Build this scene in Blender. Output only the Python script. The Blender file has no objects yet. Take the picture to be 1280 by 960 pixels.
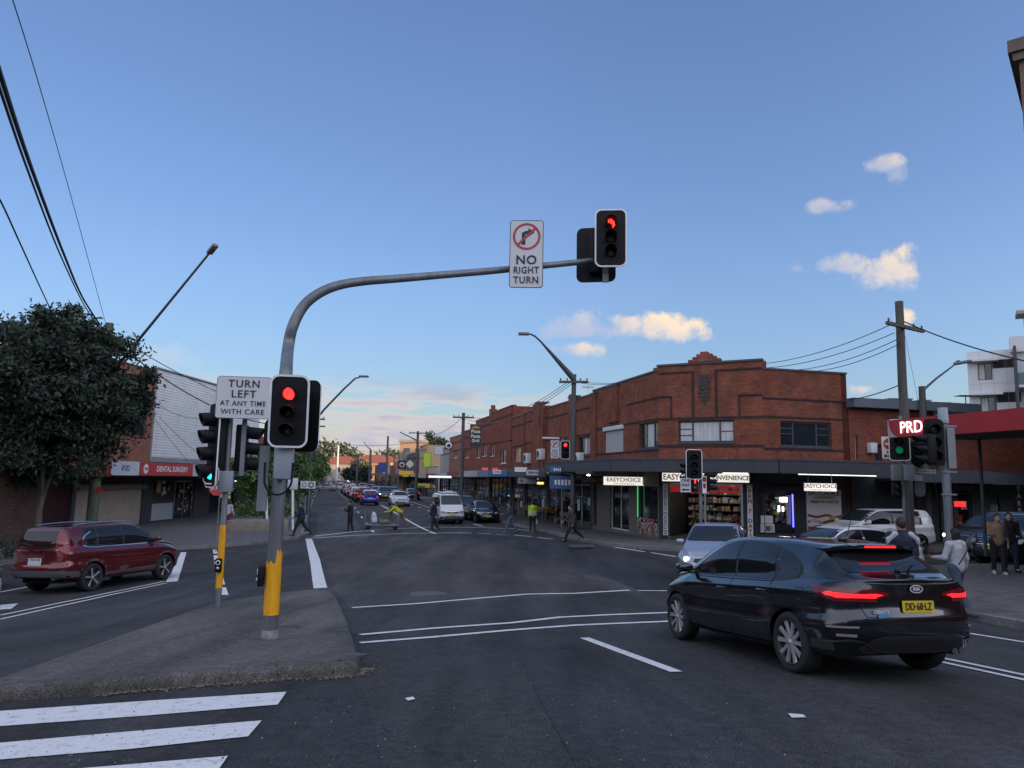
import bpy, bmesh, math, random
import numpy as np
from mathutils import Vector, Matrix
from mathutils.bvhtree import BVHTree
R = math.radians; PI = math.pi
sc = bpy.context.scene; COL = sc.collection
rng = random.Random(7)
# -- camera
FPX = 930.0; PITCH = R(7.3); ROLL = R(1.1); EYE = 1.62
cd = bpy.data.cameras.new('camera'); cam = bpy.data.objects.new('camera', cd); COL.objects.link(cam)
cd.sensor_width = 36; cd.lens = 36 * FPX / 1280; cd.clip_start = .05; cd.clip_end = 9000
_F = Vector((0, math.cos(PITCH), math.sin(PITCH))); _U = Vector((0, -math.sin(PITCH), math.cos(PITCH))); _R = Vector((1, 0, 0))
_R2 = _R * math.cos(ROLL) + _U * math.sin(ROLL); _U2 = -_R * math.sin(ROLL) + _U * math.cos(ROLL)
cam.matrix_world = Matrix(((_R2.x, _U2.x, -_F.x, 0), (_R2.y, _U2.y, -_F.y, 0), (_R2.z, _U2.z, -_F.z, EYE), (0, 0, 0, 1)))
sc.camera = cam
# -- sun, exposure
SUN_EL = 4.4; SUN_AZ = 112.0          # azimuth clockwise from straight ahead (+Y)
sd = bpy.data.lights.new('sun', 'SUN'); sun = bpy.data.objects.new('sun', sd); COL.objects.link(sun)
sd.energy = 2.6; sd.angle = R(.5); sd.color = (1.0, .62, .34)
to_sun = Vector((math.sin(R(SUN_AZ)) * math.cos(R(SUN_EL)), math.cos(R(SUN_AZ)) * math.cos(R(SUN_EL)), math.sin(R(SUN_EL))))
sun.rotation_euler = to_sun.to_track_quat('Z', 'Y').to_euler(); sun.location = (60, -40, 60)
vs = sc.view_settings; vs.view_transform = 'Standard'; vs.look = 'None'; vs.gamma = 1; vs.exposure = 1.5; vs.use_curve_mapping = False
sc.cycles.use_denoising = True
sc.cycles.max_bounces = 6; sc.cycles.diffuse_bounces = 3; sc.cycles.glossy_bounces = 3; sc.cycles.transmission_bounces = 4
sc.cycles.caustics_reflective = False; sc.cycles.caustics_refractive = False; sc.cycles.sample_clamp_indirect = 4

def ray(u, v):
    """world direction through photo pixel (u, v) of 1280x960"""
    return (_F + _R2 * ((u - 640) / FPX) + _U2 * ((480 - v) / FPX))
# -- world: nishita sky with a few sunlit clouds
W = bpy.data.worlds.new('World'); sc.world = W; W.use_nodes = True
nt = W.node_tree; N = nt.nodes; L = nt.links; N.clear()
wo = N.new('ShaderNodeOutputWorld'); bg = N.new('ShaderNodeBackground'); bg.inputs[1].default_value = .12
sky = N.new('ShaderNodeTexSky'); sky.sky_type = 'NISHITA'; sky.sun_disc = False
sky.sun_elevation = R(SUN_EL); sky.sun_rotation = R(SUN_AZ); sky.altitude = 20; sky.air_density = 1.0; sky.dust_density = .6; sky.ozone_density = 2.6
tc = N.new('ShaderNodeTexCoord')
def wn(t, **k):
    n = N.new(t)
    for a, b in k.items(): setattr(n, a, b)
    return n
def wmath(op, a, b=None, clamp=False):
    n = wn('ShaderNodeMath', operation=op, use_clamp=clamp)
    for i, s in enumerate((a, b)):
        if s is None: continue
        if isinstance(s, (int, float)): n.inputs[i].default_value = s
        else: L.new(s, n.inputs[i])
    return n.outputs[0]
def wdot(vec):
    n = wn('ShaderNodeVectorMath', operation='DOT_PRODUCT'); L.new(tc.outputs['Generated'], n.inputs[0]); n.inputs[1].default_value = vec
    return n.outputs['Value']
def wmix(f, a, b):
    n = wn('ShaderNodeMix', data_type='RGBA')
    for s, i in ((f, 0), (a, 6), (b, 7)):
        if isinstance(s, (int, float)): n.inputs[i].default_value = s
        elif isinstance(s, tuple): n.inputs[i].default_value = s
        else: L.new(s, n.inputs[i])
    return n.outputs[2]
SKY_HSV = wn('ShaderNodeHueSaturation'); L.new(sky.outputs[0], SKY_HSV.inputs['Color'])
SKY_HSV.inputs['Saturation'].default_value = .95; SKY_HSV.inputs['Value'].default_value = 1.0
sep0 = wn('ShaderNodeSeparateXYZ'); L.new(tc.outputs['Generated'], sep0.inputs[0])
def wvec(op, a, b):
    n = wn('ShaderNodeVectorMath', operation=op)
    for i, s in enumerate((a, b)):
        if isinstance(s, tuple): n.inputs[i].default_value = s
        else: L.new(s, n.inputs[i])
    return n.outputs[0]
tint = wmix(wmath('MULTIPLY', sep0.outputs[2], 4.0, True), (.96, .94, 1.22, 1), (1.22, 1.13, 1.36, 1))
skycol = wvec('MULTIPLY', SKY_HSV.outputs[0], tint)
lf_ = wmath('SUBTRACT', 1.0, wmath('MULTIPLY', wmath('MULTIPLY', sep0.outputs[0], -1.0, True), .42))
n_ = wn('ShaderNodeVectorMath', operation='SCALE'); L.new(skycol, n_.inputs[0]); L.new(lf_, n_.inputs['Scale']); skycol = n_.outputs[0]
# glow added to the sky behind and above the viewer to lift the shade
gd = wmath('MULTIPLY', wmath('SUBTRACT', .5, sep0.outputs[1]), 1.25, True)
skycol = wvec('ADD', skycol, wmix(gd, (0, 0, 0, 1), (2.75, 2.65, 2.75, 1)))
noise = wn('ShaderNodeTexNoise'); noise.inputs['Scale'].default_value = 26; noise.inputs['Detail'].default_value = 7; noise.inputs['Roughness'].default_value = .62
L.new(tc.outputs['Generated'], noise.inputs['Vector'])
noise2 = wn('ShaderNodeTexNoise'); noise2.inputs['Scale'].default_value = 16; noise2.inputs['Detail'].default_value = 4
L.new(tc.outputs['Generated'], noise2.inputs['Vector'])
# each cloud: direction of its centre, half width and half height (radians), density, brightness
CL = [(822, 409, .060, .019, 1.25, .95), (850, 418, .036, .014, 1.1, 1.0), (785, 402, .03, .009, .8, .8), (730, 402, .030, .019, 1.0, .62), (706, 412, .036, .014, .9, .18), (745, 412, .034, .012, .8, .15), (712, 437, .032, .010, .8, .5), (732, 438, .022, .011, 1.0, .85),
      (1118, 336, .036, .024, 1.15, .95), (1086, 342, .022, .022, .8, .7), (1050, 330, .045, .012, .7, .75), (1102, 205, .026, .010, .75, .7), (1122, 214, .012, .018, .6, .6), (1033, 257, .026, .010, .7, .75), (1128, 358, .02, .008, .4, .6), (1128, 400, .012, .012, 1.3, .95), (1078, 487, .018, .010, 1.0, .9),
      (190, 445, .05, .02, .3, .7)]
last = skycol
sepd = wn('ShaderNodeSeparateXYZ'); L.new(tc.outputs['Generated'], sepd.inputs[0])
for (u, v, a, b, den, br) in CL:
    c = ray(u, v).normalized(); rx = Vector((c.y, -c.x, 0)).normalized(); up = rx.cross(c).normalized()
    front = wmath('GREATER_THAN', wdot(c), .5)
    dx = wmath('DIVIDE', wdot(rx), a); dy = wmath('DIVIDE', wdot(up), b)
    r2 = wmath('ADD', wmath('MULTIPLY', dx, dx), wmath('MULTIPLY', dy, dy))
    body = wmath('SUBTRACT', 1.0, wmath('POWER', r2, .5))
    m = wmath('ADD', wmath('MULTIPLY', body, 1.0), wmath('MULTIPLY', wmath('SUBTRACT', noise.outputs[0], .5), 3.4))
    m = wmath('MULTIPLY', wmath('MULTIPLY', m, 1.5, True), min(1, den * .8), True)
    m = wmath('MULTIPLY', m, wmath('MULTIPLY', wmath('SUBTRACT', 2.0, r2), 1.0, True), True)
    m = wmath('MULTIPLY', m, front)
    lit = wmath('ADD', wmath('MULTIPLY', wmath('ADD', dx, dy), .22), wmath('ADD', wmath('MULTIPLY', noise.outputs[0], .9), br - .85), True)
    col = wmix(lit, (1.45, 1.65, 2.2, 1), (3.35, 2.6, 1.8, 1))
    last = wmix(m, last, col)
# long grey-pink cloud banks low over the far end of the street
elev = sepd.outputs[2]
mp = wn('ShaderNodeMapping'); mp.inputs['Scale'].default_value = (6, 6, 34); L.new(tc.outputs['Generated'], mp.inputs[0])
nb = wn('ShaderNodeTexNoise'); nb.inputs['Scale'].default_value = 1.6; nb.inputs['Detail'].default_value = 6; L.new(mp.outputs[0], nb.inputs['Vector'])
c = ray(450, 560).normalized(); rx = Vector((c.y, -c.x, 0)).normalized()
dx = wmath('DIVIDE', wdot(rx), .42); g1 = wmath('SUBTRACT', 1.0, wmath('MULTIPLY', dx, dx), True)
de = wmath('DIVIDE', wmath('SUBTRACT', elev, .045), .085); g2 = wmath('SUBTRACT', 1.0, wmath('MULTIPLY', de, de), True)
bm = wmath('MULTIPLY', wmath('MULTIPLY', g1, wmath('MULTIPLY', g2, 1.6, True)), wmath('MULTIPLY', wmath('SUBTRACT', nb.outputs[0], .41), 7.0, True))
bm = wmath('MULTIPLY', wmath('MULTIPLY', bm, wmath('GREATER_THAN', wdot(c), .2)), 1.15, True)
bcol = wmix(wmath('MULTIPLY', wmath('SUBTRACT', nb.outputs[0], .45), 5.0, True), (2.3, 2.0, 1.95, 1), (1.35, 1.45, 1.75, 1))
last = wmix(bm, last, bcol)
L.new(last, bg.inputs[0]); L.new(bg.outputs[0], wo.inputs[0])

# -- ground height (thin plate spline through surveyed heights, camera eye = 0)
SURV = [(0,0,-1.62),(0,4,-1.66),(2.9,7.6,-1.90),(2.2,10.1,-2.10),(4.5,9.5,-2.03),(-3.3,10.8,-2.3),(-6,5,-2.05),(8,15,-2.40),(13,20,-2.45),(7,32,-2.62),(12,33,-2.6),(25,33,-2.5),(25,20,-2.3),
        (-12,20,-3.1),(-9,24,-3.05),(-8,43,-3.1),(-3,38,-2.95),(-3,50,-3.0),(-13,65,-2.85),(-20,100,-2.85),(-35,150,-2.9),(-45,185,-2.5),(-60,230,-1.2),(-80,300,1.2),(-120,430,4),
        (-22,44,-3.1),(-35,35,-3.3),(-30,15,-3.3),(20,-20,-1.3),(-25,-20,-2.2),(60,30,-2.2),(60,150,-2),(-90,100,-3),(-100,0,-3),(60,-60,-1),(-60,-80,-2),(10,120,-2.8),(100,300,3),(-250,300,4),(-300,600,16),(100,600,14),(-200,-200,-2),(200,-200,-1),(300,100,0),(-300,50,-3)]
_P = np.array([(a, b) for a, b, c in SURV], float); _Z = np.array([c + EYE for a, b, c in SURV])
def _k(d2): return np.where(d2 > 1e-9, .5 * d2 * np.log(np.maximum(d2, 1e-9)), 0.)
_n = len(_P); _K = _k(((_P[:, None] - _P[None]) ** 2).sum(-1)) + np.eye(_n) * 1.0; _Q = np.c_[np.ones(_n), _P]
_A = np.block([[_K, _Q], [_Q.T, np.zeros((3, 3))]]); _w = np.linalg.solve(_A, np.r_[_Z, 0, 0, 0])
def gnp(xy):
    xy = np.asarray(xy, float); d2 = ((xy[:, None] - _P[None]) ** 2).sum(-1)
    return _k(d2) @ _w[:_n] + _w[_n] + xy @ _w[_n + 1:]
def g(x, y): return float(gnp([(x, y)])[0])
def G(u, v, off=0.0):
    """where the photo's ray (u, v) meets the ground"""
    d = ray(u, v); t = np.linspace(2, 320, 1600)
    P = np.c_[t * d.x, t * d.y]; h = EYE + t * d.z - gnp(P) - off
    i = np.where(h < 0)[0]
    if len(i) == 0: i = [len(t) - 1]
    i = max(1, i[0]); a = h[i - 1] / (h[i - 1] - h[i] + 1e-12); tt = t[i - 1] + a * (t[i] - t[i - 1])
    return Vector((d.x * tt, d.y * tt, EYE + d.z * tt))
def D(u, v, Y):
    """the point on the photo's ray (u, v) at distance Y ahead"""
    d = ray(u, v); return Vector((d.x * Y / d.y, Y, EYE + d.z * Y / d.y))
def onwall(u, v, p, d2):
    """ray meets the upright plane through p along direction d2"""
    n = Vector((-d2.y, d2.x, 0)); d = ray(u, v); t = (Vector(p) - Vector((0, 0, EYE))).dot(n) / d.dot(n)
    return Vector((d.x * t, d.y * t, EYE + d.z * t))
def az(a): return Vector((math.sin(R(a)), math.cos(R(a)), 0))
def rotz_of(a): return -R(a)        # local +Y points to azimuth a

# -- materials
MATS = {}
def mat(name, col, rough=.6, metal=0., var=.0, scale=6., bump=0., coat=0., emis=0., ecol=None, spec=None, streak=False, var2=0.):
    if name in MATS: return MATS[name]
    m = bpy.data.materials.new(name); m.use_nodes = True; MATS[name] = m
    t = m.node_tree; b = t.nodes['Principled BSDF']
    b.inputs['Base Color'].default_value = (*col, 1); b.inputs['Roughness'].default_value = rough; b.inputs['Metallic'].default_value = metal
    b.inputs['Coat Weight'].default_value = coat; b.inputs['Coat Roughness'].default_value = .03
    if spec is not None: b.inputs['Specular IOR Level'].default_value = spec
    if emis: b.inputs['Emission Color'].default_value = (*(ecol or col), 1); b.inputs['Emission Strength'].default_value = emis
    if var or bump:
        tx = t.nodes.new('ShaderNodeTexCoord'); mp = t.nodes.new('ShaderNodeMapping'); t.links.new(tx.outputs['Object'], mp.inputs[0])
        if streak: mp.inputs['Scale'].default_value = (1, 1, .12)
        n = t.nodes.new('ShaderNodeTexNoise'); n.inputs['Scale'].default_value = scale; n.inputs['Detail'].default_value = 8; n.inputs['Roughness'].default_value = .65
        t.links.new(mp.outputs[0], n.inputs['Vector'])
        if var:
            r = t.nodes.new('ShaderNodeMapRange'); r.inputs[1].default_value = .3; r.inputs[2].default_value = .7; r.inputs[3].default_value = 1 - var; r.inputs[4].default_value = 1 + var
            t.links.new(n.outputs[0], r.inputs[0])
            out = r.outputs[0]
            if var2:
                n2 = t.nodes.new('ShaderNodeTexNoise'); n2.inputs['Scale'].default_value = scale / 14; n2.inputs['Detail'].default_value = 4; t.links.new(tx.outputs['Object'], n2.inputs['Vector'])
                r2 = t.nodes.new('ShaderNodeMapRange'); r2.inputs[1].default_value = .3; r2.inputs[2].default_value = .7; r2.inputs[3].default_value = 1 - var2; r2.inputs[4].default_value = 1 + var2
                t.links.new(n2.outputs[0], r2.inputs[0]); mu = t.nodes.new('ShaderNodeMath'); mu.operation = 'MULTIPLY'; t.links.new(out, mu.inputs[0]); t.links.new(r2.outputs[0], mu.inputs[1]); out = mu.outputs[0]
            h = t.nodes.new('ShaderNodeVectorMath'); h.operation = 'SCALE'; h.inputs[0].default_value = col; t.links.new(out, h.inputs['Scale'])
            t.links.new(h.outputs[0], b.inputs['Base Color'])
        if bump:
            bp = t.nodes.new('ShaderNodeBump'); bp.inputs['Strength'].default_value = bump; bp.inputs['Distance'].default_value = .02
            t.links.new(n.outputs[0], bp.inputs['Height']); t.links.new(bp.outputs[0], b.inputs['Normal'])
    return m
def brick_mat(name, c1, c2, mortar, bw=.24, bh=.086, msize=.008, streaky=.18, vscale=1.2):
    if name in MATS: return MATS[name]
    m = bpy.data.materials.new(name); m.use_nodes = True; MATS[name] = m
    t = m.node_tree; b = t.nodes['Principled BSDF']; b.inputs['Roughness'].default_value = .85; b.inputs['Specular IOR Level'].default_value = .2
    tx = t.nodes.new('ShaderNodeTexCoord'); sp = t.nodes.new('ShaderNodeSeparateXYZ'); t.links.new(tx.outputs['Object'], sp.inputs[0])
    ad = t.nodes.new('ShaderNodeMath'); ad.operation = 'ADD'; t.links.new(sp.outputs[0], ad.inputs[0]); t.links.new(sp.outputs[1], ad.inputs[1])
    cb = t.nodes.new('ShaderNodeCombineXYZ'); t.links.new(ad.outputs[0], cb.inputs[0]); t.links.new(sp.outputs[2], cb.inputs[1])
    br = t.nodes.new('ShaderNodeTexBrick'); t.links.new(cb.outputs[0], br.inputs['Vector'])
    br.inputs['Color1'].default_value = (*c1, 1); br.inputs['Color2'].default_value = (*c2, 1); br.inputs['Mortar'].default_value = (*mortar, 1)
    br.inputs['Scale'].default_value = 1; br.inputs['Mortar Size'].default_value = msize; br.inputs['Brick Width'].default_value = bw; br.inputs['Row Height'].default_value = bh; br.inputs['Bias'].default_value = .1
    n = t.nodes.new('ShaderNodeTexNoise'); n.inputs['Scale'].default_value = vscale; n.inputs['Detail'].default_value = 8; n.inputs['Roughness'].default_value = .7; t.links.new(tx.outputs['Object'], n.inputs['Vector'])
    r = t.nodes.new('ShaderNodeMapRange'); r.inputs[1].default_value = .3; r.inputs[2].default_value = .7; r.inputs[3].default_value = 1 - streaky * 1.5; r.inputs[4].default_value = 1 + streaky * 1.5; t.links.new(n.outputs[0], r.inputs[0])
    v = t.nodes.new('ShaderNodeVectorMath'); v.operation = 'SCALE'; t.links.new(br.outputs[0], v.inputs[0]); t.links.new(r.outputs[0], v.inputs['Scale']); t.links.new(v.outputs[0], b.inputs['Base Color'])
    bp = t.nodes.new('ShaderNodeBump'); bp.inputs['Strength'].default_value = .5; bp.inputs['Distance'].default_value = .008; bp.invert = True; t.links.new(br.outputs['Fac'], bp.inputs['Height']); t.links.new(bp.outputs[0], b.inputs['Normal'])
    return m
# -- mesh builder
class MB:
    def __init__(s): s.v = []; s.f = []; s.m = []; s.sm = []
    def add(s, vs, fs, mi=0, smooth=False):
        o = len(s.v); s.v += [tuple(v) for v in vs]; s.f += [tuple(i + o for i in f) for f in fs]; s.m += [mi] * len(fs); s.sm += [smooth] * len(fs); return s
    def box(s, x0, x1, y0, y1, z0, z1, mi=0, M=None):
        vs = [Vector(p) for p in ((x0,y0,z0),(x1,y0,z0),(x1,y1,z0),(x0,y1,z0),(x0,y0,z1),(x1,y0,z1),(x1,y1,z1),(x0,y1,z1))]
        if M is not None: vs = [M @ v for v in vs]
        return s.add(vs, [(0,3,2,1),(4,5,6,7),(0,1,5,4),(1,2,6,5),(2,3,7,6),(3,0,4,7)], mi)
    def bbox(s, x0, x1, y0, y1, z0, z1, bv=.01, mi=0, M=None, seg=2):
        b = bmesh.new(); bmesh.ops.create_cube(b, size=1)
        for v in b.verts: v.co = Vector(((x0 + x1) / 2 + v.co.x * (x1 - x0), (y0 + y1) / 2 + v.co.y * (y1 - y0), (z0 + z1) / 2 + v.co.z * (z1 - z0)))
        bmesh.ops.bevel(b, geom=b.edges[:] + b.verts[:], offset=bv, segments=seg, affect='EDGES', profile=.5, clamp_overlap=True)
        b.verts.index_update(); vs = [v.co.copy() for v in b.verts]; fs = [[v.index for v in f.verts] for f in b.faces]; b.free()
        if M is not None: vs = [M @ v for v in vs]
        return s.add(vs, fs, mi, seg > 1)
    def tube(s, pts, rad, n=10, mi=0, caps=True, smooth=True):
        pts = [Vector(p) for p in pts]; k = len(pts); rs = rad if isinstance(rad, (list, tuple)) else [rad] * k
        T = [(pts[min(i + 1, k - 1)] - pts[max(i - 1, 0)]).normalized() for i in range(k)]
        up = Vector((0, 0, 1)) if abs(T[0].z) < .9 else Vector((1, 0, 0)); a = T[0].cross(up).normalized(); vs = []
        for i in range(k):
            a = (a - T[i] * a.dot(T[i])).normalized(); b = T[i].cross(a)
            vs += [pts[i] + (a * math.cos(2 * PI * j / n) + b * math.sin(2 * PI * j / n)) * rs[i] for j in range(n)]
        fs = [(i * n + j, i * n + (j + 1) % n, (i + 1) * n + (j + 1) % n, (i + 1) * n + j) for i in range(k - 1) for j in range(n)]
        s.add(vs, fs, mi, smooth)
        if caps: s.add(vs[:n], [tuple(range(n))[::-1]], mi); s.add(vs[-n:], [tuple(range(n))], mi)
        return s
    def lathe(s, prof, n=24, mi=0, M=None, smooth=True, axis='Z'):
        vs = []
        for (r, z) in prof:
            for j in range(n):
                c, q = r * math.cos(2 * PI * j / n), r * math.sin(2 * PI * j / n)
                vs.append(Vector((c, q, z)) if axis == 'Z' else Vector((c, z, q)) if axis == 'Y' else Vector((z, c, q)))
        if M is not None: vs = [M @ v for v in vs]
        k = len(prof); fs = [(i * n + j, i * n + (j + 1) % n, (i + 1) * n + (j + 1) % n, (i + 1) * n + j) for i in range(k - 1) for j in range(n)]
        return s.add(vs, fs, mi, smooth)
    def prism(s, poly, z0, z1, mi=0, M=None):
        k = len(poly); vs = [Vector((p[0], p[1], z0)) for p in poly] + [Vector((p[0], p[1], z1)) for p in poly]
        if M is not None: vs = [M @ v for v in vs]
        return s.add(vs, [tuple(range(k))[::-1], tuple(range(k, 2 * k))] + [(i, (i + 1) % k, k + (i + 1) % k, k + i) for i in range(k)], mi)
    def build(s, name, mats, parent=None, loc=None, rotz=None, M=None):
        me = bpy.data.meshes.new(name); me.from_pydata(s.v, [], s.f); me.update()
        if not isinstance(mats, (list, tuple)): mats = [mats]
        for m in mats: me.materials.append(m)
        me.polygons.foreach_set('material_index', s.m); me.polygons.foreach_set('use_smooth', s.sm)
        bm = bmesh.new(); bm.from_mesh(me); bmesh.ops.recalc_face_normals(bm, faces=bm.faces[:]); bm.to_mesh(me); bm.free()
        return link(name, me, parent, loc, rotz, M)
def link(name, me, parent=None, loc=None, rotz=None, M=None):
    o = bpy.data.objects.new(name, me); COL.objects.link(o)
    if parent is not None: o.parent = parent
    if M is not None: o.matrix_basis = M
    if loc is not None: o.location = loc
    if rotz is not None: o.rotation_euler = (0, 0, rotz)
    return o
def tag(o, label=None, cat=None, group=None, kind=None):
    if label: o['label'] = label
    if cat: o['category'] = cat
    if group: o['group'] = group
    if kind: o['kind'] = kind
    return o
def thing(name, label, cat, loc=(0, 0, 0), rotz=0, group=None):
    o = bpy.data.objects.new(name, None); COL.objects.link(o); o.location = loc; o.rotation_euler = (0, 0, rotz); o.empty_display_size = .2
    return tag(o, label, cat, group)
def kids(o): return [c for c in bpy.data.objects if c.parent == o]
def dup(root, loc, rotz, label=None, group=None, repaint=None):
    r = root.copy(); COL.objects.link(r); r.location = loc; r.rotation_euler = (root.rotation_euler[0], root.rotation_euler[1], rotz)
    if label: r['label'] = label
    if group: r['group'] = group
    for ch in kids(root):
        c = ch.copy(); COL.objects.link(c); c.parent = r
        if repaint and c.data and c.name.startswith('body'):
            c.data = c.data.copy(); c.data.materials[0] = repaint
        for gg in kids(ch):
            d = gg.copy(); COL.objects.link(d); d.parent = c
    return r
def rounded(w, h, r, n=5, cx=0, cy=0):
    p = []
    for (sx, sy, a0) in ((1, 1, 0), (-1, 1, 90), (-1, -1, 180), (1, -1, 270)):
        for i in range(n + 1):
            a = R(a0 + 90 * i / n); p.append((cx + sx * (w / 2 - r) + r * math.cos(a), cy + sy * (h / 2 - r) + r * math.sin(a)))
    return p
def text_mb(mb, s, size, mi=0, M=None, thick=.003, bold=.0, sx=1.0, align='CENTER', space=1.0):
    """adds lettering, lying in local XY facing +Z, transformed by M"""
    cu = bpy.data.curves.new('lettering', 'FONT'); cu.body = s; cu.size = size; cu.extrude = thick; cu.offset = bold; cu.align_x = align; cu.align_y = 'CENTER'; cu.resolution_u = 3; cu.space_character = space; cu.space_line = .8
    o = bpy.data.objects.new('lettering', cu); COL.objects.link(o); dg = bpy.context.evaluated_depsgraph_get(); me = o.evaluated_get(dg).to_mesh()
    vs = [Vector((v.co.x * sx, v.co.y, v.co.z)) for v in me.vertices]; fs = [tuple(p.vertices) for p in me.polygons]
    if M is not None: vs = [M @ v for v in vs]
    o.evaluated_get(dg).to_mesh_clear(); bpy.data.objects.remove(o); bpy.data.curves.remove(cu)
    return mb.add(vs, fs, mi)
UP = Matrix.Rotation(PI / 2, 4, 'X')     # XY lettering -> upright in XZ facing -Y
def T(x, y, z): return Matrix.Translation((x, y, z))
def draped(polys, off, name, m, thick=0., step=1.0, parent=None, side=None):
    """polygons laid over the ground; thick > 0 gives them a kerb face down to the ground"""
    bm = bmesh.new()
    for poly in polys:
        vs = [bm.verts.new((p[0], p[1], 0)) for p in poly]; bm.faces.new(vs)
    xs = [v.co.x for v in bm.verts]; ys = [v.co.y for v in bm.verts]
    for ax, lo, hi in ((0, min(xs), max(xs)), (1, min(ys), max(ys))):
        k = math.floor(lo / step) + 1
        while k * step < hi:
            co = Vector((k * step, 0, 0)) if ax == 0 else Vector((0, k * step, 0)); no = Vector((1, 0, 0)) if ax == 0 else Vector((0, 1, 0))
            bmesh.ops.bisect_plane(bm, geom=bm.verts[:] + bm.edges[:] + bm.faces[:], plane_co=co, plane_no=no, dist=1e-5); k += 1
    for f in bm.faces:
        if f.normal.z < 0: f.normal_flip()
    if thick:
        ret = bmesh.ops.extrude_face_region(bm, geom=bm.faces[:]); top = [e for e in ret['geom'] if isinstance(e, bmesh.types.BMVert)]
        tops = set(top); z = gnp([(v.co.x, v.co.y) for v in bm.verts])
        for v, zz in zip(bm.verts, z): v.co.z = zz + (off if v in tops else off - thick)
        bmesh.ops.recalc_face_normals(bm, faces=bm.faces[:])
    else:
        z = gnp([(v.co.x, v.co.y) for v in bm.verts])
        for v, zz in zip(bm.verts, z): v.co.z = zz + off
    me = bpy.data.meshes.new(name); bm.to_mesh(me); bm.free(); me.materials.append(m)
    return link(name, me, parent)
def offset_poly(p0, p1, w):
    d = (Vector(p1) - Vector(p0)); d.z = 0; d.normalize(); n = Vector((-d.y, d.x, 0)) * w / 2
    a, b = Vector(p0), Vector(p1); return [a - n, b - n, b + n, a + n]
# -- street frame: a runs up the main street, b runs to its right
AX = az(-14); BX = az(76)
def S(a, b, off=0.0):
    p = AX * a + BX * b; p.z = g(p.x, p.y) + off; return p
def asphalt(name, c, sc_=1.0):
    m = mat(name, c, .82, var=.35, scale=90, bump=.5, var2=.22)
    return m
def rich_asphalt(name, c):
    m = bpy.data.materials.new(name); m.use_nodes = True; t = m.node_tree; b = t.nodes['Principled BSDF']; b.inputs['Specular IOR Level'].default_value = .22
    tx = t.nodes.new('ShaderNodeTexCoord')
    def nz(s, d, sc3=None, r=.6):
        n = t.nodes.new('ShaderNodeTexNoise'); n.inputs['Scale'].default_value = s; n.inputs['Detail'].default_value = d; n.inputs['Roughness'].default_value = r
        if sc3:
            mp = t.nodes.new('ShaderNodeMapping'); mp.inputs['Scale'].default_value = sc3; mp.inputs['Rotation'].default_value = (0, 0, R(-14)); t.links.new(tx.outputs['Object'], mp.inputs[0]); t.links.new(mp.outputs[0], n.inputs[0])
        else: t.links.new(tx.outputs['Object'], n.inputs[0])
        return n.outputs[0]
    def rg(s, lo, hi, a=.3, b_=.7):
        r = t.nodes.new('ShaderNodeMapRange'); r.inputs[1].default_value = a; r.inputs[2].default_value = b_; r.inputs[3].default_value = lo; r.inputs[4].default_value = hi; t.links.new(s, r.inputs[0]); return r.outputs[0]
    def mu(a, b_, op='MULTIPLY'):
        x = t.nodes.new('ShaderNodeMath'); x.operation = op; t.links.new(a, x.inputs[0]); t.links.new(b_, x.inputs[1]); return x.outputs[0]
    vo = t.nodes.new('ShaderNodeTexVoronoi'); vo.inputs['Scale'].default_value = 75; t.links.new(tx.outputs['Object'], vo.inputs[0])
    stones = rg(vo.outputs['Distance'], 1.7, .45, 0, .9)
    f = mu(mu(mu(rg(nz(140, 3), .45, 1.7), stones), rg(nz(1.1, 8, (1, .12, 1)), .58, 1.42)), mu(rg(nz(.22, 6), .78, 1.22), rg(nz(9, 6), .74, 1.28)))
    cr = t.nodes.new('ShaderNodeTexVoronoi'); cr.feature = 'DISTANCE_TO_EDGE'; cr.inputs['Scale'].default_value = .17
    ns = t.nodes.new('ShaderNodeTexNoise'); ns.inputs['Scale'].default_value = 2.2; ns.inputs['Detail'].default_value = 5; t.links.new(tx.outputs['Object'], ns.inputs[0])
    ad = t.nodes.new('ShaderNodeVectorMath'); ad.operation = 'MULTIPLY_ADD'; t.links.new(ns.outputs['Color'], ad.inputs[0]); ad.inputs[1].default_value = (.9, .9, 0); t.links.new(tx.outputs['Object'], ad.inputs[2]); t.links.new(ad.outputs[0], cr.inputs[0])
    f = mu(f, rg(cr.outputs['Distance'], .62, 1.0, .0, .005))
    v = t.nodes.new('ShaderNodeVectorMath'); v.operation = 'SCALE'; v.inputs[0].default_value = c; t.links.new(f, v.inputs['Scale']); t.links.new(v.outputs[0], b.inputs['Base Color'])
    ro = rg(nz(.6, 5), .72, .92); t.links.new(ro, b.inputs['Roughness'])
    bp = t.nodes.new('ShaderNodeBump'); bp.inputs['Strength'].default_value = .6; bp.inputs['Distance'].default_value = .006; t.links.new(vo.outputs['Distance'], bp.inputs['Height']); t.links.new(bp.outputs[0], b.inputs['Normal'])
    return m
A_ROAD = rich_asphalt('asphalt', (.045,.045,.045)); A_OLD = rich_asphalt('old_asphalt', (.058,.054,.050)); A_NEW = rich_asphalt('new_asphalt', (.038,.038,.040))
A_ISL = rich_asphalt('island_asphalt', (.098,.091,.082))
PAVE = mat('paving', (.115,.11,.105), .8, var=.25, scale=40, bump=.3, var2=.3)
KERB = mat('kerb_concrete', (.17, .165, .155), .85, var=.3, scale=12, bump=.4, var2=.3)
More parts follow.
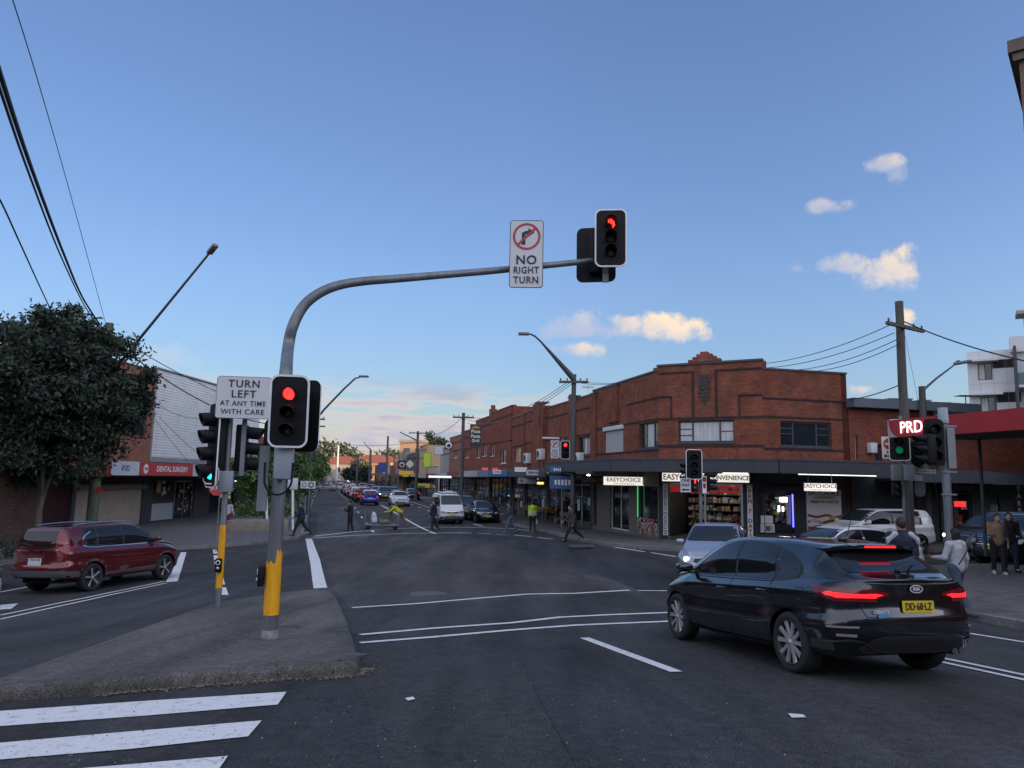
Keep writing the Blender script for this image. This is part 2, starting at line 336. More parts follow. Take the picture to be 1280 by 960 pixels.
def paint_mat():
    m = bpy.data.materials.new('road_paint'); m.use_nodes = True; t = m.node_tree; b = t.nodes['Principled BSDF']; b.inputs['Roughness'].default_value = .7
    tx = t.nodes.new('ShaderNodeTexCoord'); n = t.nodes.new('ShaderNodeTexNoise'); n.inputs['Scale'].default_value = 9; n.inputs['Detail'].default_value = 10; n.inputs['Roughness'].default_value = .75; t.links.new(tx.outputs['Object'], n.inputs[0])
    r = t.nodes.new('ShaderNodeMapRange'); r.inputs[1].default_value = .34; r.inputs[2].default_value = .46; t.links.new(n.outputs[0], r.inputs[0])
    n2 = t.nodes.new('ShaderNodeTexNoise'); n2.inputs['Scale'].default_value = 70; n2.inputs['Detail'].default_value = 3; t.links.new(tx.outputs['Object'], n2.inputs[0])
    c1 = t.nodes.new('ShaderNodeMix'); c1.data_type = 'RGBA'; c1.inputs[6].default_value = (.55, .55, .55, 1); c1.inputs[7].default_value = (.8, .8, .79, 1); t.links.new(n2.outputs[0], c1.inputs[0])
    c2 = t.nodes.new('ShaderNodeMix'); c2.data_type = 'RGBA'; c2.inputs[6].default_value = (.28, .28, .28, 1); t.links.new(r.outputs[0], c2.inputs[0]); t.links.new(c1.outputs[2], c2.inputs[7]); t.links.new(c2.outputs[2], b.inputs['Base Color'])
    return m
PAINT = paint_mat()
# ground sheet to the horizon
def ground_sheet():
    def ax(lo, hi): 
        near = np.arange(-70, 90, 4.); a = [-2500, -1500, -900, -600, -420, -320, -240, -180, -140, -105, -85]; b = [105, 125, 150, 180, 210, 240, 280, 330, 400, 480, 600, 900, 1500, 2500, 4000]
        return np.array(a + list(near) + b)
    xs = ax(0, 0); ys = ax(0, 0); X, Y = np.meshgrid(xs, ys); P = np.c_[X.ravel(), Y.ravel()]; Pc = P.copy(); Pc[:, 0] = np.clip(Pc[:, 0], -330, 330); Pc[:, 1] = np.clip(Pc[:, 1], -200, 600)
    Z = gnp(Pc) - .12; nx = len(xs); f = [(j * nx + i, j * nx + i + 1, (j + 1) * nx + i + 1, (j + 1) * nx + i) for j in range(len(ys) - 1) for i in range(nx - 1)]
    m = MB(); m.add(np.c_[P, Z].tolist(), f, 0, True); o = m.build('ground', mat('earth', (.06, .065, .04), .95, var=.4, scale=.15)); tag(o, kind='structure')
ground_sheet()
def struct(o): return tag(o, kind='structure')
struct(draped([[(-45, -14), (40, -14), (40, 62), (-45, 62)]], 0, 'road', A_ROAD, step=1.0))
far = [(S(a, -1.2), S(a, 13.2)) for a in (0, 60, 120, 180, 240, 300, 360, 420)]
struct(draped([[S(60, -1.4).xy, S(60, 13.4).xy, S(420, 13.4).xy, S(420, -1.4).xy]], .003, 'main_road', A_OLD, step=2.0))
# old worn surface through the crossing, a darker resealed lane and a kerbside strip
struct(draped([[G(*p).xy for p in ((398, 668), (520, 660), (560, 672), (640, 690), (770, 727), (800, 740), (640, 750), (440, 762), (418, 738))]], .003, 'road_patch', A_OLD))
struct(draped([[G(*p).xy for p in ((575, 667), (700, 675), (770, 687), (850, 703), (850, 737), (800, 736), (740, 713), (660, 690))]], .005, 'resealed_lane', rich_asphalt('resealed_asphalt', (.034, .035, .038))))
struct(draped([[G(*p).xy for p in ((640, 812), (720, 806), (1000, 960), (1040, 1040), (760, 1040))]], .003, 'lane_patch', A_NEW))
for q in (((150, 0), (1.9, 0)), ): pass
seal = []
for pts in (((455, 692), (500, 700), (520, 712), (560, 716), (590, 726)), ((700, 722), (780, 730), (830, 745))):
    rr = random.Random(int(pts[0][0])); P = [G(*p) for p in pts]; Q = []
    for i in range(len(P) - 1):
        for k in range(6): q = P[i].lerp(P[i + 1], k / 6); Q.append(q + Vector((rr.uniform(-.05, .05), rr.uniform(-.05, .05), 0)))
    Pv = [Vector((q.x, q.y, 0)) for q in Q]
    for i in range(len(Pv) - 1): seal.append([v.xy for v in offset_poly(Pv[i], Pv[i + 1], rr.uniform(.025, .05))])
struct(draped(seal, .007, 'crack_sealant', mat('bitumen', (.022, .022, .024), .45, var=.2, scale=20)))
struct(draped([[G(*p).xy for p in ((440, 848), (457, 870), (465, 905), (478, 960), (479, 1010), (250, 1010), (-40, 1010), (-60, 890), (230, 866))]], .003, 'slip_lane_surface', A_NEW))
struct(draped([[S(38.8, -.2).xy, S(38.8, 2.4).xy, S(62, 2.3).xy, S(62, -.2).xy]], .005, 'kerbside_strip', rich_asphalt('grey_asphalt', (.070,.072,.074))))
# footpaths
KH = .13
rp = [S(*q).xy for q in ((420, 12.3), (110, 12.3), (75, 12.0), (55, 12.0), (40, 12.1), (33.5, 11.5), (30.5, 11.6), (28.0, 12.3), (26.3, 13.6), (25.4, 15.5), (25.0, 20), (25, 60), (34, 60), (34, 30), (34, 19), (34, 17.6), (420, 17.6))]
struct(draped([rp], KH, 'footpath', PAVE, thick=.3, step=2.0))
pp = [S(*q).xy for q in ((-30, 10.6), (4, 10.7), (9.7, 10.95), (11.6, 11.4), (15.5, 12.9), (18.0, 14.6), (19.3, 17.0), (19.5, 20), (19.5, 60), (-30, 60))]
struct(draped([pp], KH, 'footpath', PAVE, thick=.3, step=2.0))
lp = [G(*q).xy for q in ((-150, 716), (-60, 712), (60, 700), (190, 689), (262, 685), (330, 680), (370, 674), (386, 668))] + [S(a, -.95).xy for a in (41.5, 45, 60, 120, 200, 420)] + [S(420, -14).xy, S(200, -14).xy, S(60, -14).xy, S(58, -40).xy, S(20, -48).xy]
struct(draped([lp], KH, 'footpath', PAVE, thick=.3, step=2.0))
# kerb stones along the edges, a few cm proud of the paving
def kerb(pts, w=.16, off=KH + .006):
    d = []
    for i in range(len(pts) - 1): d.append(offset_poly((*pts[i], 0), (*pts[i + 1], 0), w))
    bm = MB()
    for q in d:
        L0 = (q[1] - q[0]).length; n = max(1, int(L0 / 2.0)); 
        for k in range(n):
            a, b = q[0].lerp(q[1], k / n), q[0].lerp(q[1], (k + 1) / n - .012 / max(L0, .1)); c, e = q[3].lerp(q[2], (k + 1) / n - .012 / max(L0, .1)), q[3].lerp(q[2], k / n)
            vs = []
            for o2 in (-.25, off):
                for p in (a, b, c, e): vs.append((p.x, p.y, g(p.x, p.y) + o2))
            bm.add(vs, [(0, 3, 2, 1), (4, 5, 6, 7), (0, 1, 5, 4), (1, 2, 6, 5), (2, 3, 7, 6), (3, 0, 4, 7)])
    return struct(bm.build('kerb', KERB))
kerb(rp[1:12]); kerb(pp[:9]); kerb(lp[:14])
# traffic island: worn asphalt top with a rounded, broken concrete edge
isl = [G(*q, 0 if i_ < 7 else .12) for i_, q in enumerate( ((-60, 893), (0, 878), (120, 869), (230, 860), (340, 851), (436, 846), (449, 838), (449, 822), (440, 790), (430, 765), (421, 746), (411, 738), (388, 737), (340, 741), (300, 748), (265, 755), (200, 776), (120, 804), (0, 846), (-80, 872)))]
def island():
    n = len(isl); dense = []
    for i in range(n):
        for k in range(10):
            t = k / 10; p0, p1, p2, p3 = isl[i - 1], isl[i], isl[(i + 1) % n], isl[(i + 2) % n]
            q = .5 * ((2 * p1) + (p2 - p0) * t + (2 * p0 - 5 * p1 + 4 * p2 - p3) * t * t + (3 * p1 - p0 - 3 * p2 + p3) * t ** 3); dense.append(q.xy)
    c = sum(dense, Vector((0, 0))) / len(dense); m = len(dense)
    rr = random.Random(3); wob = [rr.uniform(-.006, .006) for _ in range(m)]
    rings = []
    for ins, h in ((0, -.05), (.0, .07), (.03, .115), (.09, .13), (.22, .135)):
        ring = []
        for i in range(m):
            tdir = (dense[(i + 1) % m] - dense[i - 1]).normalized(); nrm = Vector((-tdir.y, tdir.x)); 
            if nrm.dot(c - dense[i]) < 0: nrm = -nrm
            p = dense[i] + nrm * (ins + wob[i] * (1 if 0 < ins < .2 or h > 0 else .5)); ring.append((p.x, p.y, g(p.x, p.y) + h + wob[i] * (.5 if h > .06 else 0)))
        rings.append(ring)
    mb = MB(); vs = [p for r_ in rings for p in r_]; f = [(k * m + i, k * m + (i + 1) % m, (k + 1) * m + (i + 1) % m, (k + 1) * m + i) for k in range(4) for i in range(m)]; mb.add(vs, f, 0, True)
    struct(mb.build('island_kerb', rich_asphalt('old_kerb', (.088, .082, .074))))
    struct(draped([[p[:2] for p in rings[4]]], .134, 'traffic_island', A_ISL))
    # leaf litter gathered in the gutter
    lit = MB()
    for k in range(1500):
        i = rr.randrange(20, 70); t = dense[i].lerp(dense[i + 1], rr.random()); tdir = (dense[i + 1] - dense[i]).normalized(); nrm = Vector((-tdir.y, tdir.x)) * (-1 if Vector((-tdir.y, tdir.x)).dot(c - t) > 0 else 1)
        p = t + nrm * abs(rr.gauss(0, .08)) ; s = rr.uniform(.004, .014); a = rr.uniform(0, 6.3); z = g(p.x, p.y) + .008 + rr.uniform(0, .01)
        lit.add([(p.x + s * math.cos(a + q * PI / 2) * (1 if q % 2 else .5), p.y + s * math.sin(a + q * PI / 2), z + rr.uniform(0, .006)) for q in range(4)], [(0, 1, 2, 3)], rr.randrange(2))
    tag(lit.build('leaf_litter', [mat('litter_brown', (.12, .07, .035), .9), mat('litter_pale', (.25, .22, .16), .9)]), 'dry leaf litter in the gutter along the traffic island kerb', 'leaf litter', kind='stuff')
island()
ch = MB(); rr = random.Random(77)
for k in range(1500):
    u, v = rr.uniform(-20, 1000), 690 + 270 * rr.random() ** .7; p = G(u, v); s = rr.uniform(.002, .008); a = rr.uniform(0, 6.3); z = g(p.x, p.y) + .016
    if abs(p.x + 4) < 4 and p.y > 7: z += .125
    ch.add([(p.x + s * math.cos(a + q * PI / 2), p.y + s * math.sin(a + q * PI / 2), z + (s if q == 0 else 0)) for q in range(4)], [(0, 1, 2, 3)], rr.randrange(3))
tag(ch.build('loose_grit', [MATS['litter_pale'], MATS['litter_brown'], mat('grit_dark', (.02, .02, .02), .9)]), 'loose grit and leaf crumbs scattered over the road and island', 'grit', kind='stuff')
# ---- painted lines
def line(pts, w, name='road_marking', closed=False):
    polys = []
    P = [Vector((p[0], p[1], 0)) for p in pts]
    ns = []
    for i in range(len(P)):
        d = (P[min(i + 1, len(P) - 1)] - P[max(i - 1, 0)]).normalized(); ns.append(Vector((-d.y, d.x, 0)) * w / 2)
    for i in range(len(P) - 1): polys.append([(P[i] - ns[i]).xy, (P[i + 1] - ns[i + 1]).xy, (P[i + 1] + ns[i + 1]).xy, (P[i] + ns[i]).xy])
    return polys
marks = []
def gl(pxs, w): marks.extend(line([G(*p) for p in pxs], w))
def sl(a0, a1, b, w, b1=None): marks.extend(line([S(a0 + (a1 - a0) * i / 8, b + ((b1 if b1 is not None else b) - b) * i / 8) for i in range(9)], w))
gl([(440, 760), (520, 755), (600, 748), (660, 743), (720, 742), (787, 738)], .15); gl([(797, 738.5), (840, 739)], .10)
gl([(450, 794), (540, 786), (640, 779), (700, 772), (760, 769), (840, 766)], .15); gl([(450, 804), (540, 797), (640, 788), (720, 782), (840, 777)], .15)
sl(7.28, 10.06, 3.61, .14)
sl(-12, 7.7, 6.95, .09); sl(-12, 7.7, 7.2, .09); sl(-14, 10.0, 9.62, .10)
gl([(382, 673.5), (440, 669.5), (500, 667), (567, 666), (590, 666.6)], .18); gl([(597, 667), (614, 667.3)], .14); gl([(620, 668), (636, 668.5)], .14); gl([(643, 669), (665, 671)], .14); gl([(672, 672), (690, 674)], .14)
gl([(392, 670.5), (440, 665), (483, 661.5), (539, 659), (600, 659.5), (640, 661), (668, 664)], .18)
gl([(768, 684), (806, 690)], .12); gl([(814, 691), (845, 696)], .12); gl([(592, 655), (604, 658)], .14)
sl(40.8, 76, 6.05, .16, 5.7); sl(82, 200, 5.7, .14)
for k in range(24): sl(43 + 6.2 * k, 44.8 + 6.2 * k, 2.9, .13)
for k in range(20): sl(52 + 6.2 * k, 53.6 + 6.2 * k, 9.0, .13)
sl(60, 110, 9.9, .08)
gl([(0, 774.5), (70, 759), (140, 743.5), (208, 729)], .09); gl([(0, 769.5), (70, 755), (140, 740.5), (205, 727)], .09)
gl([(0, 740.5), (16, 737.5), (40, 733)], .10)
marks.append([G(*p).xy for p in ((207, 728), (222, 727), (233, 690.5), (226, 690.5), (216, 712))])
marks.append([G(*p).xy for p in ((0, 762.5), (14, 761.5), (23, 754.5), (0, 756.5))])
marks.append([G(*p).xy for p in ((382, 674), (390, 674), (400, 700), (409, 735), (392, 736), (388, 705))])
for k in range(6):     # ladder of the crossing beside the small pole
    t0, t1 = k / 6, (k + .72) / 6
    a0, a1 = G(266, 687).lerp(G(276, 748), t0), G(266, 687).lerp(G(276, 748), t1); b0, b1 = G(271, 687).lerp(G(287, 748), t0), G(271, 687).lerp(G(287, 748), t1)
    marks.append([a0.xy, b0.xy, b1.xy, a1.xy])
for q in (((-60, 898), (0, 890), (180, 877.5), (358, 866), (347, 882), (180, 896), (0, 909), (-60, 915)), ((-60, 937), (0, 930), (160, 916), (327, 902), (310, 922), (160, 938), (0, 951), (-60, 957)), ((-60, 975), (140, 959), (285, 946.5), (270, 968), (100, 984), (-60, 1000))):
    marks.append([G(*p).xy for p in q])
for q in (((985, 893), (1004, 894.5), (1008, 898), (990, 898.5)), ((506, 874), (516, 872), (519, 875), (510, 877))): marks.append([G(*p).xy for p in q])
marks = [m_ for m_ in marks if len(m_) > 2]
struct(draped(marks, .009, 'road_marking', PAINT, step=1.0))
# manhole covers and a drain in the carriageway
for (u, v, r_) in ((535, 743, .38),):
    p = G(u, v); m = MB(); m.lathe([(0.001, .012), (r_ * .9, .012), (r_ * .9, .006), (r_, .014), (r_ + .05, .012), (r_ + .05, 0)], 28)
    tag(m.build('manhole_cover', mat('cast_iron', (.10, .10, .10), .7, var=.4, scale=40), loc=p), 'round grey manhole cover in the worn road near the crossing line', 'manhole cover')
# -- wall and window helpers
def frame(p0, p1, z=0.0):
    """matrix with X along p0->p1 (left to right seen from outside), -Y outward, Z up"""
    p0 = Vector((p0[0], p0[1], z)); d = Vector((p1[0], p1[1], z)) - p0; Lw = d.length; a = math.atan2(d.y, d.x)
    return Matrix.Translation(p0) @ Matrix.Rotation(a, 4, 'Z'), Lw
def put(mb, name, m, parent, M):
    o = mb.build(name, m, parent); o.matrix_basis = parent_inv(parent) @ M; return o
def parent_inv(p):
    if p is None: return Matrix.Identity(4)
    M = Matrix.Identity(4); q = p
    while q is not None:
        M = (q.matrix_basis if q.type == 'MESH' else Matrix.Translation(q.location) @ q.rotation_euler.to_matrix().to_4x4()) @ M; q = q.parent
    return M.inverted()
def wall_mb(L0, z0, z1, ops=(), th=.28, mb=None, rev=.16):
    """wall sheet in XZ with openings (x0,x1,z0,z1), its reveals, and a back"""
    mb = mb or MB(); xs = sorted({0, L0, *[o[0] for o in ops], *[o[1] for o in ops]}); zs = sorted({z0, z1, *[o[2] for o in ops], *[o[3] for o in ops]})
    xs = [x for x in xs if 0 <= x <= L0]; zs = [z for z in zs if z0 <= z <= z1]
    def hole(x, z): return any(o[0] < x < o[1] and o[2] < z < o[3] for o in ops)
    for i in range(len(xs) - 1):
        for j in range(len(zs) - 1):
            a, b, c, d = xs[i], xs[i + 1], zs[j], zs[j + 1]
            if hole((a + b) / 2, (c + d) / 2): continue
            mb.add([(a, 0, c), (b, 0, c), (b, 0, d), (a, 0, d)], [(0, 1, 2, 3)]); mb.add([(a, th, c), (b, th, c), (b, th, d), (a, th, d)], [(3, 2, 1, 0)])
    for (a, b, c, d) in [o[:4] for o in ops]:
        mb.add([(a, 0, c), (a, th, c), (a, th, d), (a, 0, d)], [(0, 1, 2, 3)]); mb.add([(b, 0, c), (b, th, c), (b, th, d), (b, 0, d)], [(3, 2, 1, 0)])
        mb.add([(a, 0, c), (b, 0, c), (b, th, c), (a, th, c)], [(0, 1, 2, 3)]); mb.add([(a, 0, d), (b, 0, d), (b, th, d), (a, th, d)], [(3, 2, 1, 0)])
    mb.add([(0, 0, z1), (L0, 0, z1), (L0, th, z1), (0, th, z1)], [(0, 1, 2, 3)]); mb.add([(0, 0, z0), (0, th, z0), (0, th, z1), (0, 0, z1)], [(0, 1, 2, 3)]); mb.add([(L0, 0, z0), (L0, th, z0), (L0, th, z1), (L0, 0, z1)], [(0, 1, 2, 3)])
    return mb
GLASS = mat('window_glass', (.018, .022, .028), .04, spec=.8); GLASS_DIM = mat('shop_glass_dark', (.012, .013, .016), .06, spec=.7)
BLIND = mat('window_blind', (.50, .50, .50), .35, var=.22, scale=9, streak=True); FRAME_DK = mat('dark_frame', (.045, .052, .065), .5, var=.1, scale=20); FRAME_W = mat('white_frame', (.6, .6, .58), .5, var=.12, scale=15)
CHAR = mat('charcoal_paint', (.042, .048, .06), .55, var=.18, scale=5, var2=.2); CHARW = mat('charcoal_wall', (.035, .04, .047), .7, var=.2, scale=3, bump=.1)
BRK = brick_mat('red_brick', (.27, .080, .046), (.18, .052, .034), (.13, .09, .07), streaky=.24); BRK2 = brick_mat('old_red_brick', (.28, .07, .04), (.18, .045, .028), (.12, .09, .075), vscale=.8); BRKD = brick_mat('dark_brick', (.035, .028, .028), (.05, .035, .032), (.05, .04, .04))
BRKP = brick_mat('pink_brick', (.34, .13, .08), (.25, .085, .055), (.22, .17, .14)); SIGNW = mat('sign_white', (.75, .75, .73), .4, var=.06, scale=4); LETK = mat('letter_black', (.012, .012, .014), .5); LETR = mat('letter_red', (.33, .02, .02), .5)
LITW = mat('lit_sign_face', (.8, .78, .70), .4, emis=.30, ecol=(1, .95, .84)); CONC = mat('concrete', (.30, .29, .27), .85, var=.2, scale=5, bump=.2, var2=.2)
TUBE = mat('fluorescent_tube', (.9, .9, .9), .4, emis=5.0, ecol=(1, .97, .9))
def window(parent, M, x0, x1, z0, z1, lights=(1,), fm=None, panes=None, bars=(), depth=.12, sill=None):
    """frame set back in the opening, one pane child per light; lights = relative widths"""
    fm = fm or FRAME_DK; f = MB(); w = .07
    f.box(x0, x1, depth, depth + .06, z0, z0 + w); f.box(x0, x1, depth, depth + .06, z1 - w, z1); tot = sum(lights); x = x0; cuts = [x0]
    for l in lights: x += (x1 - x0) * l / tot; cuts.append(x)
    for i, c in enumerate(cuts):
        hw = w if 0 < i < len(cuts) - 1 else w; a = c if i == 0 else c - hw if i == len(cuts) - 1 else c - hw / 2
        f.box(a, a + hw, depth + .002, depth + .058, z0 + w, z1 - w)
    for i, bs in enumerate(bars):
        for b in bs: zb = z0 + (z1 - z0) * b; f.box(cuts[i] + w / 2, cuts[i + 1] - w / 2, depth + .01, depth + .05, zb - .02, zb + .02)
    if sill: f.box(x0 - .05, x1 + .05, -.05, depth, z0 - .07, z0 - .003)
    fo = put(f, 'window', fm, parent, M)
    for i in range(len(cuts) - 1):
        p = MB().box(cuts[i] + w / 2, cuts[i + 1] - w / 2, depth + .03, depth + .036, z0 + w - .01, z1 - w + .01)
        put(p, 'pane', (panes[i] if panes else GLASS), fo, M)
    return fo
def sign_text(parent, M, s, x, z, size, m, y=-.012, bold=0, sx=1, name='lettering', space=1.0, rot=0):
    mb = MB(); text_mb(mb, s, size, 0, T(x, y, z) @ Matrix.Rotation(rot, 4, 'Y') @ UP, bold=bold, sx=sx, space=space); return put(mb, name, m, parent, M)
DOWNM = lambda s: '\n'.join(s)
zl = lambda v: v + EYE       # heights quoted relative to the eye
# == corner building
FB = 14.9
cA = D(823, 580, 34.0); CWL = Vector((6.75, 34.05, 0)); CWR = Vector((10.75, 31.75, 0))
tR = onwall(1057.5, 470, CWR, BX); SR = Vector((tR.x, tR.y, 0))        # right end of the Mashman wall
LE = onwall(741, 500, CWL, AX); LEW = Vector((LE.x, LE.y, 0))         # left end of this building up the main street
def ztop(u, v, p, d): return onwall(u, v, p, d).z
cd_ = (CWR - CWL).normalized()
zb_ = g(8, 33) + KH                                                # footpath level
ztC = ztop(880, 455, CWL, cd_); ztL = ztop(790, 474, CWL, AX); ztRr = ztop(1000, 464.5, CWR, BX)
cb = thing('corner_shop_building', 'two storey red brick corner building with charcoal awning and stepped parapet over a convenience shop', 'building', (CWL.x, CWL.y, zb_))
MC, LC = frame(CWL, CWR); ML, LL = frame(LEW, CWL); MR, LR = frame(CWR, SR)
def wx(M, u, v):   # local x,z on the wall of matrix M for a pixel
    p0 = M.translation; d = (M.to_3x3() @ Vector((1, 0, 0))); q = onwall(u, v, p0, d); q2 = M.inverted() @ q; return q2.x, q.z
z2 = zl(.62)        # awning deck level: brick begins here
x0, zA = wx(MC, 848, 553); x1, _ = wx(MC, 918, 553); _, zB = wx(MC, 880, 525.5)
xr0, _ = wx(MR, 976, 555); xr1, _ = wx(MR, 1040, 555); _, zrB = wx(MR, 1005, 527); _, zrA = wx(MR, 1005, 558.5)
wl = []
for (ua, ub, vt, vb) in ((799, 824, 528, 560), (756.5, 779, 538, 566), (724.5, 738, 547, 569)):
    a, _ = wx(ML, ua, 550); b, _ = wx(ML, ub, 550); _, zt_ = wx(ML, (ua + ub) / 2, vt); _, zz = wx(ML, (ua + ub) / 2, vb); wl.append([max(a, .1), min(b, LL - .05), zz, zt_])
lit = MB()
put(wall_mb(LC, z2, ztC, [(x0, x1, zA, zB)]), 'wall', BRK, cb, MC)
put(wall_mb(LR, z2, ztRr, [(xr0, xr1, zrA, zrB)]), 'wall', BRK, cb, MR)
put(wall_mb(LL, z2, ztL, [tuple(w) for w in wl[:2]]), 'wall', BRK, cb, ML)
# parapet caps, centre gable, corner returns of the raised parapet
cap = MB().box(-.06, LC + .06, -.07, .32, ztC + .003, ztC + .09); put(cap, 'parapet_cap', FRAME_DK, cb, MC)
put(MB().box(.0, LR + .03, -.05, .32, ztRr + .003, ztRr + .08), 'parapet_cap', FRAME_DK, cb, MR); put(MB().box(.0, LL, -.05, .32, ztL + .003, ztL + .08), 'parapet_cap', FRAME_DK, cb, ML)
gb = MB(); xm, _ = wx(MC, 880.5, 455)
for k, (hw, h) in enumerate(((.72, .12), (.52, .24), (.34, .36), (.16, .46))): gb.box(xm - hw, xm + hw, -.10 + .004 * k, .26 - .004 * k, ztC + .092, ztC + .092 + h)
put(gb, 'gable', BRK, cb, MC)
# raised returns of the parapet on both flanks
put(MB().box(LL - .55, LL - .003, .002, .28, ztL + .085, ztC), 'parapet_return', BRK, cb, ML)
put(MB().box(.003, .25, .002, .28, ztRr + .085, ztC), 'parapet_return', BRK, cb, MR)
# brick string courses and framed panels
st = MB(); zs_ = [ztop(880, 524, CWL, cd_) + .05, ztop(880, 556, CWL, cd_) - .05]
for z in zs_: st.box(-.02, LC + .02, -.035, -.002, z - .05, z + .05)
xa_, _ = wx(MC, 866, 470); xb_, _ = wx(MC, 895, 470); zt1 = wx(MC, 880, 465)[1]; zlo = zs_[0]
st.box(xa_ - .05, xa_ + .05, -.035, -.002, zlo + .05, zt1); st.box(xb_ - .05, xb_ + .05, -.035, -.002, zlo + .05, zt1); st.box(.02, xa_ + .05, -.036, -.003, zt1, zt1 + .08); st.box(xb_ - .05, LC, -.036, -.003, zt1, zt1 + .08)
xc_ = wx(MC, 840, 500)[0]; zc_ = wx(MC, 835, 497)[1]; st.box(.0, xc_, -.04, -.004, zc_, zc_ + .08); st.box(xc_ - .07, xc_, -.04, -.004, zlo + .06, zc_)
xd_ = wx(MC, 923, 500)[0]; zd_ = wx(MC, 930, 495)[1]; st.box(xd_, LC, -.04, -.004, zd_, zd_ + .08); st.box(xd_, xd_ + .07, -.04, -.004, zlo + .06, zd_)
put(st, 'string_course', BRKD, cb, MC)
# diamond panel of dark clinker bricks
dp = MB(); rr = random.Random(1); x_0, x_1 = wx(MC, 873, 480)[0], wx(MC, 888, 480)[0]; zt2, zb2 = wx(MC, 880, 466)[1], wx(MC, 880, 506)[1]; nc = 6; cw = (x_1 - x_0) / nc; nr = int((zt2 - zb2) / .17)
for i in range(nc):
    for j in range(nr):
        fz = abs((i + .5) / nc - .5) * 2; yy = j / nr
        if (yy > .88 and fz > .75 - (yy - .88) * 5) or (yy < .16 and fz > .3 + yy * 3.4): continue
        dp.box(x_0 + i * cw + .01, x_0 + (i + 1) * cw - .01, -.03 - rr.random() * .035, -.003, zb2 + j * .17 + .006, zb2 + j * .17 + .164)
put(dp, 'clinker_panel', mat('clinker_brick', (.06, .048, .046), .7, var=.5, scale=8), cb, MC)
s2 = MB()
for z in (wx(MR, 1005, 524)[1] + .05, wx(MR, 1005, 561)[1] - .04, wx(MR, 1005, 500)[1]): s2.box(0, LR, -.03, -.002, z - .04, z + .04)
put(s2, 'string_course', BRKD, cb, MR)
s3 = MB(); zu = wl[0][3] + .05
s3.box(0, LL, -.03, -.002, zu, zu + .09); s3.box(0, LL, -.03, -.002, wl[0][2] - .16, wl[0][2] - .07); zc2 = wx(ML, 800, 503)[1]; xq = wx(ML, 783, 508)[0]; s3.box(xq, LL, -.03, -.002, zc2, zc2 + .07)
put(s3, 'string_course', BRKD, cb, ML)
pil = MB()
xp0, xp1 = wx(ML, 763, 500)[0], wx(ML, 773, 500)[0]; ztp = wx(ML, 768, 483)[1]
zpb = wl[0][3] + .3; pil.box(xp0 - .1, xp1 + .1, -.14, .0, zpb, ztp); pil.box(xp0 - .14, xp1 + .14, -.18, .34, ztp + .003, ztp + .08, 1)
pil.box(.05, .75, -.14, .0, z2, ztp - .1); pil.box(.0, .8, -.18, .34, ztp - .097, ztp - .02, 1)
put(pil, 'pilaster', [BRK, FRAME_DK], cb, ML)
window(cb, MC, x0, x1, zA, zB, (1, 1.9, 1), panes=[BLIND, BLIND, BLIND], bars=((.33, .62), (), (.5,)), sill=True)
window(cb, MR, xr0, xr1, zrA, zrB, (1, 1.7, 1), panes=[GLASS, GLASS, GLASS], bars=((.5, .72), (), (.5, .75)), sill=True)
window(cb, ML, *wl[0], lights=(1, 1.3, 1), panes=[GLASS, BLIND, GLASS], bars=((.5,), (), (.5,)), sill=True)
a, b, c, d = wl[1]
rs = MB()
for k in range(14): rs.box(a + .03, b - .03, .02 + .006 * (k % 2), .06, c + (d - c) * k / 14, c + (d - c) * (k + 1) / 14 - .004)
put(rs, 'roller_shutter', mat('shutter_pale', (.42, .40, .39), .5, var=.1, scale=6), cb, ML); put(MB().bbox(a - .06, b + .1, -.14, .08, d, d + .22, .02), 'shutter_box', FRAME_W, cb, ML)
# flat roof
rf = MB(); pts = [LEW, CWL, CWR, SR, SR + AX * 9, LEW + BX * 9]; z_ = ztRr - .9; rf.add([(p.x, p.y, z_) for p in pts], [tuple(range(6))]); put(rf, 'roof', mat('roof_sheet', (.12, .12, .13), .7, var=.2, scale=2), cb, Matrix.Identity(4))
Mx, Lx = frame(SR, SR + AX * 9); put(wall_mb(Lx, z_ - 5, ztRr), 'wall', BRK2, cb, Mx)
def aerial(p, h, s=1.0):
    m = MB(); m.tube([(0, 0, 0), (0, 0, h)], .02 * s, 6)
    for k in range(5): m.tube([(-.35 * s, -.5 + .22 * k, h - .1), (.35 * s, -.5 + .22 * k, h - .1)], .012 * s, 5)
    m.tube([(0, -.55, h - .1), (0, .5, h - .1)], .014 * s, 5); return m
pa = D(735, 488, 45); tag(aerial(pa, 1.6).build('tv_aerial', FRAME_W, loc=(pa.x, pa.y, pa.z - 1.3)), 'small television aerial on the roof line behind the street lamp pole', 'aerial')
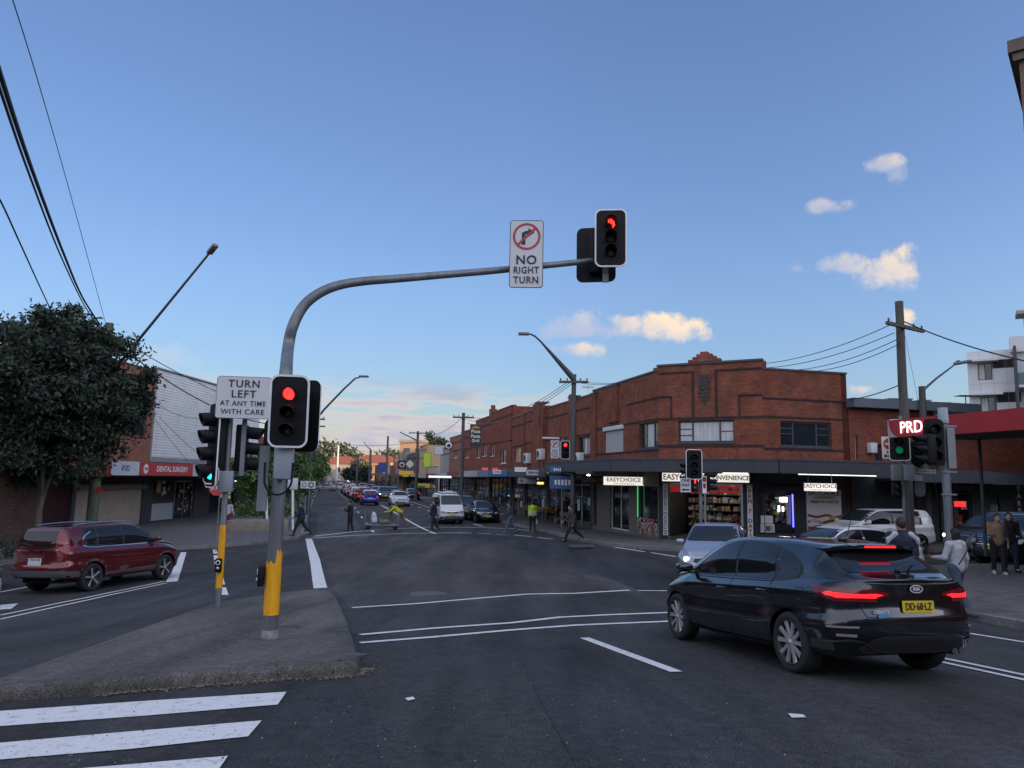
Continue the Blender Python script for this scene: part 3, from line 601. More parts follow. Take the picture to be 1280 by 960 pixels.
# ---- awning around the corner
AW = 2.75
def offline(p, d, w): n = Vector((d.y, -d.x, 0)); return p + n * w
nL = (ML.to_3x3() @ Vector((0, -1, 0))); nC = (MC.to_3x3() @ Vector((0, -1, 0))); nR = (MR.to_3x3() @ Vector((0, -1, 0)))
def isect(p, d, q, e):
    k = d.x * e.y - d.y * e.x; t = ((q.x - p.x) * e.y - (q.y - p.y) * e.x) / k; return p + d * t
SRE = SR + BX * 30
oL0 = LEW + nL * AW; oLC = isect(LEW + nL * AW, AX, CWL + nC * AW, cd_); oCR = isect(CWL + nC * AW, cd_, CWR + nR * AW, BX); oR1 = SR + BX * 1.0 + nR * AW
za_, zb3 = zl(.44), zl(.96)
zfl = zl(.50)
def loopslab(inner, outer, z0, z1, mb, mi=0):
    n = len(inner); vs = [(p.x, p.y, z) for z in (z0, z1) for p in inner + outer]
    k = 2 * n
    for i in range(n - 1): mb.add([vs[i], vs[i + 1], vs[n + i + 1], vs[n + i]], [(0, 1, 2, 3)], mi); mb.add([vs[k + i], vs[k + i + 1], vs[k + n + i + 1], vs[k + n + i]], [(0, 1, 2, 3)], mi)
    for i in range(n - 1): mb.add([vs[n + i], vs[n + i + 1], vs[k + n + i + 1], vs[k + n + i]], [(0, 1, 2, 3)], mi)
    for i in (0, n - 1): mb.add([vs[i], vs[n + i], vs[k + n + i], vs[k + i]], [(0, 1, 2, 3)], mi)
inn = [LEW - nL * .02, CWL + Vector((0, 0, 0)), CWR, SR + BX * 1.0]
inn = [LEW + nL * .004, isect(LEW + nL * .004, AX, CWL + nC * .004, cd_), isect(CWL + nC * .004, cd_, CWR + nR * .004, BX), SR + BX * 1.0 + nR * .004]
aw = MB(); loopslab(inn, [oL0, oLC, oCR, oR1], zl(.52), zl(.60), aw); put(aw, 'awning_soffit', mat('soffit', (.16, .17, .17), .7, var=.1, scale=3), cb, Matrix.Identity(4))
fa = MB()
for (p, q) in ((oL0, oLC), (oLC, oCR), (oCR, oR1)):
    Mf, Lf = frame(p, q); f2 = MB().box(0, Lf, -.05, .03, za_, zb3).box(0, Lf, -.075, -.052, zb3 - .05, zb3 + .02).box(0, Lf, -.075, -.052, za_ - .01, za_ + .05)
    fa.v, base = fa.v, len(fa.v); fa.add([Mf @ Vector(v) for v in f2.v], f2.f)
put(fa, 'awning_fascia', CHAR, cb, Matrix.Identity(4))
# ---- ground floor under the awning
zg = zb_
def gwx(M, u): return wx(M, u, 640)[0]
# main-street side: quality shop door, two doors, convenience window
g0, g1 = -5.6, None
xa = gwx(ML, 733); xb = gwx(ML, 746); xc = gwx(ML, 762); xd = gwx(ML, 786); xe = gwx(ML, 797); xf = gwx(ML, 826)
xa, xb = max(xa, .1), max(xb, .5)
zs1 = zl(.10)
put(wall_mb(LL, zg - .3, zl(.52), [(xa, xb, zg + .02, zl(-.15)), (xc, xd, zg + .02, zl(-.1)), (xe, LL - .12, zg + .55, zl(-.15))], mb=MB()), 'shop_wall', mat('taupe_render', (.16, .145, .125), .7, var=.15, scale=4), cb, ML)
window(cb, ML, xa, xb, zg + .02, zl(-.15), (1, 1.4), panes=[GLASS_DIM, GLASS_DIM]); window(cb, ML, xc, xd, zg + .02, zl(-.1), (1, 1), fm=FRAME_W, panes=[GLASS_DIM, GLASS_DIM]); window(cb, ML, xe, LL - .12, zg + .55, zl(-.15), (1,), panes=[GLASS_DIM])
put(MB().box(xe + .03, xe + .07, -.03, .0, zg + .8, zl(-.12)), 'green_light_strip', mat('green_led', (.1, .9, .3), .5, emis=.2, ecol=(.12, 1, .35)), cb, ML)
# leafy snack print along the window foot
sn = MB(); rr = random.Random(5)
for k in range(260):
    px, pz = rr.uniform(xe + .05, LL - .2), rr.uniform(zg + .08, zg + .8); s = rr.uniform(.03, .08); sn.add([(px - s, -.008 - .002 * (k % 4), pz - s * .7), (px + s, -.008 - .002 * (k % 4), pz - s * .5), (px + s * .8, -.008 - .002 * (k % 4), pz + s), (px - s * .7, -.008 - .002 * (k % 4), pz + s * .6)], [(0, 1, 2, 3)], rr.randrange(4))
put(sn, 'window_print', [mat('print_pink', (.35, .10, .10), .6), mat('print_cream', (.5, .42, .38), .6), mat('print_red', (.28, .03, .03), .6), mat('print_white', (.55, .5, .48), .6)], cb, ML)
# chamfer: wide lit shopfront
c0, c1 = .38, gwx(MC, 929)
put(wall_mb(LC, zg - .3, zl(.52), [(c0, c1, zg + .02, zl(.02))]), 'shop_wall', CHARW, cb, MC)
fr = MB().box(c0, c1, .03, .10, zl(-.10), zl(.01)).box(c0, c0 + .10, .03, .1, zg + .02, zl(-.1)).box(c1 - .1, c1, .03, .1, zg + .02, zl(-.1)).box((c0 + c1) / 2 - .04, (c0 + c1) / 2 + .04, .16, .2, zg + .02, zl(-.1))
put(fr, 'shop_window_frame', mat('alu', (.4, .41, .42), .35, metal=.8), cb, MC)
# interior box
inn2 = MB(); zc = zl(.0); D_ = 4.2
inn2.add([(c0 - .3, .3, zg), (c1 + .6, .3, zg), (c1 + .6, D_, zg), (c0 - .3, D_, zg)], [(0, 1, 2, 3)], 0); inn2.add([(c0 - .3, .3, zc + .3), (c1 + .6, .3, zc + .3), (c1 + .6, D_, zc + .3), (c0 - .3, D_, zc + .3)], [(3, 2, 1, 0)], 1)
inn2.add([(c0 - .3, D_, zg), (c1 + .6, D_, zg), (c1 + .6, D_, zc + .3), (c0 - .3, D_, zc + .3)], [(0, 1, 2, 3)], 1); inn2.add([(c0 - .3, .3, zg), (c0 - .3, D_, zg), (c0 - .3, D_, zc + .3), (c0 - .3, .3, zc + .3)], [(0, 1, 2, 3)], 1)
put(inn2, 'shop_interior', [mat('shop_floor', (.2, .2, .2), .4), mat('shop_wall_dark', (.05, .045, .045), .8)], cb, MC)
bn = MB().box(c0 + .05, c1 - .1, .35, .39, zl(-.42), zl(-.12)); rr = random.Random(9)
for k in range(5):
    x = c0 + (c1 - c0) * (.62 + .085 * (k - 1)); bn.box(x, x + .18, .335, .348, zl(-.32), zl(-.2), 1 + k % 2)
put(bn, 'red_banner', [mat('banner_red', (.30, .02, .02), .6, emis=.12, ecol=(.6, .03, .03)), mat('banner_cream', (.6, .55, .4), .6), mat('banner_teal', (.1, .25, .28), .6)], cb, MC)
lt = MB()
for k in range(2): lt.box(c0 + .4, c1 - .3, 1.3 + 1.3 * k, 1.42 + 1.3 * k, zc + .22, zc + .27)
put(lt, 'ceiling_light', mat('shop_light', (.9, .9, .9), .4, emis=2.6, ecol=(1, .93, .82)), cb, MC)
cols = [mat('pack_red', (.35, .04, .03), .5), mat('pack_white', (.6, .58, .52), .5), mat('pack_yellow', (.5, .36, .05), .5), mat('pack_brown', (.14, .09, .06), .5), mat('pack_blue', (.06, .1, .25), .5), mat('pack_green', (.06, .16, .08), .5), mat('shelf_dark', (.04, .04, .045), .5), mat('pack_cream', (.42, .36, .26), .5)]
shv = MB()
for (ya, xs0, xs1, hmax) in ((1.0, c0 + .9, c1 - .5, 1.0), (2.2, c0 + .3, c1 - .2, 1.7), (3.6, c0, c1, 2.3)):
    z = zg + .12
    while z < zg + hmax:
        shv.box(xs0, xs1, ya, ya + .4, z, z + .03, 6); x = xs0 + .02
        while x < xs1 - .1:
            w = rr.uniform(.05, .16); h = rr.uniform(.08, .26)
            if rr.random() < .85: shv.box(x, x + w * .9, ya + rr.uniform(0, .06), ya + .3, z + .032, z + .032 + h, rr.choice((0, 1, 1, 2, 3, 3, 4, 5, 7, 7)))
            x += w
        z += .36
put(shv, 'stocked_shelves', cols, cb, MC)
# side shop window on Mashman Ave wall
s0, s1 = gwx(MR, 950), gwx(MR, 993)
put(wall_mb(LR, zg - .3, zl(.52), [(s0, s1, zg + .45, zl(-.32))]), 'shop_wall', CHARW, cb, MR)
window(cb, MR, s0, s1, zg + .45, zl(-.32), (1,), panes=[mat('clear_dark_glass', (.02, .02, .025), .05, spec=.6)], depth=.26)
ws = MB(); rr = random.Random(12)
for k in range(60):
    px, pz = rr.uniform(s0 + .12, s1 - .35), rr.uniform(zg + .85, zl(-.62)); ws.bbox(px, px + rr.uniform(.05, .16), .12 + .01 * (k % 9), .22, pz, pz + rr.uniform(.05, .2), .006, rr.choice((1, 1, 2, 3, 3, 4, 5, 7, 0)), seg=1)
ws.box(s0 + .06, s0 + .5, .08, .1, zl(-.52), zl(-.36), 0)
ws.box(s1 - .28, s1 - .1, .1, .2, zg + .8, zl(-.45), 7)
put(ws, 'window_display', cols, cb, MR)
put(MB().box(s0 + .05, s0 + .62, .02, .03, zg + .85, zg + 1.18).box(s0 + .03, s0 + .7, .03, .04, zg + .48, zg + .83), 'window_poster', SIGNW, cb, MR)
for k in range(6):
    rr = random.Random(k + 3); put(MB().box(s0 + .06 + .1 * k, s0 + .15 + .1 * k, .014, .018, zg + .54, zg + .76), 'poster_picture', rr.choice(cols[:5]), cb, MR)
put(MB().box(s0 + .78, s1 - .08, .03, .04, zg + .5, zg + .82), 'window_poster', LETK, cb, MR)
put(MB().box(s1 - .09, s1 - .05, -.02, .02, zg + .7, zl(-.4)), 'blue_light_strip', mat('blue_led', (.1, .1, 1), .5, emis=1.6, ecol=(.10, .10, 1)), cb, MR)
put(MB().bbox(s0 - .1, s1 + .25, -.22, .0, zl(-.3), zl(-.06), .02), 'shutter_box', LETK, cb, MR)
# two display lights inside the window
put(MB().box(s0 + .95, s0 + 1.02, .1, .14, zg + 1.35, zg + 1.6).box(s0 + 1.15, s0 + 1.21, .1, .14, zg + 1.35, zg + 1.55).box(s0 + 1.05, s0 + 1.4, .1, .14, zg + 1.75, zg + 1.95), 'display_light', mat('display_lamp', (.9, .9, .9), .4, emis=1.5), cb, MR)
# ---- signs of the corner shop
def lightbox(name, label, M, xa, xb, za, zb, ya, yb, face=None, cat='shop sign', edge=None):
    t = thing(name, label, cat, tuple(M @ Vector(((xa + xb) / 2, (ya + yb) / 2, za))))
    put(MB().bbox(xa, xb, ya, yb, za, zb, .012), 'box', edge or FRAME_DK, t, M); put(MB().box(xa + .02, xb - .02, ya - .006, ya - .0, za + .02, zb - .02), 'sign_face', face or LITW, t, M)
    return t
xk0, xk1 = wx(MC, 829, 600)[0], wx(MC, 940, 600)[0]
k = lightbox('shop_sign', 'long illuminated white sign reading EASYCHOICE CONVENIENCE above the corner shopfront', MC, xk0 + .05, xk1 - .02, zl(.02) + .01, zl(.44), -.34, -.14)
wk = xk1 - xk0; sign_text(k, MC, 'EASYCHOICE', xk0 + wk * .28, zl(.23), .35, LETR, y=-.352, bold=.008, sx=.95); sign_text(k, MC, 'CONVENIENCE', xk0 + wk * .77, zl(.23), .27, LETK, y=-.352, bold=.006, sx=.93)
for (ua, txt, lab, mt, n) in ((829.5, 'EASYCHOICE CONVENIENCE', 'tall narrow white sign with EASYCHOICE CONVENIENCE turned sideways left of the shopfront', LETK, 0), (934.5, 'OPEN 7 DAYS', 'tall narrow white sign with OPEN 7 DAYS stacked down the right shopfront pillar', LETR, 1)):
    xx = wx(MC, ua, 640)[0]; t = lightbox('pillar_sign', lab, MC, xx, xx + .26, zg + .12, zl(.0), -.12, -.03, face=SIGNW)
    if n == 0: sign_text(t, MC, txt, xx + .13, (zg + .12 + zl(0)) / 2, .2, mt, y=-.13, bold=.005, rot=-PI / 2, sx=.93)
    else:
        for i, ch in enumerate(txt):
            if ch != ' ': sign_text(t, MC, ch, xx + .13, zl(-.12) - i * (zl(0) - zg - .3) / 10.6, .23, LETR if i < 6 else LETK, y=-.13, bold=.006)
def hang(M, xc, w, y, za, zb, l1, l2, label, c1=LETR, c2=LETK, face=None):
    t = lightbox('hanging_sign', label, M, xc - w / 2, xc + w / 2, za, zb, y - .09, y + .09, face=face)
    for xh in (xc - w * .35, xc + w * .35): put(MB().tube([(xh, y, zb), (xh, y, zl(.53))], .012, 6), 'hanger', FRAME_W, t, M)
    if l2: sign_text(t, M, l1, xc, za + (zb - za) * .62, (zb - za) * .62, c1, y=y - .104, bold=.004); sign_text(t, M, l2, xc, za + (zb - za) * .2, (zb - za) * .27, c2, y=y - .104, space=1.35)
    else: sign_text(t, M, l1, xc, (za + zb) / 2, (zb - za) * .62, c1, y=y - .104, bold=.004)
    return t
# hanging signs are seen nearly square on: set them across the footpath
def cross_frame(u, Y, w):
    p = D(u, 605, Y); n = Vector((p.x, p.y, 0)).normalized(); r = Vector((n.y, -n.x, 0)); return frame(p - r * w / 2, p + r * w / 2)[0]
Mh = cross_frame(779.5, 36.0, 2); hang(Mh, 1, 1.95, 0, zl(-.20), zl(.24), 'EASYCHOICE', 'CONVENIENCE', 'illuminated white EASYCHOICE sign hanging under the awning on the main street side')
Mh = cross_frame(1025, 29.6, 2); hang(Mh, 1, 1.22, 0, zl(-.25), zl(.09), 'EASYCHOICE', 'CONVENIENCE', 'small illuminated EASYCHOICE sign hanging above the snacks poster')
Mh = cross_frame(741, 38.5, 2); hang(Mh, 1, 1.1, 0, zl(-.14), zl(.26), 'QUALITY', None, 'dark brown sign reading QUALITY hanging beside the long white convenience sign', c1=mat('letter_pink', (.5, .3, .3), .5), face=mat('sign_brown', (.07, .03, .03), .5))
# snacks poster on the wall
xp, xq = wx(MR, 1008, 640)[0], wx(MR, 1051, 640)[0]
LR2 = LR
po = thing('wall_poster', 'large poster advertising American snacks on the charcoal side wall', 'poster', tuple(MR @ Vector(((xp + xq) / 2, -.03, zg + .3))))
pz1 = zl(-.18); pz0 = zg + .18
put(MB().box(xp, xq, -.05, -.004, pz0, pz1), 'backing_board', SIGNW, po, MR); pm = (xp + xq) / 2
sign_text(po, MR, 'EASYCHOICE', pm, pz1 - .17, .26, LETK, y=-.06, bold=.003); sign_text(po, MR, 'CONVENIENCE', pm, pz1 - .35, .15, LETK, y=-.06); sign_text(po, MR, 'AMERICAN SNACKS', pm, pz1 - .53, .16, LETR, y=-.06, bold=.003)
ps = MB(); rr = random.Random(4)
for k_ in range(9):
    za2 = pz0 + .02 + k_ * .115
    n = 14
    for i in range(n):
        xa2 = xp + .02 + (xq - xp - .04) * i / n; xb2 = xp + .02 + (xq - xp - .04) * (i + 1) / n; w0 = .04 * math.sin(i * .8 + k_); w1 = .04 * math.sin((i + 1) * .8 + k_)
        if k_ % 2 == 0: ps.add([(xa2, -.054, za2 + w0), (xb2, -.054, za2 + w1), (xb2, -.054, za2 + .11 + w1), (xa2, -.054, za2 + .11 + w0)], [(0, 1, 2, 3)])
put(ps, 'stripes', mat('stripe_red', (.32, .03, .035), .5), po, MR)
put(MB().prism(rounded(.5, .36, .15, cx=xp + .42, cy=pz0 + .28), .056, .06, M=UP), 'dark_patch', LETK, po, MR); put(MB().prism(rounded(.42, .42, .2, cx=xq - .42, cy=pz0 + .82), .056, .06, M=UP), 'yellow_disc', mat('disc_yellow', (.55, .38, .03), .5), po, MR)
sign_text(po, MR, 'Cheetos', xp + .5, pz0 + .3, .28, MATS['disc_yellow'], y=-.065, bold=.008); sign_text(po, MR, 'TAKIS', xq - .42, pz0 + .25, .2, MATS['disc_yellow'], y=-.065, bold=.006, rot=-.2); sign_text(po, MR, 'NERDS', xp + .42, pz0 + .8, .22, SIGNW, y=-.065, bold=.005); sign_text(po, MR, "Lay's", xq - .42, pz0 + .82, .2, LETR, y=-.07, bold=.005)
# awning lights
for (M_, xa3, xb3, nm) in ((MC, LC - 1.3, LC - .2, 0), (MR, .3, LR - .2, 1), (MR, LR + .6, LR + 2.4, 2)):
    t = thing('awning_light', ('slim fluorescent light under the awning right of the lit shopfront sign', 'slim fluorescent light under the awning over the side window', 'slim fluorescent light under the awning right of the snacks poster')[nm], 'light', tuple(M_ @ Vector((xa3, -1.9, zl(.44)))))
    put(MB().box(xa3, xb3, -1.96, -1.84, zl(.45), zl(.5)), 'housing', FRAME_W, t, M_); put(MB().tube([(xa3 + .04, -1.9, zl(.42)), (xb3 - .04, -1.9, zl(.42))], .018, 8), 'lamp_tube', mat('tube_dim', (.9, .9, .9), .4, emis=.6, ecol=(1, .97, .9)), t, M_)
pl_ = D(735.5, 594, 39); tag(MB().lathe([(.001, -.06), (.07, -.04), (.09, 0), (.001, .06)], 14).build('awning_lamp', TUBE, loc=pl_), 'bright round lamp under the awning above the brown QUALITY sign', 'lamp')
# == unseen ridge added behind the viewer's right shoulder to block the low sun
def ridge():
    mb = MB(); rr = random.Random(2); ys = list(range(-220, 141, 6)); vs = []
    for y in ys:
        top = (23 if y < 30 else 23 - 8 * (y - 30) / 110) * min(1, (y + 240) / 50) + rr.uniform(-1, 1)
        for (dx, h) in ((-14, 0), (-5, .7), (0, .95), (8, 1.0), (16, .9), (40, 0)):
            vs.append((118 + dx + rr.uniform(-1, 1), y, g(118, y) - .5 + top * h))
    k = 6; f = [(i * k + j, i * k + j + 1, (i + 1) * k + j + 1, (i + 1) * k + j) for i in range(len(ys) - 1) for j in range(k - 1)]
    mb.add(vs, f, 0, False); struct(mb.build('added_hills', mat('added_hill_scrub', (.05, .065, .03), .95, var=.5, scale=.3)))
ridge()
# unseen dark bank added behind the viewer for glass and car paint to reflect
bk = MB(); rr = random.Random(6); xs_ = list(range(-90, 120, 5)); vs = []
for x in xs_:
    for (dy, h) in ((6, 0), (0, .6), (-6, .95), (-14, 1), (-40, .2)): vs.append((x, -26 + dy + rr.uniform(-1, 1), g(x, -26) - .4 + (11 + rr.uniform(-1.2, 1.2)) * h))
bk.add(vs, [(i * 5 + j, i * 5 + j + 1, i * 5 + 6 + j, i * 5 + 5 + j) for i in range(len(xs_) - 1) for j in range(4)], 0, False); struct(bk.build('added_hills', mat('added_bank_scrub', (.02, .025, .014), .95, var=.5, scale=.3)))
# == shop fronts
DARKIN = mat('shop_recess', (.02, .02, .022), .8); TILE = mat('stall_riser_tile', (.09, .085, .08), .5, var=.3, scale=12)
def shopfront(par, M, x0, x1, zg, zt, seed, riser=.45, lit=0., doors=1):
    rr = random.Random(seed); Lf = x1 - x0
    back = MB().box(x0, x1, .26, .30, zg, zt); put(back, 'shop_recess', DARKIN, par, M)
    fr = MB(); nb_ = max(2, int(Lf / 1.5)); cuts = [x0 + Lf * i / nb_ for i in range(nb_ + 1)]; dk = rr.randrange(nb_)
    for c in cuts: fr.box(c - .035, c + .035, .06, .14, zg, zt)
    fr.box(x0, x1, .062, .138, zt - .09, zt - .004); fr.box(x0, x1, .062, .138, zt - .55, zt - .49)
    put(fr, 'shop_frame', rr.choice((MATS['alu'], FRAME_DK, FRAME_W)), par, M)
    for i in range(nb_):
        if i != dk: put(MB().box(cuts[i] + .036, cuts[i + 1] - .036, .05, .13, zg, zg + riser), 'stall_riser', TILE, par, M)
    gl_ = MB()
    for i in range(nb_): gl_.box(cuts[i] + .036, cuts[i + 1] - .036, .10, .105, zg + (riser if i != dk else .03), zt - .1)
    put(gl_, 'shop_glass', GLASS_DIM, par, M)
    for i in range(nb_):
        if i == dk: continue
        for q in range(rr.randrange(1, 4)):
            w, h = rr.uniform(.2, .55), rr.uniform(.25, .7); px = rr.uniform(cuts[i] + .08, cuts[i + 1] - .08 - w) if cuts[i + 1] - cuts[i] > w + .2 else cuts[i] + .06; pz = zg + riser + rr.uniform(.05, 1.0)
            put(MB().box(px, px + w, .085 - .004 * q, .088 - .004 * q, pz, min(pz + h, zt - .15)), 'window_poster', rr.choice(cols[:6] + [SIGNW, SIGNW]), par, M)
    if lit:
        put(MB().box(x0 + .3, x1 - .3, .2, .22, zt - .4, zt - .32), 'shop_light', mat('warm_light_%d' % int(lit * 10), (.9, .8, .6), .5, emis=lit, ecol=(1, .86, .62)), par, M)
def row_building(name, label, p0, d, len_, zg, ztop_, m, wins=(), depth=11, shop=True, zaw=None, seed=0, roofm=None, wframe=None, pils=(), lit=0, awn=None, awc=None, awh=.5, string=True, side=None, low=3.4):
    """facade starts at p0 (left seen from outside) along d for len_; everything else is a child"""
    t = thing(name, label, 'building', (p0.x, p0.y, zg)); M, L0 = frame(p0, p0 + d * len_); n = M.to_3x3() @ Vector((0, -1, 0)); zaw = zaw if zaw is not None else zg + 3.3
    ops = [(w[0], w[1], w[2], w[3]) for w in wins]
    put(wall_mb(L0, zaw - (0 if shop else low), ztop_, ops), 'wall', m, t, M)
    put(MB().box(-.02, L0 + .02, -.05, .33, ztop_ + .003, ztop_ + .08), 'parapet_cap', FRAME_DK, t, M)
    for (q0, dd, ll) in ((p0 + d * (L0 - .01), -n, depth), (p0 - n * depth, n, depth), ):
        Ms, Ls = frame(q0, q0 + dd * (ll - .01)); put(wall_mb(Ls, zg - .4, ztop_ - .02), 'side_wall', side or m, t, Ms)
    rfm = MB().box(.1, L0 - .1, .3, depth - .1, ztop_ - .5, ztop_ - .45); put(rfm, 'roof', roofm or MATS['roof_sheet'], t, M)
    Mb, Lb = frame(p0 + d * (L0 - .02) - n * depth, p0 - n * depth); put(wall_mb(Lb, zg - .4, ztop_ - .05), 'rear_wall', side or m, t, Mb)
    for w in wins:
        k = w[4] if len(w) > 4 else {}
        window(t, M, *w[:4], **k)
    if string and ztop_ - zaw > 2.2:
        s_ = MB().box(0, L0, -.03, -.002, ztop_ - .75, ztop_ - .66)
        if wins: s_.box(0, L0, -.03, -.002, max(w[3] for w in wins) + .06, max(w[3] for w in wins) + .15)
        put(s_, 'string_course', BRKD, t, M)
    for (x_, w_, ht) in pils:
        put(MB().box(x_, x_ + w_, -.16, .0, zaw, ht).box(x_ + w_ * .25, x_ + w_ * .75, -.24, -.162, zaw, ht + .18).box(x_ - .04, x_ + w_ + .04, -.20, .3, ht + .003, ht + .09, 1), 'pilaster', [m, FRAME_DK], t, M)
    if shop: shopfront(t, M, .25, L0 - .25, zg, zaw - .35, seed, lit=lit); put(MB().box(0, .25, -.02, .3, zg - .3, zaw).box(L0 - .25, L0, -.02, .3, zg - .3, zaw).box(.25, L0 - .25, -.01, .3, zaw - .35, zaw), 'shop_pier', mat('pier_%d' % (seed % 4), ((.10, .09, .08), (.06, .06, .065), (.17, .15, .13), (.08, .05, .045))[seed % 4], .7, var=.15, scale=3), t, M)
    if awn:
        put(MB().box(.03, L0 - .03, -awn, .0, zaw - .35, zaw - .25), 'awning_soffit', MATS['soffit'], t, M)
        put(MB().box(.03, L0 - .03, -awn - .06, -awn, zaw - .45, zaw - .45 + awh), 'awning_fascia', awc or CHAR, t, M)
    return t, M, L0
WF = dict(fm=FRAME_W)
zgR = lambda a: g(*S(a, 13.5).xy) + KH
aL = LEW.dot(AX); F0 = AX * 0 + BX * LEW.dot(BX)
def aof(u, v=560): q = onwall(u, v, F0, AX); return q.dot(AX), q.z
def seg_main(uR, uL, vtop, u_t, name, label, m, wins=(), seed=0, aR=None, pils=(), **k):
    """building on the main street between pixel columns uR (near) and uL (far)"""
    a0 = aR if aR is not None else aof(uR)[0]; a1 = aof(uL)[0]; zt = aof(u_t, vtop)[1]; p0 = F0 + AX * a1; zg = zgR((a0 + a1) / 2)
    W_ = []
    for (ua, ub, vt, vb, kw) in wins:
        xa_, xb_ = a1 - aof(ua)[0], a1 - aof(ub)[0]; um = (ua + ub) / 2; z1_, z0_ = aof(um, vt)[1], aof(um, vb)[1]
        W_.append((max(.3, xa_), min(a1 - a0 - .15, max(xb_, xa_ + .7)), z0_, z1_, kw))
    P_ = [(a1 - aof(ua)[0], max(.4, aof(ua)[0] - aof(ub)[0]), aof((ua + ub) / 2, vt)[1]) for (ua, ub, vt) in pils]
    return row_building(name, label, p0, -AX, a1 - a0, zg, zt, m, W_, seed=seed, pils=P_, **k) + (a1,)
l3 = dict(lights=(1, 1, 1), fm=FRAME_DK, panes=[GLASS, BLIND, BLIND], sill=True); l2 = dict(lights=(1, 1), fm=FRAME_W, sill=True)
WARM = mat('pane_painted_dusk', (.5, .30, .14), .25, var=.3, scale=3)  # warm dusk reflection painted into the pane colour
AWB = mat('awning_bluegrey', (.16, .19, .25), .5, var=.15, scale=2); AWBL = mat('awning_blue', (.05, .12, .26), .5, var=.15, scale=3); AWR = mat('awning_maroon', (.16, .03, .03), .5, var=.15, scale=3); AWW = mat('awning_pale', (.40, .38, .37), .5, var=.15, scale=2)
r2 = seg_main(741, 684, 502, 712, 'brick_shop_building', 'red brick shop building with white framed window, left of the corner shop', BRK, [(723, 737, 546, 569, l3), (697, 706, 551, 570, l2)], 1, aR=aL + .02, pils=[(713, 720, 497)], zaw=zl(.62), awn=2.75, awc=CHAR, lit=.0)
a_ = aof(684)[0]
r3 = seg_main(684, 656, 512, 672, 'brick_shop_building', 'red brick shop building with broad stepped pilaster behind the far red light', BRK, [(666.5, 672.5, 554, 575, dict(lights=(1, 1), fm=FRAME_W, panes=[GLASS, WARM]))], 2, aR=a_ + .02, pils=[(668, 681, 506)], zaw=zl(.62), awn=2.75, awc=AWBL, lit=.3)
r4 = seg_main(656, 640, 520, 650, 'brick_shop_building', 'low red brick shop building whose upper window has dusk reflection painted in its pane', BRK2, [(644, 651, 559, 577, dict(lights=(1,), fm=FRAME_W, panes=[WARM]))], 3, aR=aof(656)[0] + .02, zaw=zl(.62), awn=2.75, awc=AWB, lit=.5)
r5 = seg_main(640, 613, 516.5, 615, 'brick_shop_building', 'tall flat roofed red brick shop building with four white windows and a maroon awning', BRK2, [(626, 633, 562, 579, l2), (610 + 4, 618, 556, 570, l2)], 4, aR=aof(640)[0] + .02, zaw=zl(.6), awn=2.75, awc=AWW, lit=.4)
r6 = seg_main(613, 594, 527, 594, 'brick_shop_building', 'red brick shop building with a chimney stack beside the tall sign on the wooden pole', BRK2, [(604, 608, 556, 570, l2), (596.5, 600, 558, 572, l2)], 5, aR=aof(613)[0] + .02, zaw=zl(.55), awn=2.75, awc=AWR, lit=.4)
p_ = S(r6[3] - 2.5, 16); zt6 = aof(600, 521)[1]
put(MB().box(-.38, .38, -.4, .4, zt6 - 1, zt6 + .75).box(-.22, .22, -.25, .25, zt6 + .753, zt6 + 1.15), 'chimney', BRK2, r6[0], T(p_.x, p_.y, 0))
r7 = seg_main(594, 576, 541, 576, 'brick_shop_building', 'plain brick shop building just beyond the wooden pole with crossarm', BRK2, [(582, 586, 562, 572, l2)], 6, aR=aof(594)[0] + .02, zaw=zl(.5), awn=2.75, awc=AWW, lit=.6)
r8 = seg_main(576, 562, 548, 562, 'brick_shop_building', 'brown brick shop building with pale awning under the round hanging sign', BRKP, [(568, 572, 564, 572, l2)], 7, aR=aof(576)[0] + .02, zaw=zl(.4), awn=2.75, awc=AWR, lit=.8)
r9 = seg_main(562, 551, 562, 551, 'shop_building', 'grey rendered shop with a green banner on the right of the street', CONC, [], 8, aR=aof(562)[0] + .02, zaw=zl(.4), awn=2.75, awc=AWW, lit=.8)
a9 = r9[3]
# air conditioners and pipes on the brick row
def wallunit(r, u, v, w, h, d, name, m):
    M = r[1]; q = M.inverted() @ onwall(u, v, F0, AX); o = MB().bbox(q.x - w / 2, q.x + w / 2, -d, -.003, q.z - h / 2, q.z + h / 2, .03)
    t = put(o, name, m, None, M); return t
for (r, u, v, lab) in ((r3, 679, 568, 'white air conditioner on the brick wall left of the far red signal'), (r3, 662, 573, 'white air conditioner below the dusk painted window'), (r2, 727, 574, 'small air conditioner sitting on the awning beside the lamp pole')):
    o = wallunit(r, u, v, .95, .75 if v > 560 else .9, .35, 'air_conditioner', FRAME_W)
    M = r[1]; q = M.inverted() @ onwall(u, v, F0, AX); put(MB().lathe([(.25, -.37), (.25, -.352), (.02, -.352)], 20, M=T(q.x - .1, 0, q.z), axis='Y'), 'fan_grille', FRAME_DK, o, M); tag(o, lab, 'air conditioner')
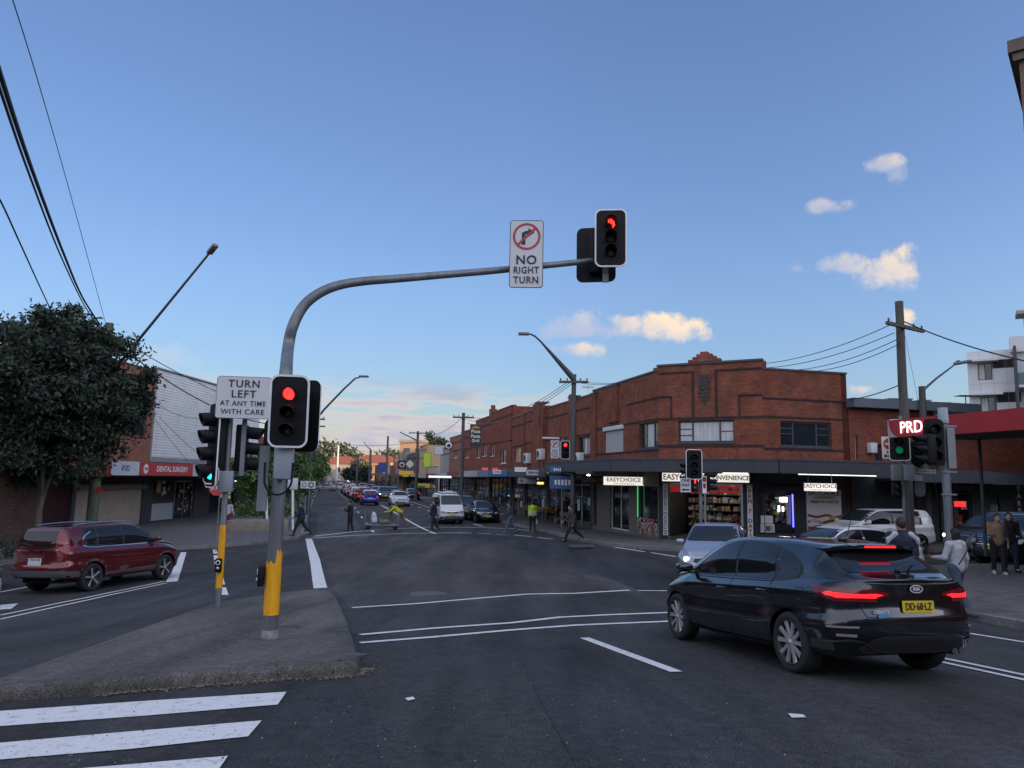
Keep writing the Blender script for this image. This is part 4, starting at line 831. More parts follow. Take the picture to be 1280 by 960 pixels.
# chained shops further up the right side and down the left: each its own building
def simple_shop(a0, a1, b, h, m, seed, label, awc, side=1, floors=1, lit=.6, roofm=None, wf=FRAME_W):
    """side +1: right of the street, facade faces -b; side -1: left, facade faces +b"""
    zg = min(g(*S(a0, b).xy), g(*S(a1, b).xy)) + KH
    p0, d = (S(a1, b), -AX) if side > 0 else (S(a0, b), AX); L0 = a1 - a0 - .03; wins = []
    if floors > 1:
        n = max(1, int(L0 / 3.4))
        for i in range(n): x = L0 * (i + .5) / n; wins.append((x - .7, x + .7, zg + 4.5, zg + 5.8, dict(lights=(1, 1), fm=wf, panes=[random.Random(seed + i).choice((GLASS, BLIND, GLASS)) for _ in range(2)])))
    return row_building('shop_building', label, Vector((p0.x, p0.y, 0)), d, L0, zg, zg + h, m, wins, seed=seed, awn=2.6, awc=awc, lit=lit, roofm=roofm, zaw=zg + 3.3)
CRM = mat('cream_render', (.38, .34, .27), .8, var=.15, scale=2, var2=.15); GRYR = mat('grey_render', (.20, .20, .20), .8, var=.15, scale=2); DKR = mat('dark_render', (.07, .065, .06), .8, var=.15, scale=2); YEL = mat('yellow_awning', (.55, .33, .02), .5, var=.08, scale=3, emis=.04, ecol=(1, .6, .05)); TAN = mat('tan_render', (.42, .28, .16), .8, var=.12, scale=2)
simple_shop(a9 + 8, a9 + 17, 15.5, 4.3, CRM, 11, 'low cream shop on the far corner with a yellow and green sign', AWW, lit=1.0)
simple_shop(a9 + 17.1, a9 + 26, 15.2, 7.8, TAN, 12, 'two storey tan building with a yellow shop awning far up the right side', YEL, floors=2, lit=.8)
simple_shop(a9 + 26.1, a9 + 40, 14.8, 6.8, DKR, 13, 'dark brown building with a curved roofline far up the right side', AWR, floors=2, lit=.5)
simple_shop(a9 + 40.1, a9 + 56, 14.2, 7.4, GRYR, 14, 'grey block with big pale letters on its side wall far up the street', AWBL, floors=2, lit=.6)
simple_shop(a9 + 56.1, a9 + 74, 14.6, 5.2, BRK2, 15, 'low brick shop beyond the grey block with letters', AWBL, lit=.6)
simple_shop(a9 + 74.1, a9 + 96, 14.6, 5.8, CRM, 16, 'cream shop near the top of the street on the right', AWR, lit=.6)
simple_shop(a9 + 96.1, a9 + 125, 14.6, 5.4, BRK2, 17, 'long low brick shops at the top of the street on the right', AWW, lit=.6)
# == buildings along Mashman Avenue, right of the corner
zgM = g(20, 33) + KH
def mseg(u0, u1): return [(onwall(u, 560, SR, BX) - SR).dot(BX) for u in (u0, u1)]
s0_, s1_ = mseg(1058, 1170)
t, M, L0 = row_building('flat_roofed_shop', 'low brown brick building with deep grey roof fascia right of the corner shop', SR + BX * .05, BX, s1_ - .1, zgM, onwall(1110, 503, SR, BX).z, BRK2, [(mseg(1062, 1)[0], mseg(1066, 1)[0] + .2, zl(1.15), zl(2.2), dict(lights=(1,), fm=FRAME_W)), (mseg(1092, 1)[0], mseg(1101, 1)[0], zl(1.1), zl(1.85), dict(lights=(1,)))], shop=False, string=False, zaw=zl(.62))
for o in kids(t):
    if o.name.startswith('wall'): pass
put(MB().box(-.1, L0 + 2.2, -.5, 1.0, onwall(1110, 512, SR, BX).z, onwall(1110, 501, SR, BX).z), 'roof_fascia', mat('fascia_grey', (.10, .12, .15), .5, var=.12, scale=1.5), t, M)
put(MB().box(.0, L0, -.03, -.003, zl(.3), zl(1.05)), 'painted_band', CHAR, t, M)
put(MB().bbox(mseg(1082, 1)[0], mseg(1090, 1)[0], -.3, -.003, zl(1.45), zl(1.9), .03), 'meter_box', FRAME_W, t, M)
put(MB().box(.0, L0, -.02, -.003, zgM, zl(.3)), 'dark_wall', CHARW, t, M)
xg0, xg1 = mseg(1086, 1105); put(MB().box(xg0, xg1, -.03, -.021, zgM, zl(-.3)), 'doorway', LETK, t, M)
t2, M2, L2 = row_building('barber_shop', 'dark barber shop with glass front behind the parked cars on the right', SR + BX * (s1_ + .05), BX, 13, zgM, zl(2.6), BRK2, [], seed=21, zaw=zl(.62), awn=2.7, awc=CHAR, lit=1.1, string=False)
put(MB().box(-s1_ + 1.2, 0.03, -2.75, 0, zl(.25), zl(.36)).box(-s1_ + 1.02, .03, -2.81, -2.75, zl(.20), zl(.72)), 'awning_extension', CHAR, t2, M2)
put(MB().box(.2, 12.8, -.04, -.012, zl(-.15), zl(.15)), 'sign_board', LETK, t2, M2)
dim_t = mat('letter_grey', (.22, .22, .22), .5)
sign_text(t2, M2, 'BARBER', 1.4, zl(0), .3, dim_t, y=-.05); sign_text(t2, M2, 'Barber', 5.2, zl(0), .5, mat('letter_dull_red', (.10, .02, .02), .5), y=-.05)
xb_ = (onwall(1238, 620, SR, BX) - SR).dot(BX) - s1_
fl = MB().box(xb_ - .3, xb_ + .3, -1.4, -1.37, zl(-1.9), zl(.2)); o = put(fl, 'banner_flag', LETK, None, M2); tag(o, 'tall black feather flag with white letters outside the barber shop', 'banner')
for i, ch in enumerate('BARBER'): sign_text(o, M2, ch, xb_, zl(.02) - .33 * i, .36, SIGNW, y=-1.41, bold=.004)
xo = (onwall(1197, 628, SR, BX) - SR).dot(BX) - s1_
o = put(MB().box(xo - .3, xo + .3, -.10, -.06, zl(-.85), zl(-.6)), 'open_sign', mat('neon_red', (.4, .02, .02), .5, emis=.35, ecol=(1, .05, .05)), None, M2); tag(o, 'small red lit sign in the barber shop window', 'sign')
t3, M3, L3 = row_building('brick_shop_building', 'brown brick building with dark awning at the right edge beyond the barber shop', SR + BX * (s1_ + 13.1), BX, 14, zgM, zl(2.6), BRK2, [], seed=22, zaw=zl(.62), awn=2.7, awc=CHAR, lit=1.0, string=False)
put(MB().box(-3.6, 6, -.03, -.005, zl(.72), zl(1.08)), 'faded_sign_panel', mat('faded_sign', (.28, .27, .25), .7, var=.5, scale=4), t3, M3)
# stepped grey roof boxes behind
for i, (u0, u1, v) in enumerate(((1112, 1140, 499), (1150, 1163, 501), (1170, 1188, 504), (1190, 1212, 507))):
    Y = 44; a0, a1 = D(u0, v, Y), D(u1, v, Y); o = MB().box(a0.x, a1.x, Y, Y + 6, a0.z - 3, a0.z).box(a0.x - .05, a1.x + .05, Y - .05, Y + 6.05, a0.z + .003, a0.z + .07).build('roof_plant_box', mat('sheet_metal', (.22, .25, .29), .5, metal=.3, var=.1, scale=2))
    tag(o, ('grey roof box directly behind the tall wooden pole', 'narrow grey roof box behind the short lamp pole', 'grey roof box between the two right hand poles', 'grey roof box touching the white apartments')[i], 'roof unit')
# == white apartments
def apartments():
    Y = 66; pL = D(1208, 440, Y); pR = D(1208, 440, Y) + az(122) * 16; t = thing('apartment_block', 'white panelled apartment block with square windows and balconies at the right edge', 'building', (pL.x, pL.y, g(pL.x, pL.y)))
    M, L0 = frame(pL, pR); wht = mat('white_panel', (.62, .62, .64), .6, var=.06, scale=.7, var2=.05); q = lambda u, v: wx(M, u, v)
    zt = q(1208, 440)[1]; base = g(pL.x, pL.y) - 1; W_ = []
    for (u0, u1, v0, v1) in ((1222, 1240, 454, 475), (1223, 1243, 496, 516), (1240, 1272, 449, 460), (1243, 1274, 490, 503)): W_.append((q(u0, 460)[0], q(u1, 460)[0], q((u0 + u1) / 2, v1)[1], q((u0 + u1) / 2, v0)[1]))
    W_[2] = (W_[0][1] + .02, W_[2][1], W_[2][2], W_[2][3]); W_[3] = (W_[1][1] + .02, W_[3][1], W_[3][2], W_[3][3])
    put(wall_mb(L0, base, zt, W_), 'wall', wht, t, M); Ms, Ls = frame(pL + az(34) * 12, pL); put(wall_mb(Ls, base, zt), 'side_wall', wht, t, Ms)
    for i, w in enumerate(W_): window(t, M, *w, lights=(1, 1), panes=[BLIND, GLASS] if i < 2 else [GLASS, GLASS])
    jn = MB()
    for k in range(14): x = .9 + 1.02 * k; jn.box(x, x + .015, -.004, -.001, base + 6, zt)
    for z in (q(1230, 480)[1], q(1230, 520)[1]): jn.box(0, L0, -.005, -.002, z, z + .02)
    put(jn, 'panel_joint', mat('joint_grey', (.2, .2, .21), .7), t, M)
    for i in range(2): w = W_[i]; put(MB().box(w[0] - .8, w[1] + .5, -.9, -.003, w[3] + .1, w[3] + .28), 'window_hood', wht, t, M)
    xs = q(1262, 430)[0]; z3 = q(1268, 424)[1]; z4 = q(1272, 395)[1]
    put(MB().box(xs, L0, -.3, 1.2, zt - .3, z3 + .2), 'stepped_parapet', wht, t, M); put(MB().box(xs + .6, L0, -1.0, 1.5, z4, z4 + .3).box(xs + 1.2, L0, .2, 1.5, z3 + .2, z4), 'upper_canopy', CONC, t, M)
    xb = q(1270, 480)[0]; put(MB().box(xb, L0, -1.8, .0, q(1275, 484)[1] - .2, q(1275, 484)[1]), 'balcony_slab', wht, t, M); put(MB().box(xb, L0, -1.8, -1.76, q(1275, 484)[1], q(1275, 484)[1] + 1.05), 'balcony_glass', mat('green_glass', (.12, .2, .2), .1), t, M); put(MB().box(xb - .1, xb + .1, -1.9, -.1, q(1275, 484)[1] - 3, zt), 'balcony_fin', FRAME_DK, t, M)
    put(MB().box(0, L0, .3, 10, zt - .6, zt - .5), 'roof', CONC, t, M)
    pa = D(1207, 498, 62); tag(aerial(pa, 1.2, 2.2).build('tv_aerial', FRAME_DK, loc=(pa.x, pa.y, pa.z - .9)), 'long television aerial just left of the white apartments', 'aerial')
apartments()
# tall brown tower whose corner shows high on the right edge
pT = D(1273, 68, 30); t = thing('brick_tower', 'brown tower whose top corner just shows high on the right edge', 'building', (pT.x, pT.y, g(pT.x, pT.y))); M, L0 = frame(pT, pT + az(129) * 9)
zt = pT.z; put(wall_mb(L0, g(pT.x, pT.y) + 3.5, zt - .003, [(.9, 2.2, zt - 5, zt - 3.4), (.9, 2.2, zt - 9, zt - 7.4)]), 'wall', mat('brown_render', (.16, .10, .075), .8, var=.2, scale=1), t, M)
put(MB().box(-.35, L0, -.4, 6, zt, zt + .55).box(-.2, L0, -.25, 6, zt - .35, zt - .004), 'cornice', mat('brown_stone', (.13, .10, .08), .8, var=.2, scale=2), t, M)
put(MB().box(0.003, L0, .29, 8, g(pT.x, pT.y) + 3.5, zt - .4), 'side_wall', MATS['brown_render'], t, M)
# == red fascia awning of the agency on the near right
def agency():
    zt, zb = zl(2.02), zl(1.47); bF = 16.9; p_tip = onwall(1113.5, 550, BX * bF, AX); aT = p_tip.dot(AX)
    q0, q1 = BX * bF + AX * aT, BX * bF + AX * (-12)
    t = thing('agency_building', 'estate agency with long red awning reading PRD on the near right', 'building', (S(5, 20).x, S(5, 20).y, g(*S(5, 20).xy) + KH)); M, L0 = frame(q0, q1)
    red = mat('fascia_red', (.33, .012, .018), .42, var=.07, scale=2); put(MB().box(1.9, L0, -.09, .0, zb, zt), 'red_fascia', red, t, M)
    put(MB().box(.02, 1.88, -.10, -.004, zb + .02, zt), 'end_panel', red, t, M)
    gp = [(.02, zb + .02), (.02, zt)] + [(.09 + .5 * (1 - math.cos(k * PI / 16)) * 1.3, zt - .02 - (zt - zb - .04) * math.sin(k * PI / 16)) for k in range(9)]; gp = [(.02 + (x - .02) * .6, z) for x, z in gp]
    put(MB().prism([(x, z) for x, z in gp], .108, .112, M=UP), 'grey_swoosh', mat('sign_grey', (.33, .33, .34), .4), t, M)
    lw = mat('lit_letters', (.9, .9, .9), .4, emis=1.3, ecol=(1, .95, .92))
    sign_text(t, M, 'PRD', .98, (zt + zb) / 2, .50, lw, y=-.13, bold=-.004, sx=.98); u2 = (onwall(1257, 525, q0, AX) - q0).length
    sign_text(t, M, 'PRD', u2 + .28, (zt + zb) / 2, .34, lw, y=-.11, bold=.008)
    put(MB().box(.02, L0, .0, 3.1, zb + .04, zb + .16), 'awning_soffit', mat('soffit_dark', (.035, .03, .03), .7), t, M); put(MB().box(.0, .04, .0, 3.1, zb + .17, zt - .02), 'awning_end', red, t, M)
    zg = g(*S(8, 20).xy) + KH; n = M.to_3x3() @ Vector((0, 1, 0)); Mw, Lw = frame(q0 + n * 3.1 - AX * 2.6, q1 + n * 3.1)
    put(wall_mb(Lw, zg - .3, zl(3.2), [(1.2, 4.6, zg + .4, zg + 2.6), (5.6, 9.4, zg + .4, zg + 2.6)]), 'wall', BRK2, t, Mw)
    for x in (1.2, 5.6): window(t, Mw, x, x + (3.4 if x < 2 else 3.8), zg + .4, zg + 2.6, (1, 1), panes=[GLASS_DIM, GLASS_DIM])
    Me, Le = frame(q0 + n * 11 - AX * 2.6, q0 + n * 3.12 - AX * 2.6); put(wall_mb(Le, zg - .3, zl(3.2)), 'side_wall', BRK2, t, Me); put(MB().box(.1, Lw, .3, 8, zl(3.0), zl(3.1)), 'roof', MATS['roof_sheet'], t, Mw)
    put(MB().tube([(.7, 2.6, zg), (.7, 2.6, zb + .05)], .05, 10), 'awning_post', CHAR, t, M)
agency()
# == left side: dentist row
dl = az(3); PD = G(182, 657); PD = Vector((PD.x, PD.y, 0)); zgD = g(PD.x, PD.y) + KH
def lx(u, v): q = onwall(u, v, PD, dl); return (q - PD).dot(dl), q.z
sA, sB, sC = lx(188, 560)[0], lx(60, 560)[0], lx(322, 560)[0]
zaL = lx(182, 590)[1]
# brick building left (mostly behind the tree)
t, M, L0 = row_building('brick_shop_building', 'old red brick building behind the tree with DENTIST shop and closed roller shutter', PD + dl * sB, dl, sA - sB - .02, zgD, lx(170, 458)[1], BRKP, [(lx(160, 620)[0] - sB - .2, lx(176, 620)[0] - sB, lx(170, 545)[1], lx(170, 512)[1], dict(lights=(1, 1)))], shop=False, zaw=lx(182, 578)[1], string=False, low=0)
qx = lambda u: lx(u, 600)[0] - sB
put(MB().box(0, L0, .0, .3, zgD - .5, lx(182, 578)[1]), 'ground_floor_wall', mat('maroon_tile', (.05, .012, .014), .4, var=.2, scale=8), t, M)
xs0, xs1 = qx(95), qx(177)
put(MB().box(xs0 - .35, xs0 - .05, -.12, -.003, zgD, zaL - .6), 'pier', FRAME_DK, t, M); put(MB().box(xs1 + .05, xs1 + .7, -.12, -.003, zgD, zaL - .4), 'pier', FRAME_DK, t, M)
sh = MB(); z = zgD; zs2 = lx(140, 612)[1]
while z < zs2 - .02: sh.box(xs0, xs1, -.05 - (.012 if int((z - zgD) / .09) % 2 else 0), -.003, z, min(z + .088, zs2)); z += .09
put(sh, 'roller_shutter', mat('shutter_tan', (.36, .31, .25), .6, var=.12, scale=1.6, var2=.15), t, M); put(MB().bbox(xs0 - .1, xs1 + .15, -.3, -.003, zs2, zs2 + .32, .02), 'shutter_box', mat('shutter_box_grey', (.16, .15, .14), .5), t, M)
put(MB().box(qx(100), xs1 + .6, -.08, -.003, zs2 + .36, zaL - .08), 'sign_board', mat('sign_maroon', (.035, .006, .01), .4), t, M); sign_text(t, M, 'DENTIST', qx(140), zs2 + .62, .46, mat('letter_maroon', (.20, .04, .045), .5), y=-.1)
orn = MB()
for (i_, j_) in ((0, 0), (1, 0), (-1, 0), (0, 1), (0, -1)): orn.box(qx(153) - .09 + i_ * .18, qx(153) + .09 + i_ * .18, -.05, -.002, lx(153, 476)[1] - .09 + j_ * .18, lx(153, 476)[1] + .09 + j_ * .18)
for k in range(3): orn.box(qx(181), L0 - .05, -.05, -.002, lx(185, 480)[1] - .0 - k * .24, lx(185, 480)[1] + .12 - k * .24)
put(orn, 'brick_ornament', BRKD, t, M)
# white building
zwt = lx(197, 462)[1]
t2, M2, L2 = row_building('white_clad_building', 'tall building with white horizontal cladding above the dental surgery', PD + dl * sA, dl, sC - sA, zgD, zwt, mat('white_cladding', (.66, .65, .63), .6, var=.10, scale=1.2, var2=.15), [], shop=False, zaw=lx(191, 577)[1], low=0, string=False, side=mat('side_render', (.2, .2, .2), .7))
cl = MB(); z = lx(191, 577)[1]
while z < zwt - .1: cl.add([(0.06, -.003, z), (L2, -.003, z), (L2, -.035, z + .02), (0.06, -.035, z + .02), (L2, -.010, z + .165), (.06, -.010, z + .165)], [(0, 1, 2, 3), (3, 2, 4, 5)]); z += .168
put(cl, 'cladding', MATS['white_cladding'], t2, M2); put(MB().box(.0, .07, -.07, .0, lx(191, 577)[1], zwt).box(.0, L2, -.07, .3, zwt + .085, zwt + .16), 'edge_flashing', mat('flashing_grey', (.35, .36, .37), .5), t2, M2)
put(MB().box(.0, L2, -.04, -.002, lx(191, 577)[1] - .01, lx(191, 571)[1]), 'lower_panel', mat('panel_grey', (.24, .25, .26), .6, var=.15, scale=1.5), t2, M2)
# shared awning with red dental sign
xd0, xd1, xd2, xd3, xd4 = [lx(u, 590)[0] for u in (139, 174, 241, 253, 268)]
Mq, _ = frame(PD, PD + dl); AWL = 2.6
zf0, zf1 = lx(182, 592)[1] - .18, lx(182, 577)[1] - .12
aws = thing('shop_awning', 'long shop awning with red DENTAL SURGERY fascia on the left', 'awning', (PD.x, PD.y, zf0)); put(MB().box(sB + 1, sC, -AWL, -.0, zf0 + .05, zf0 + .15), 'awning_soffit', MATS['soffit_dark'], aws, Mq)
sc_l = (PD.length - AWL * .35) / PD.length
def lf(u): q = onwall(u, 588, PD + (Mq.to_3x3() @ Vector((0, -1, 0))) * (AWL + .05), dl); return (q - PD).dot(dl)
def lz(u, v): return onwall(u, v, PD + (Mq.to_3x3() @ Vector((0, -1, 0))) * (AWL + .05), dl).z
zf0, zf1 = lz(190, 594.5), lz(190, 578)
put(MB().box(lf(139), lf(174), -AWL - .05, -AWL, zf0, zf1), 'phone_panel', mat('panel_white', (.5, .52, .56), .5, var=.1, scale=3), aws, Mq); put(MB().box(lf(174) + .01, lf(241), -AWL - .06, -AWL, zf0, zf1), 'red_panel', mat('panel_red', (.42, .05, .05), .45, var=.08, scale=3), aws, Mq); put(MB().box(lf(241) + .01, lf(256), -AWL - .05, -AWL, zf0, zf1), 'white_panel', MATS['panel_white'], aws, Mq)
put(MB().box(lf(90), lf(139) - .01, -AWL - .05, -AWL, zf0 - .05, zf1 - .1), 'maroon_panel', MATS['fascia_red'], aws, Mq)
put(MB().box(lf(256) + .01, lf(322), -AWL - .05, -AWL, zf0, zf1 - .1), 'plain_panel', CHAR, aws, Mq)
zm = (zf0 + zf1) / 2; hh = zf1 - zf0
sign_text(aws, Mq, '9502', lf(157), zm, hh * .62, mat('letter_slate', (.10, .12, .16), .5), y=-AWL - .062, sx=.8); sign_text(aws, Mq, 'DENTAL SURGERY', (lf(192) + lf(237)) / 2, zm, hh * .6, SIGNW, y=-AWL - .072, bold=.006, sx=1.0)
put(MB().prism([(lf(182) + .33 * hh * math.cos(k), zm + .36 * hh * math.sin(k)) for k in [2 * PI * j / 20 for j in range(20)]], AWL + .062, AWL + .068, M=UP), 'number_disc', SIGNW, aws, Mq); sign_text(aws, Mq, '204', lf(182), zm, hh * .36, MATS['fascia_red'], y=-AWL - .08); sign_text(aws, Mq, '9502', lf(248), zm, hh * .5, LETK, y=-AWL - .062, sx=.8)
# dental shopfront
xa6, xb6 = lx(191, 620)[0] - sA, lx(243, 620)[0] - sA
put(MB().box(0, L2, .0, .3, zgD - .3, zgD + .02).box(0, L2, .002, .3, zaL - .5, lx(191, 577)[1] - .01).box(0, xa6, .004, .3, zgD, zaL - .5).box(xb6, lx(262, 620)[0] - sA, .004, .3, zgD, zaL - .5), 'ground_floor_wall', DKR, t2, M2)
window(t2, M2, xa6, xa6 + (xb6 - xa6) * .52, zgD + .02, zaL - .52, (1,), panes=[mat('shop_glass_mid', (.05, .055, .06), .06)]); window(t2, M2, xa6 + (xb6 - xa6) * .54, xb6, zgD + .02, zaL - .52, (1, 1), fm=MATS['alu'], panes=[GLASS_DIM, GLASS_DIM])
put(MB().box(xa6 + .1, xa6 + (xb6 - xa6) * .5, .06, .12, zgD + .1, zgD + 1.1), 'counter_panel', mat('counter_white', (.42, .46, .48), .5), t2, M2)
rr = random.Random(31)
put(MB().box(xa6 + .4, xa6 + 1.0, .05, .08, zgD + 1.7, zgD + 2.6), 'poster_frame', mat('poster_rust', (.30, .10, .05), .6), t2, M2); put(MB().box(xa6 + .5, xa6 + .9, .04, .048, zgD + 1.82, zgD + 2.48), 'poster', cols[7], t2, M2)
for k in range(9): x = xa6 + 1.1 + rr.random() * .9; z = zgD + 1.4 + rr.random() * 1.2; put(MB().box(x, x + rr.uniform(.15, .35), .06, .07 + .003 * k, z, z + rr.uniform(.12, .3)), 'notice', rr.choice((SIGNW, cols[7], cols[3])), t2, M2)
for k in range(26): x = xa6 + (xb6 - xa6) * rr.uniform(.58, .95); z = zgD + rr.uniform(.2, 2.3); put(MB().box(x, x + rr.uniform(.08, .25), .04 + .002 * k, .042 + .002 * k, z, z + rr.uniform(.04, .2)), 'shop_goods', rr.choice(cols[1:4] + [cols[7]]), t2, M2)
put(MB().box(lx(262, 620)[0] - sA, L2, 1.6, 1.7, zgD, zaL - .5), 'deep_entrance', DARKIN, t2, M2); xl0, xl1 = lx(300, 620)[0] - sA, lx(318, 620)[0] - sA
put(MB().box(lx(305, 620)[0] - sA, lx(325, 620)[0] - sA, 1.45, 1.5, zgD + 2.35, zgD + 2.75), 'lit_panel', mat('lit_panel', (.8, .85, .7), .5, emis=.55, ecol=(.95, 1, .85)), t2, M2)
for k in range(8): x = xl0 + rr.uniform(0, 1.6); z = zgD + rr.uniform(.7, 1.9); put(MB().box(x, x + .3, 1.5, 1.52 + .004 * k, z, z + .25), 'lit_goods', mat('lit_goods', (.5, .55, .3), .5, emis=.12), t2, M2)
# low brown brick building at the far left
pb = PD + dl * sB; t4, M4, L4 = row_building('brick_building', 'plain dark brown brick building at the left edge behind the tree', pb - dl * 26, dl, 25.9, zgD, zl(4.0), brick_mat('brown_brick', (.13, .075, .055), (.09, .05, .04), (.16, .14, .12), bw=.26, bh=.1), [], shop=False, zaw=zl(.6), string=False, low=5)
# == traffic signals, poles, signs
GALV = mat('galvanised_steel', (.19, .205, .22), .5, metal=.55, var=.3, scale=6, var2=.25, streak=True); GALVD = mat('dull_steel', (.17, .18, .19), .55, metal=.4, var=.25, scale=5)
BLK = mat('signal_black', (.006, .0065, .008), .6, spec=.25); BRD = mat('board_edge', (.72, .73, .72), .4); YELP = mat('yellow_sleeve', (.78, .36, .005), .5, var=.22, scale=7, var2=.15, streak=True)
LRED = mat('red_lamp_on', (1, .02, .02), .4, emis=1.5, ecol=(1, .02, .018)); LGRN = mat('green_lamp_on', (.05, .9, .5), .4, emis=.9, ecol=(.02, .9, .42)); LOFF = mat('lamp_off', (.05, .045, .035), .15); LOFFG = mat('green_glass_off', (.01, .14, .06), .2, emis=.07, ecol=(0, .6, .25))
WOOD = mat('weathered_timber', (.085, .078, .068), .85, var=.45, scale=7, bump=.5, streak=True); WOODG = mat('mossy_timber', (.075, .10, .06), .85, var=.4, scale=6, bump=.5, streak=True)
def face_M(p, yaw, pitch=0, roll=0):
    """local -Y looks along azimuth yaw (where the face points)"""
    return Matrix.Translation(p) @ Matrix.Rotation(R(180 - yaw), 4, 'Z') @ Matrix.Rotation(R(pitch), 4, 'X') @ Matrix.Rotation(R(roll), 4, 'Y')
def sig_head(par, p, yaw, n=3, s=.36, lit=None, board=True, bw=.56, arrow=None, edge=True, visor=.24, colors=None, pitch=0, hood=1.0, bh=None, full=False):
    """signal head centred at p; aspects s apart; lens 0 on top"""
    M = face_M(p, yaw, pitch); H = n * s; r = s * .37
    hd = put(MB().bbox(-s * .47, s * .47, -.02, .17, -H / 2, H / 2, .03), 'signal_head', BLK, par, M)
    if board:
        h2 = bh or (H + .24); out = MB().prism(rounded(bw, h2, .11), .02, .03, M=UP); put(out, 'target_board', BLK, hd, M)
        if edge:
            o_, i_ = rounded(bw + .005, h2 + .005, .112, 6), rounded(bw - .045, h2 - .045, .09, 6); e = MB(); k = len(o_)
            for (y0) in (-.036,):
                vs = [(x, y0, z) for x, z in o_] + [(x, y0, z) for x, z in i_] + [(x, y0 + .022, z) for x, z in o_]
                e.add(vs, [(i, (i + 1) % k, k + (i + 1) % k, k + i) for i in range(k)] + [(i, (i + 1) % k, 2 * k + (i + 1) % k, 2 * k + i) for i in range(k)])
            put(e, 'board_edge', BRD, hd, M)
    for i in range(n):
        zc = H / 2 - s * (i + .5); Ml = M @ T(0, -.045, zc)
        on = lit == i; ml = (colors[i] if colors else (LRED if i == 0 else LGRN)) if on else (LOFFG if (colors and colors[i] == 'g') else LOFF)
        ln = MB()
        if arrow is not None and on:
            pts = arrow; ln.prism([(x * r, z * r) for x, z in pts], .0, .012, M=UP)
        else: ln.lathe([(.001, -.035), (r * .55, -.028), (r * .93, -.008), (r * .95, .01)], 24, axis='Y')
        put(ln, 'lens', ml, hd, Ml)
        if arrow is not None or not on:
            if arrow is not None: put(MB().lathe([(.001, .012), (r * .95, .012)], 20, axis='Y'), 'lens_backing', BLK, hd, Ml)
        v = MB(); nn = 16; vs = []; k0, k1 = (R(-90), R(270)) if full else (R(-50), R(230))
        for j in range(nn + 1):
            a = k0 + (k1 - k0) * j / nn; f = visor * hood * ((.82 + .18 * math.sin(a)) if full else (.45 + .55 * (math.sin(a) * .5 + .5)))
            vs += [(r * 1.08 * math.cos(a), .02, r * 1.08 * math.sin(a)), (r * 1.08 * math.cos(a), -f, r * 1.08 * math.sin(a) - f * .10), (r * 1.02 * math.cos(a), -f, r * 1.02 * math.sin(a) - f * .10), (r * 1.02 * math.cos(a), .02, r * 1.02 * math.sin(a))]
        for j in range(nn): b0 = j * 4; v.add([], []); v.f += []
        v.add(vs, [(j * 4 + q, j * 4 + q + 1, j * 4 + 5 + q, j * 4 + 4 + q) for j in range(nn) for q in range(3)], 0, True); put(v, 'visor', BLK, hd, Ml)
    return hd
def plate(par, p, yaw, w, h, face, name='sign_plate', r=.04, pitch=0, roll=0, border=None, bt=.018):
    M = face_M(p, yaw, pitch, roll); o = put(MB().prism(rounded(w, h, r), .0, .006, M=UP), name, border or face, par, M)
    if border: put(MB().prism(rounded(w - 2 * bt, h - 2 * bt, max(.01, r - bt)), .0065, .0085, M=UP), 'sign_face', face, o, M)
    return o, M
REFW = mat('reflective_white', (.55, .55, .57), .45, var=.03, scale=3)
def stxt(par, M, s, x, z, size, m=None, bold=.004, sx=1.0, space=1.0): return sign_text(par, M, s, x, z, size, m or LETK, y=-.014, bold=bold, sx=sx, space=space)
def NRT(par, p, yaw, h, pitch=0):
    """no right turn sign, height h"""
    w = h * .485; o, M = plate(par, p, yaw, w, h, REFW, 'no_right_turn_sign', border=LETK, r=.05, bt=.012)
    rd = mat('sign_ring_red', (.38, .035, .035), .5); r = w * .41; zc = h * .5 - w * .5
    arr = MB(); a_ = r * .13
    pts = [(-r * .22 - a_, -r * .62), (-r * .22 + a_, -r * .62), (-r * .22 + a_, r * .18), (r * .12, r * .18), (r * .12, -r * .02), (r * .55, r * .32), (r * .12, r * .64), (r * .12, r * .42), (-r * .06, r * .42), (-r * .22 - a_, r * .28)]
    arr.add([(x, -.0135, zc + z) for x, z in pts], [tuple(range(len(pts)))]); put(arr, 'turn_arrow', LETK, o, M)
    ring = MB(); k = 36
    vs = [(r * math.cos(2 * PI * j / k), -.0145, zc + r * math.sin(2 * PI * j / k)) for j in range(k)] + [(r * .84 * math.cos(2 * PI * j / k), -.0145, zc + r * .84 * math.sin(2 * PI * j / k)) for j in range(k)]
    ring.add(vs, [(j, (j + 1) % k, k + (j + 1) % k, k + j) for j in range(k)]); c, s_ = math.cos(R(45)), math.sin(R(45)); w2 = r * .085; q = r * .9
    ring.add([(-q * c + w2 * s_, -.016, zc - q * s_ - w2 * c), (q * c + w2 * s_, -.016, zc + q * s_ - w2 * c), (q * c - w2 * s_, -.016, zc + q * s_ + w2 * c), (-q * c - w2 * s_, -.016, zc - q * s_ + w2 * c)], [(0, 1, 2, 3)]); put(ring, 'red_ring', rd, o, M)
    stxt(o, M, 'NO', 0, -h * .095, h * .185, bold=h * .003, space=1.1); stxt(o, M, 'RIGHT', 0, -h * .245, h * .142, bold=h * .0015, sx=.82, space=1.12); stxt(o, M, 'TURN', 0, -h * .39, h * .142, bold=h * .0015, sx=.9, space=1.12)
    return o
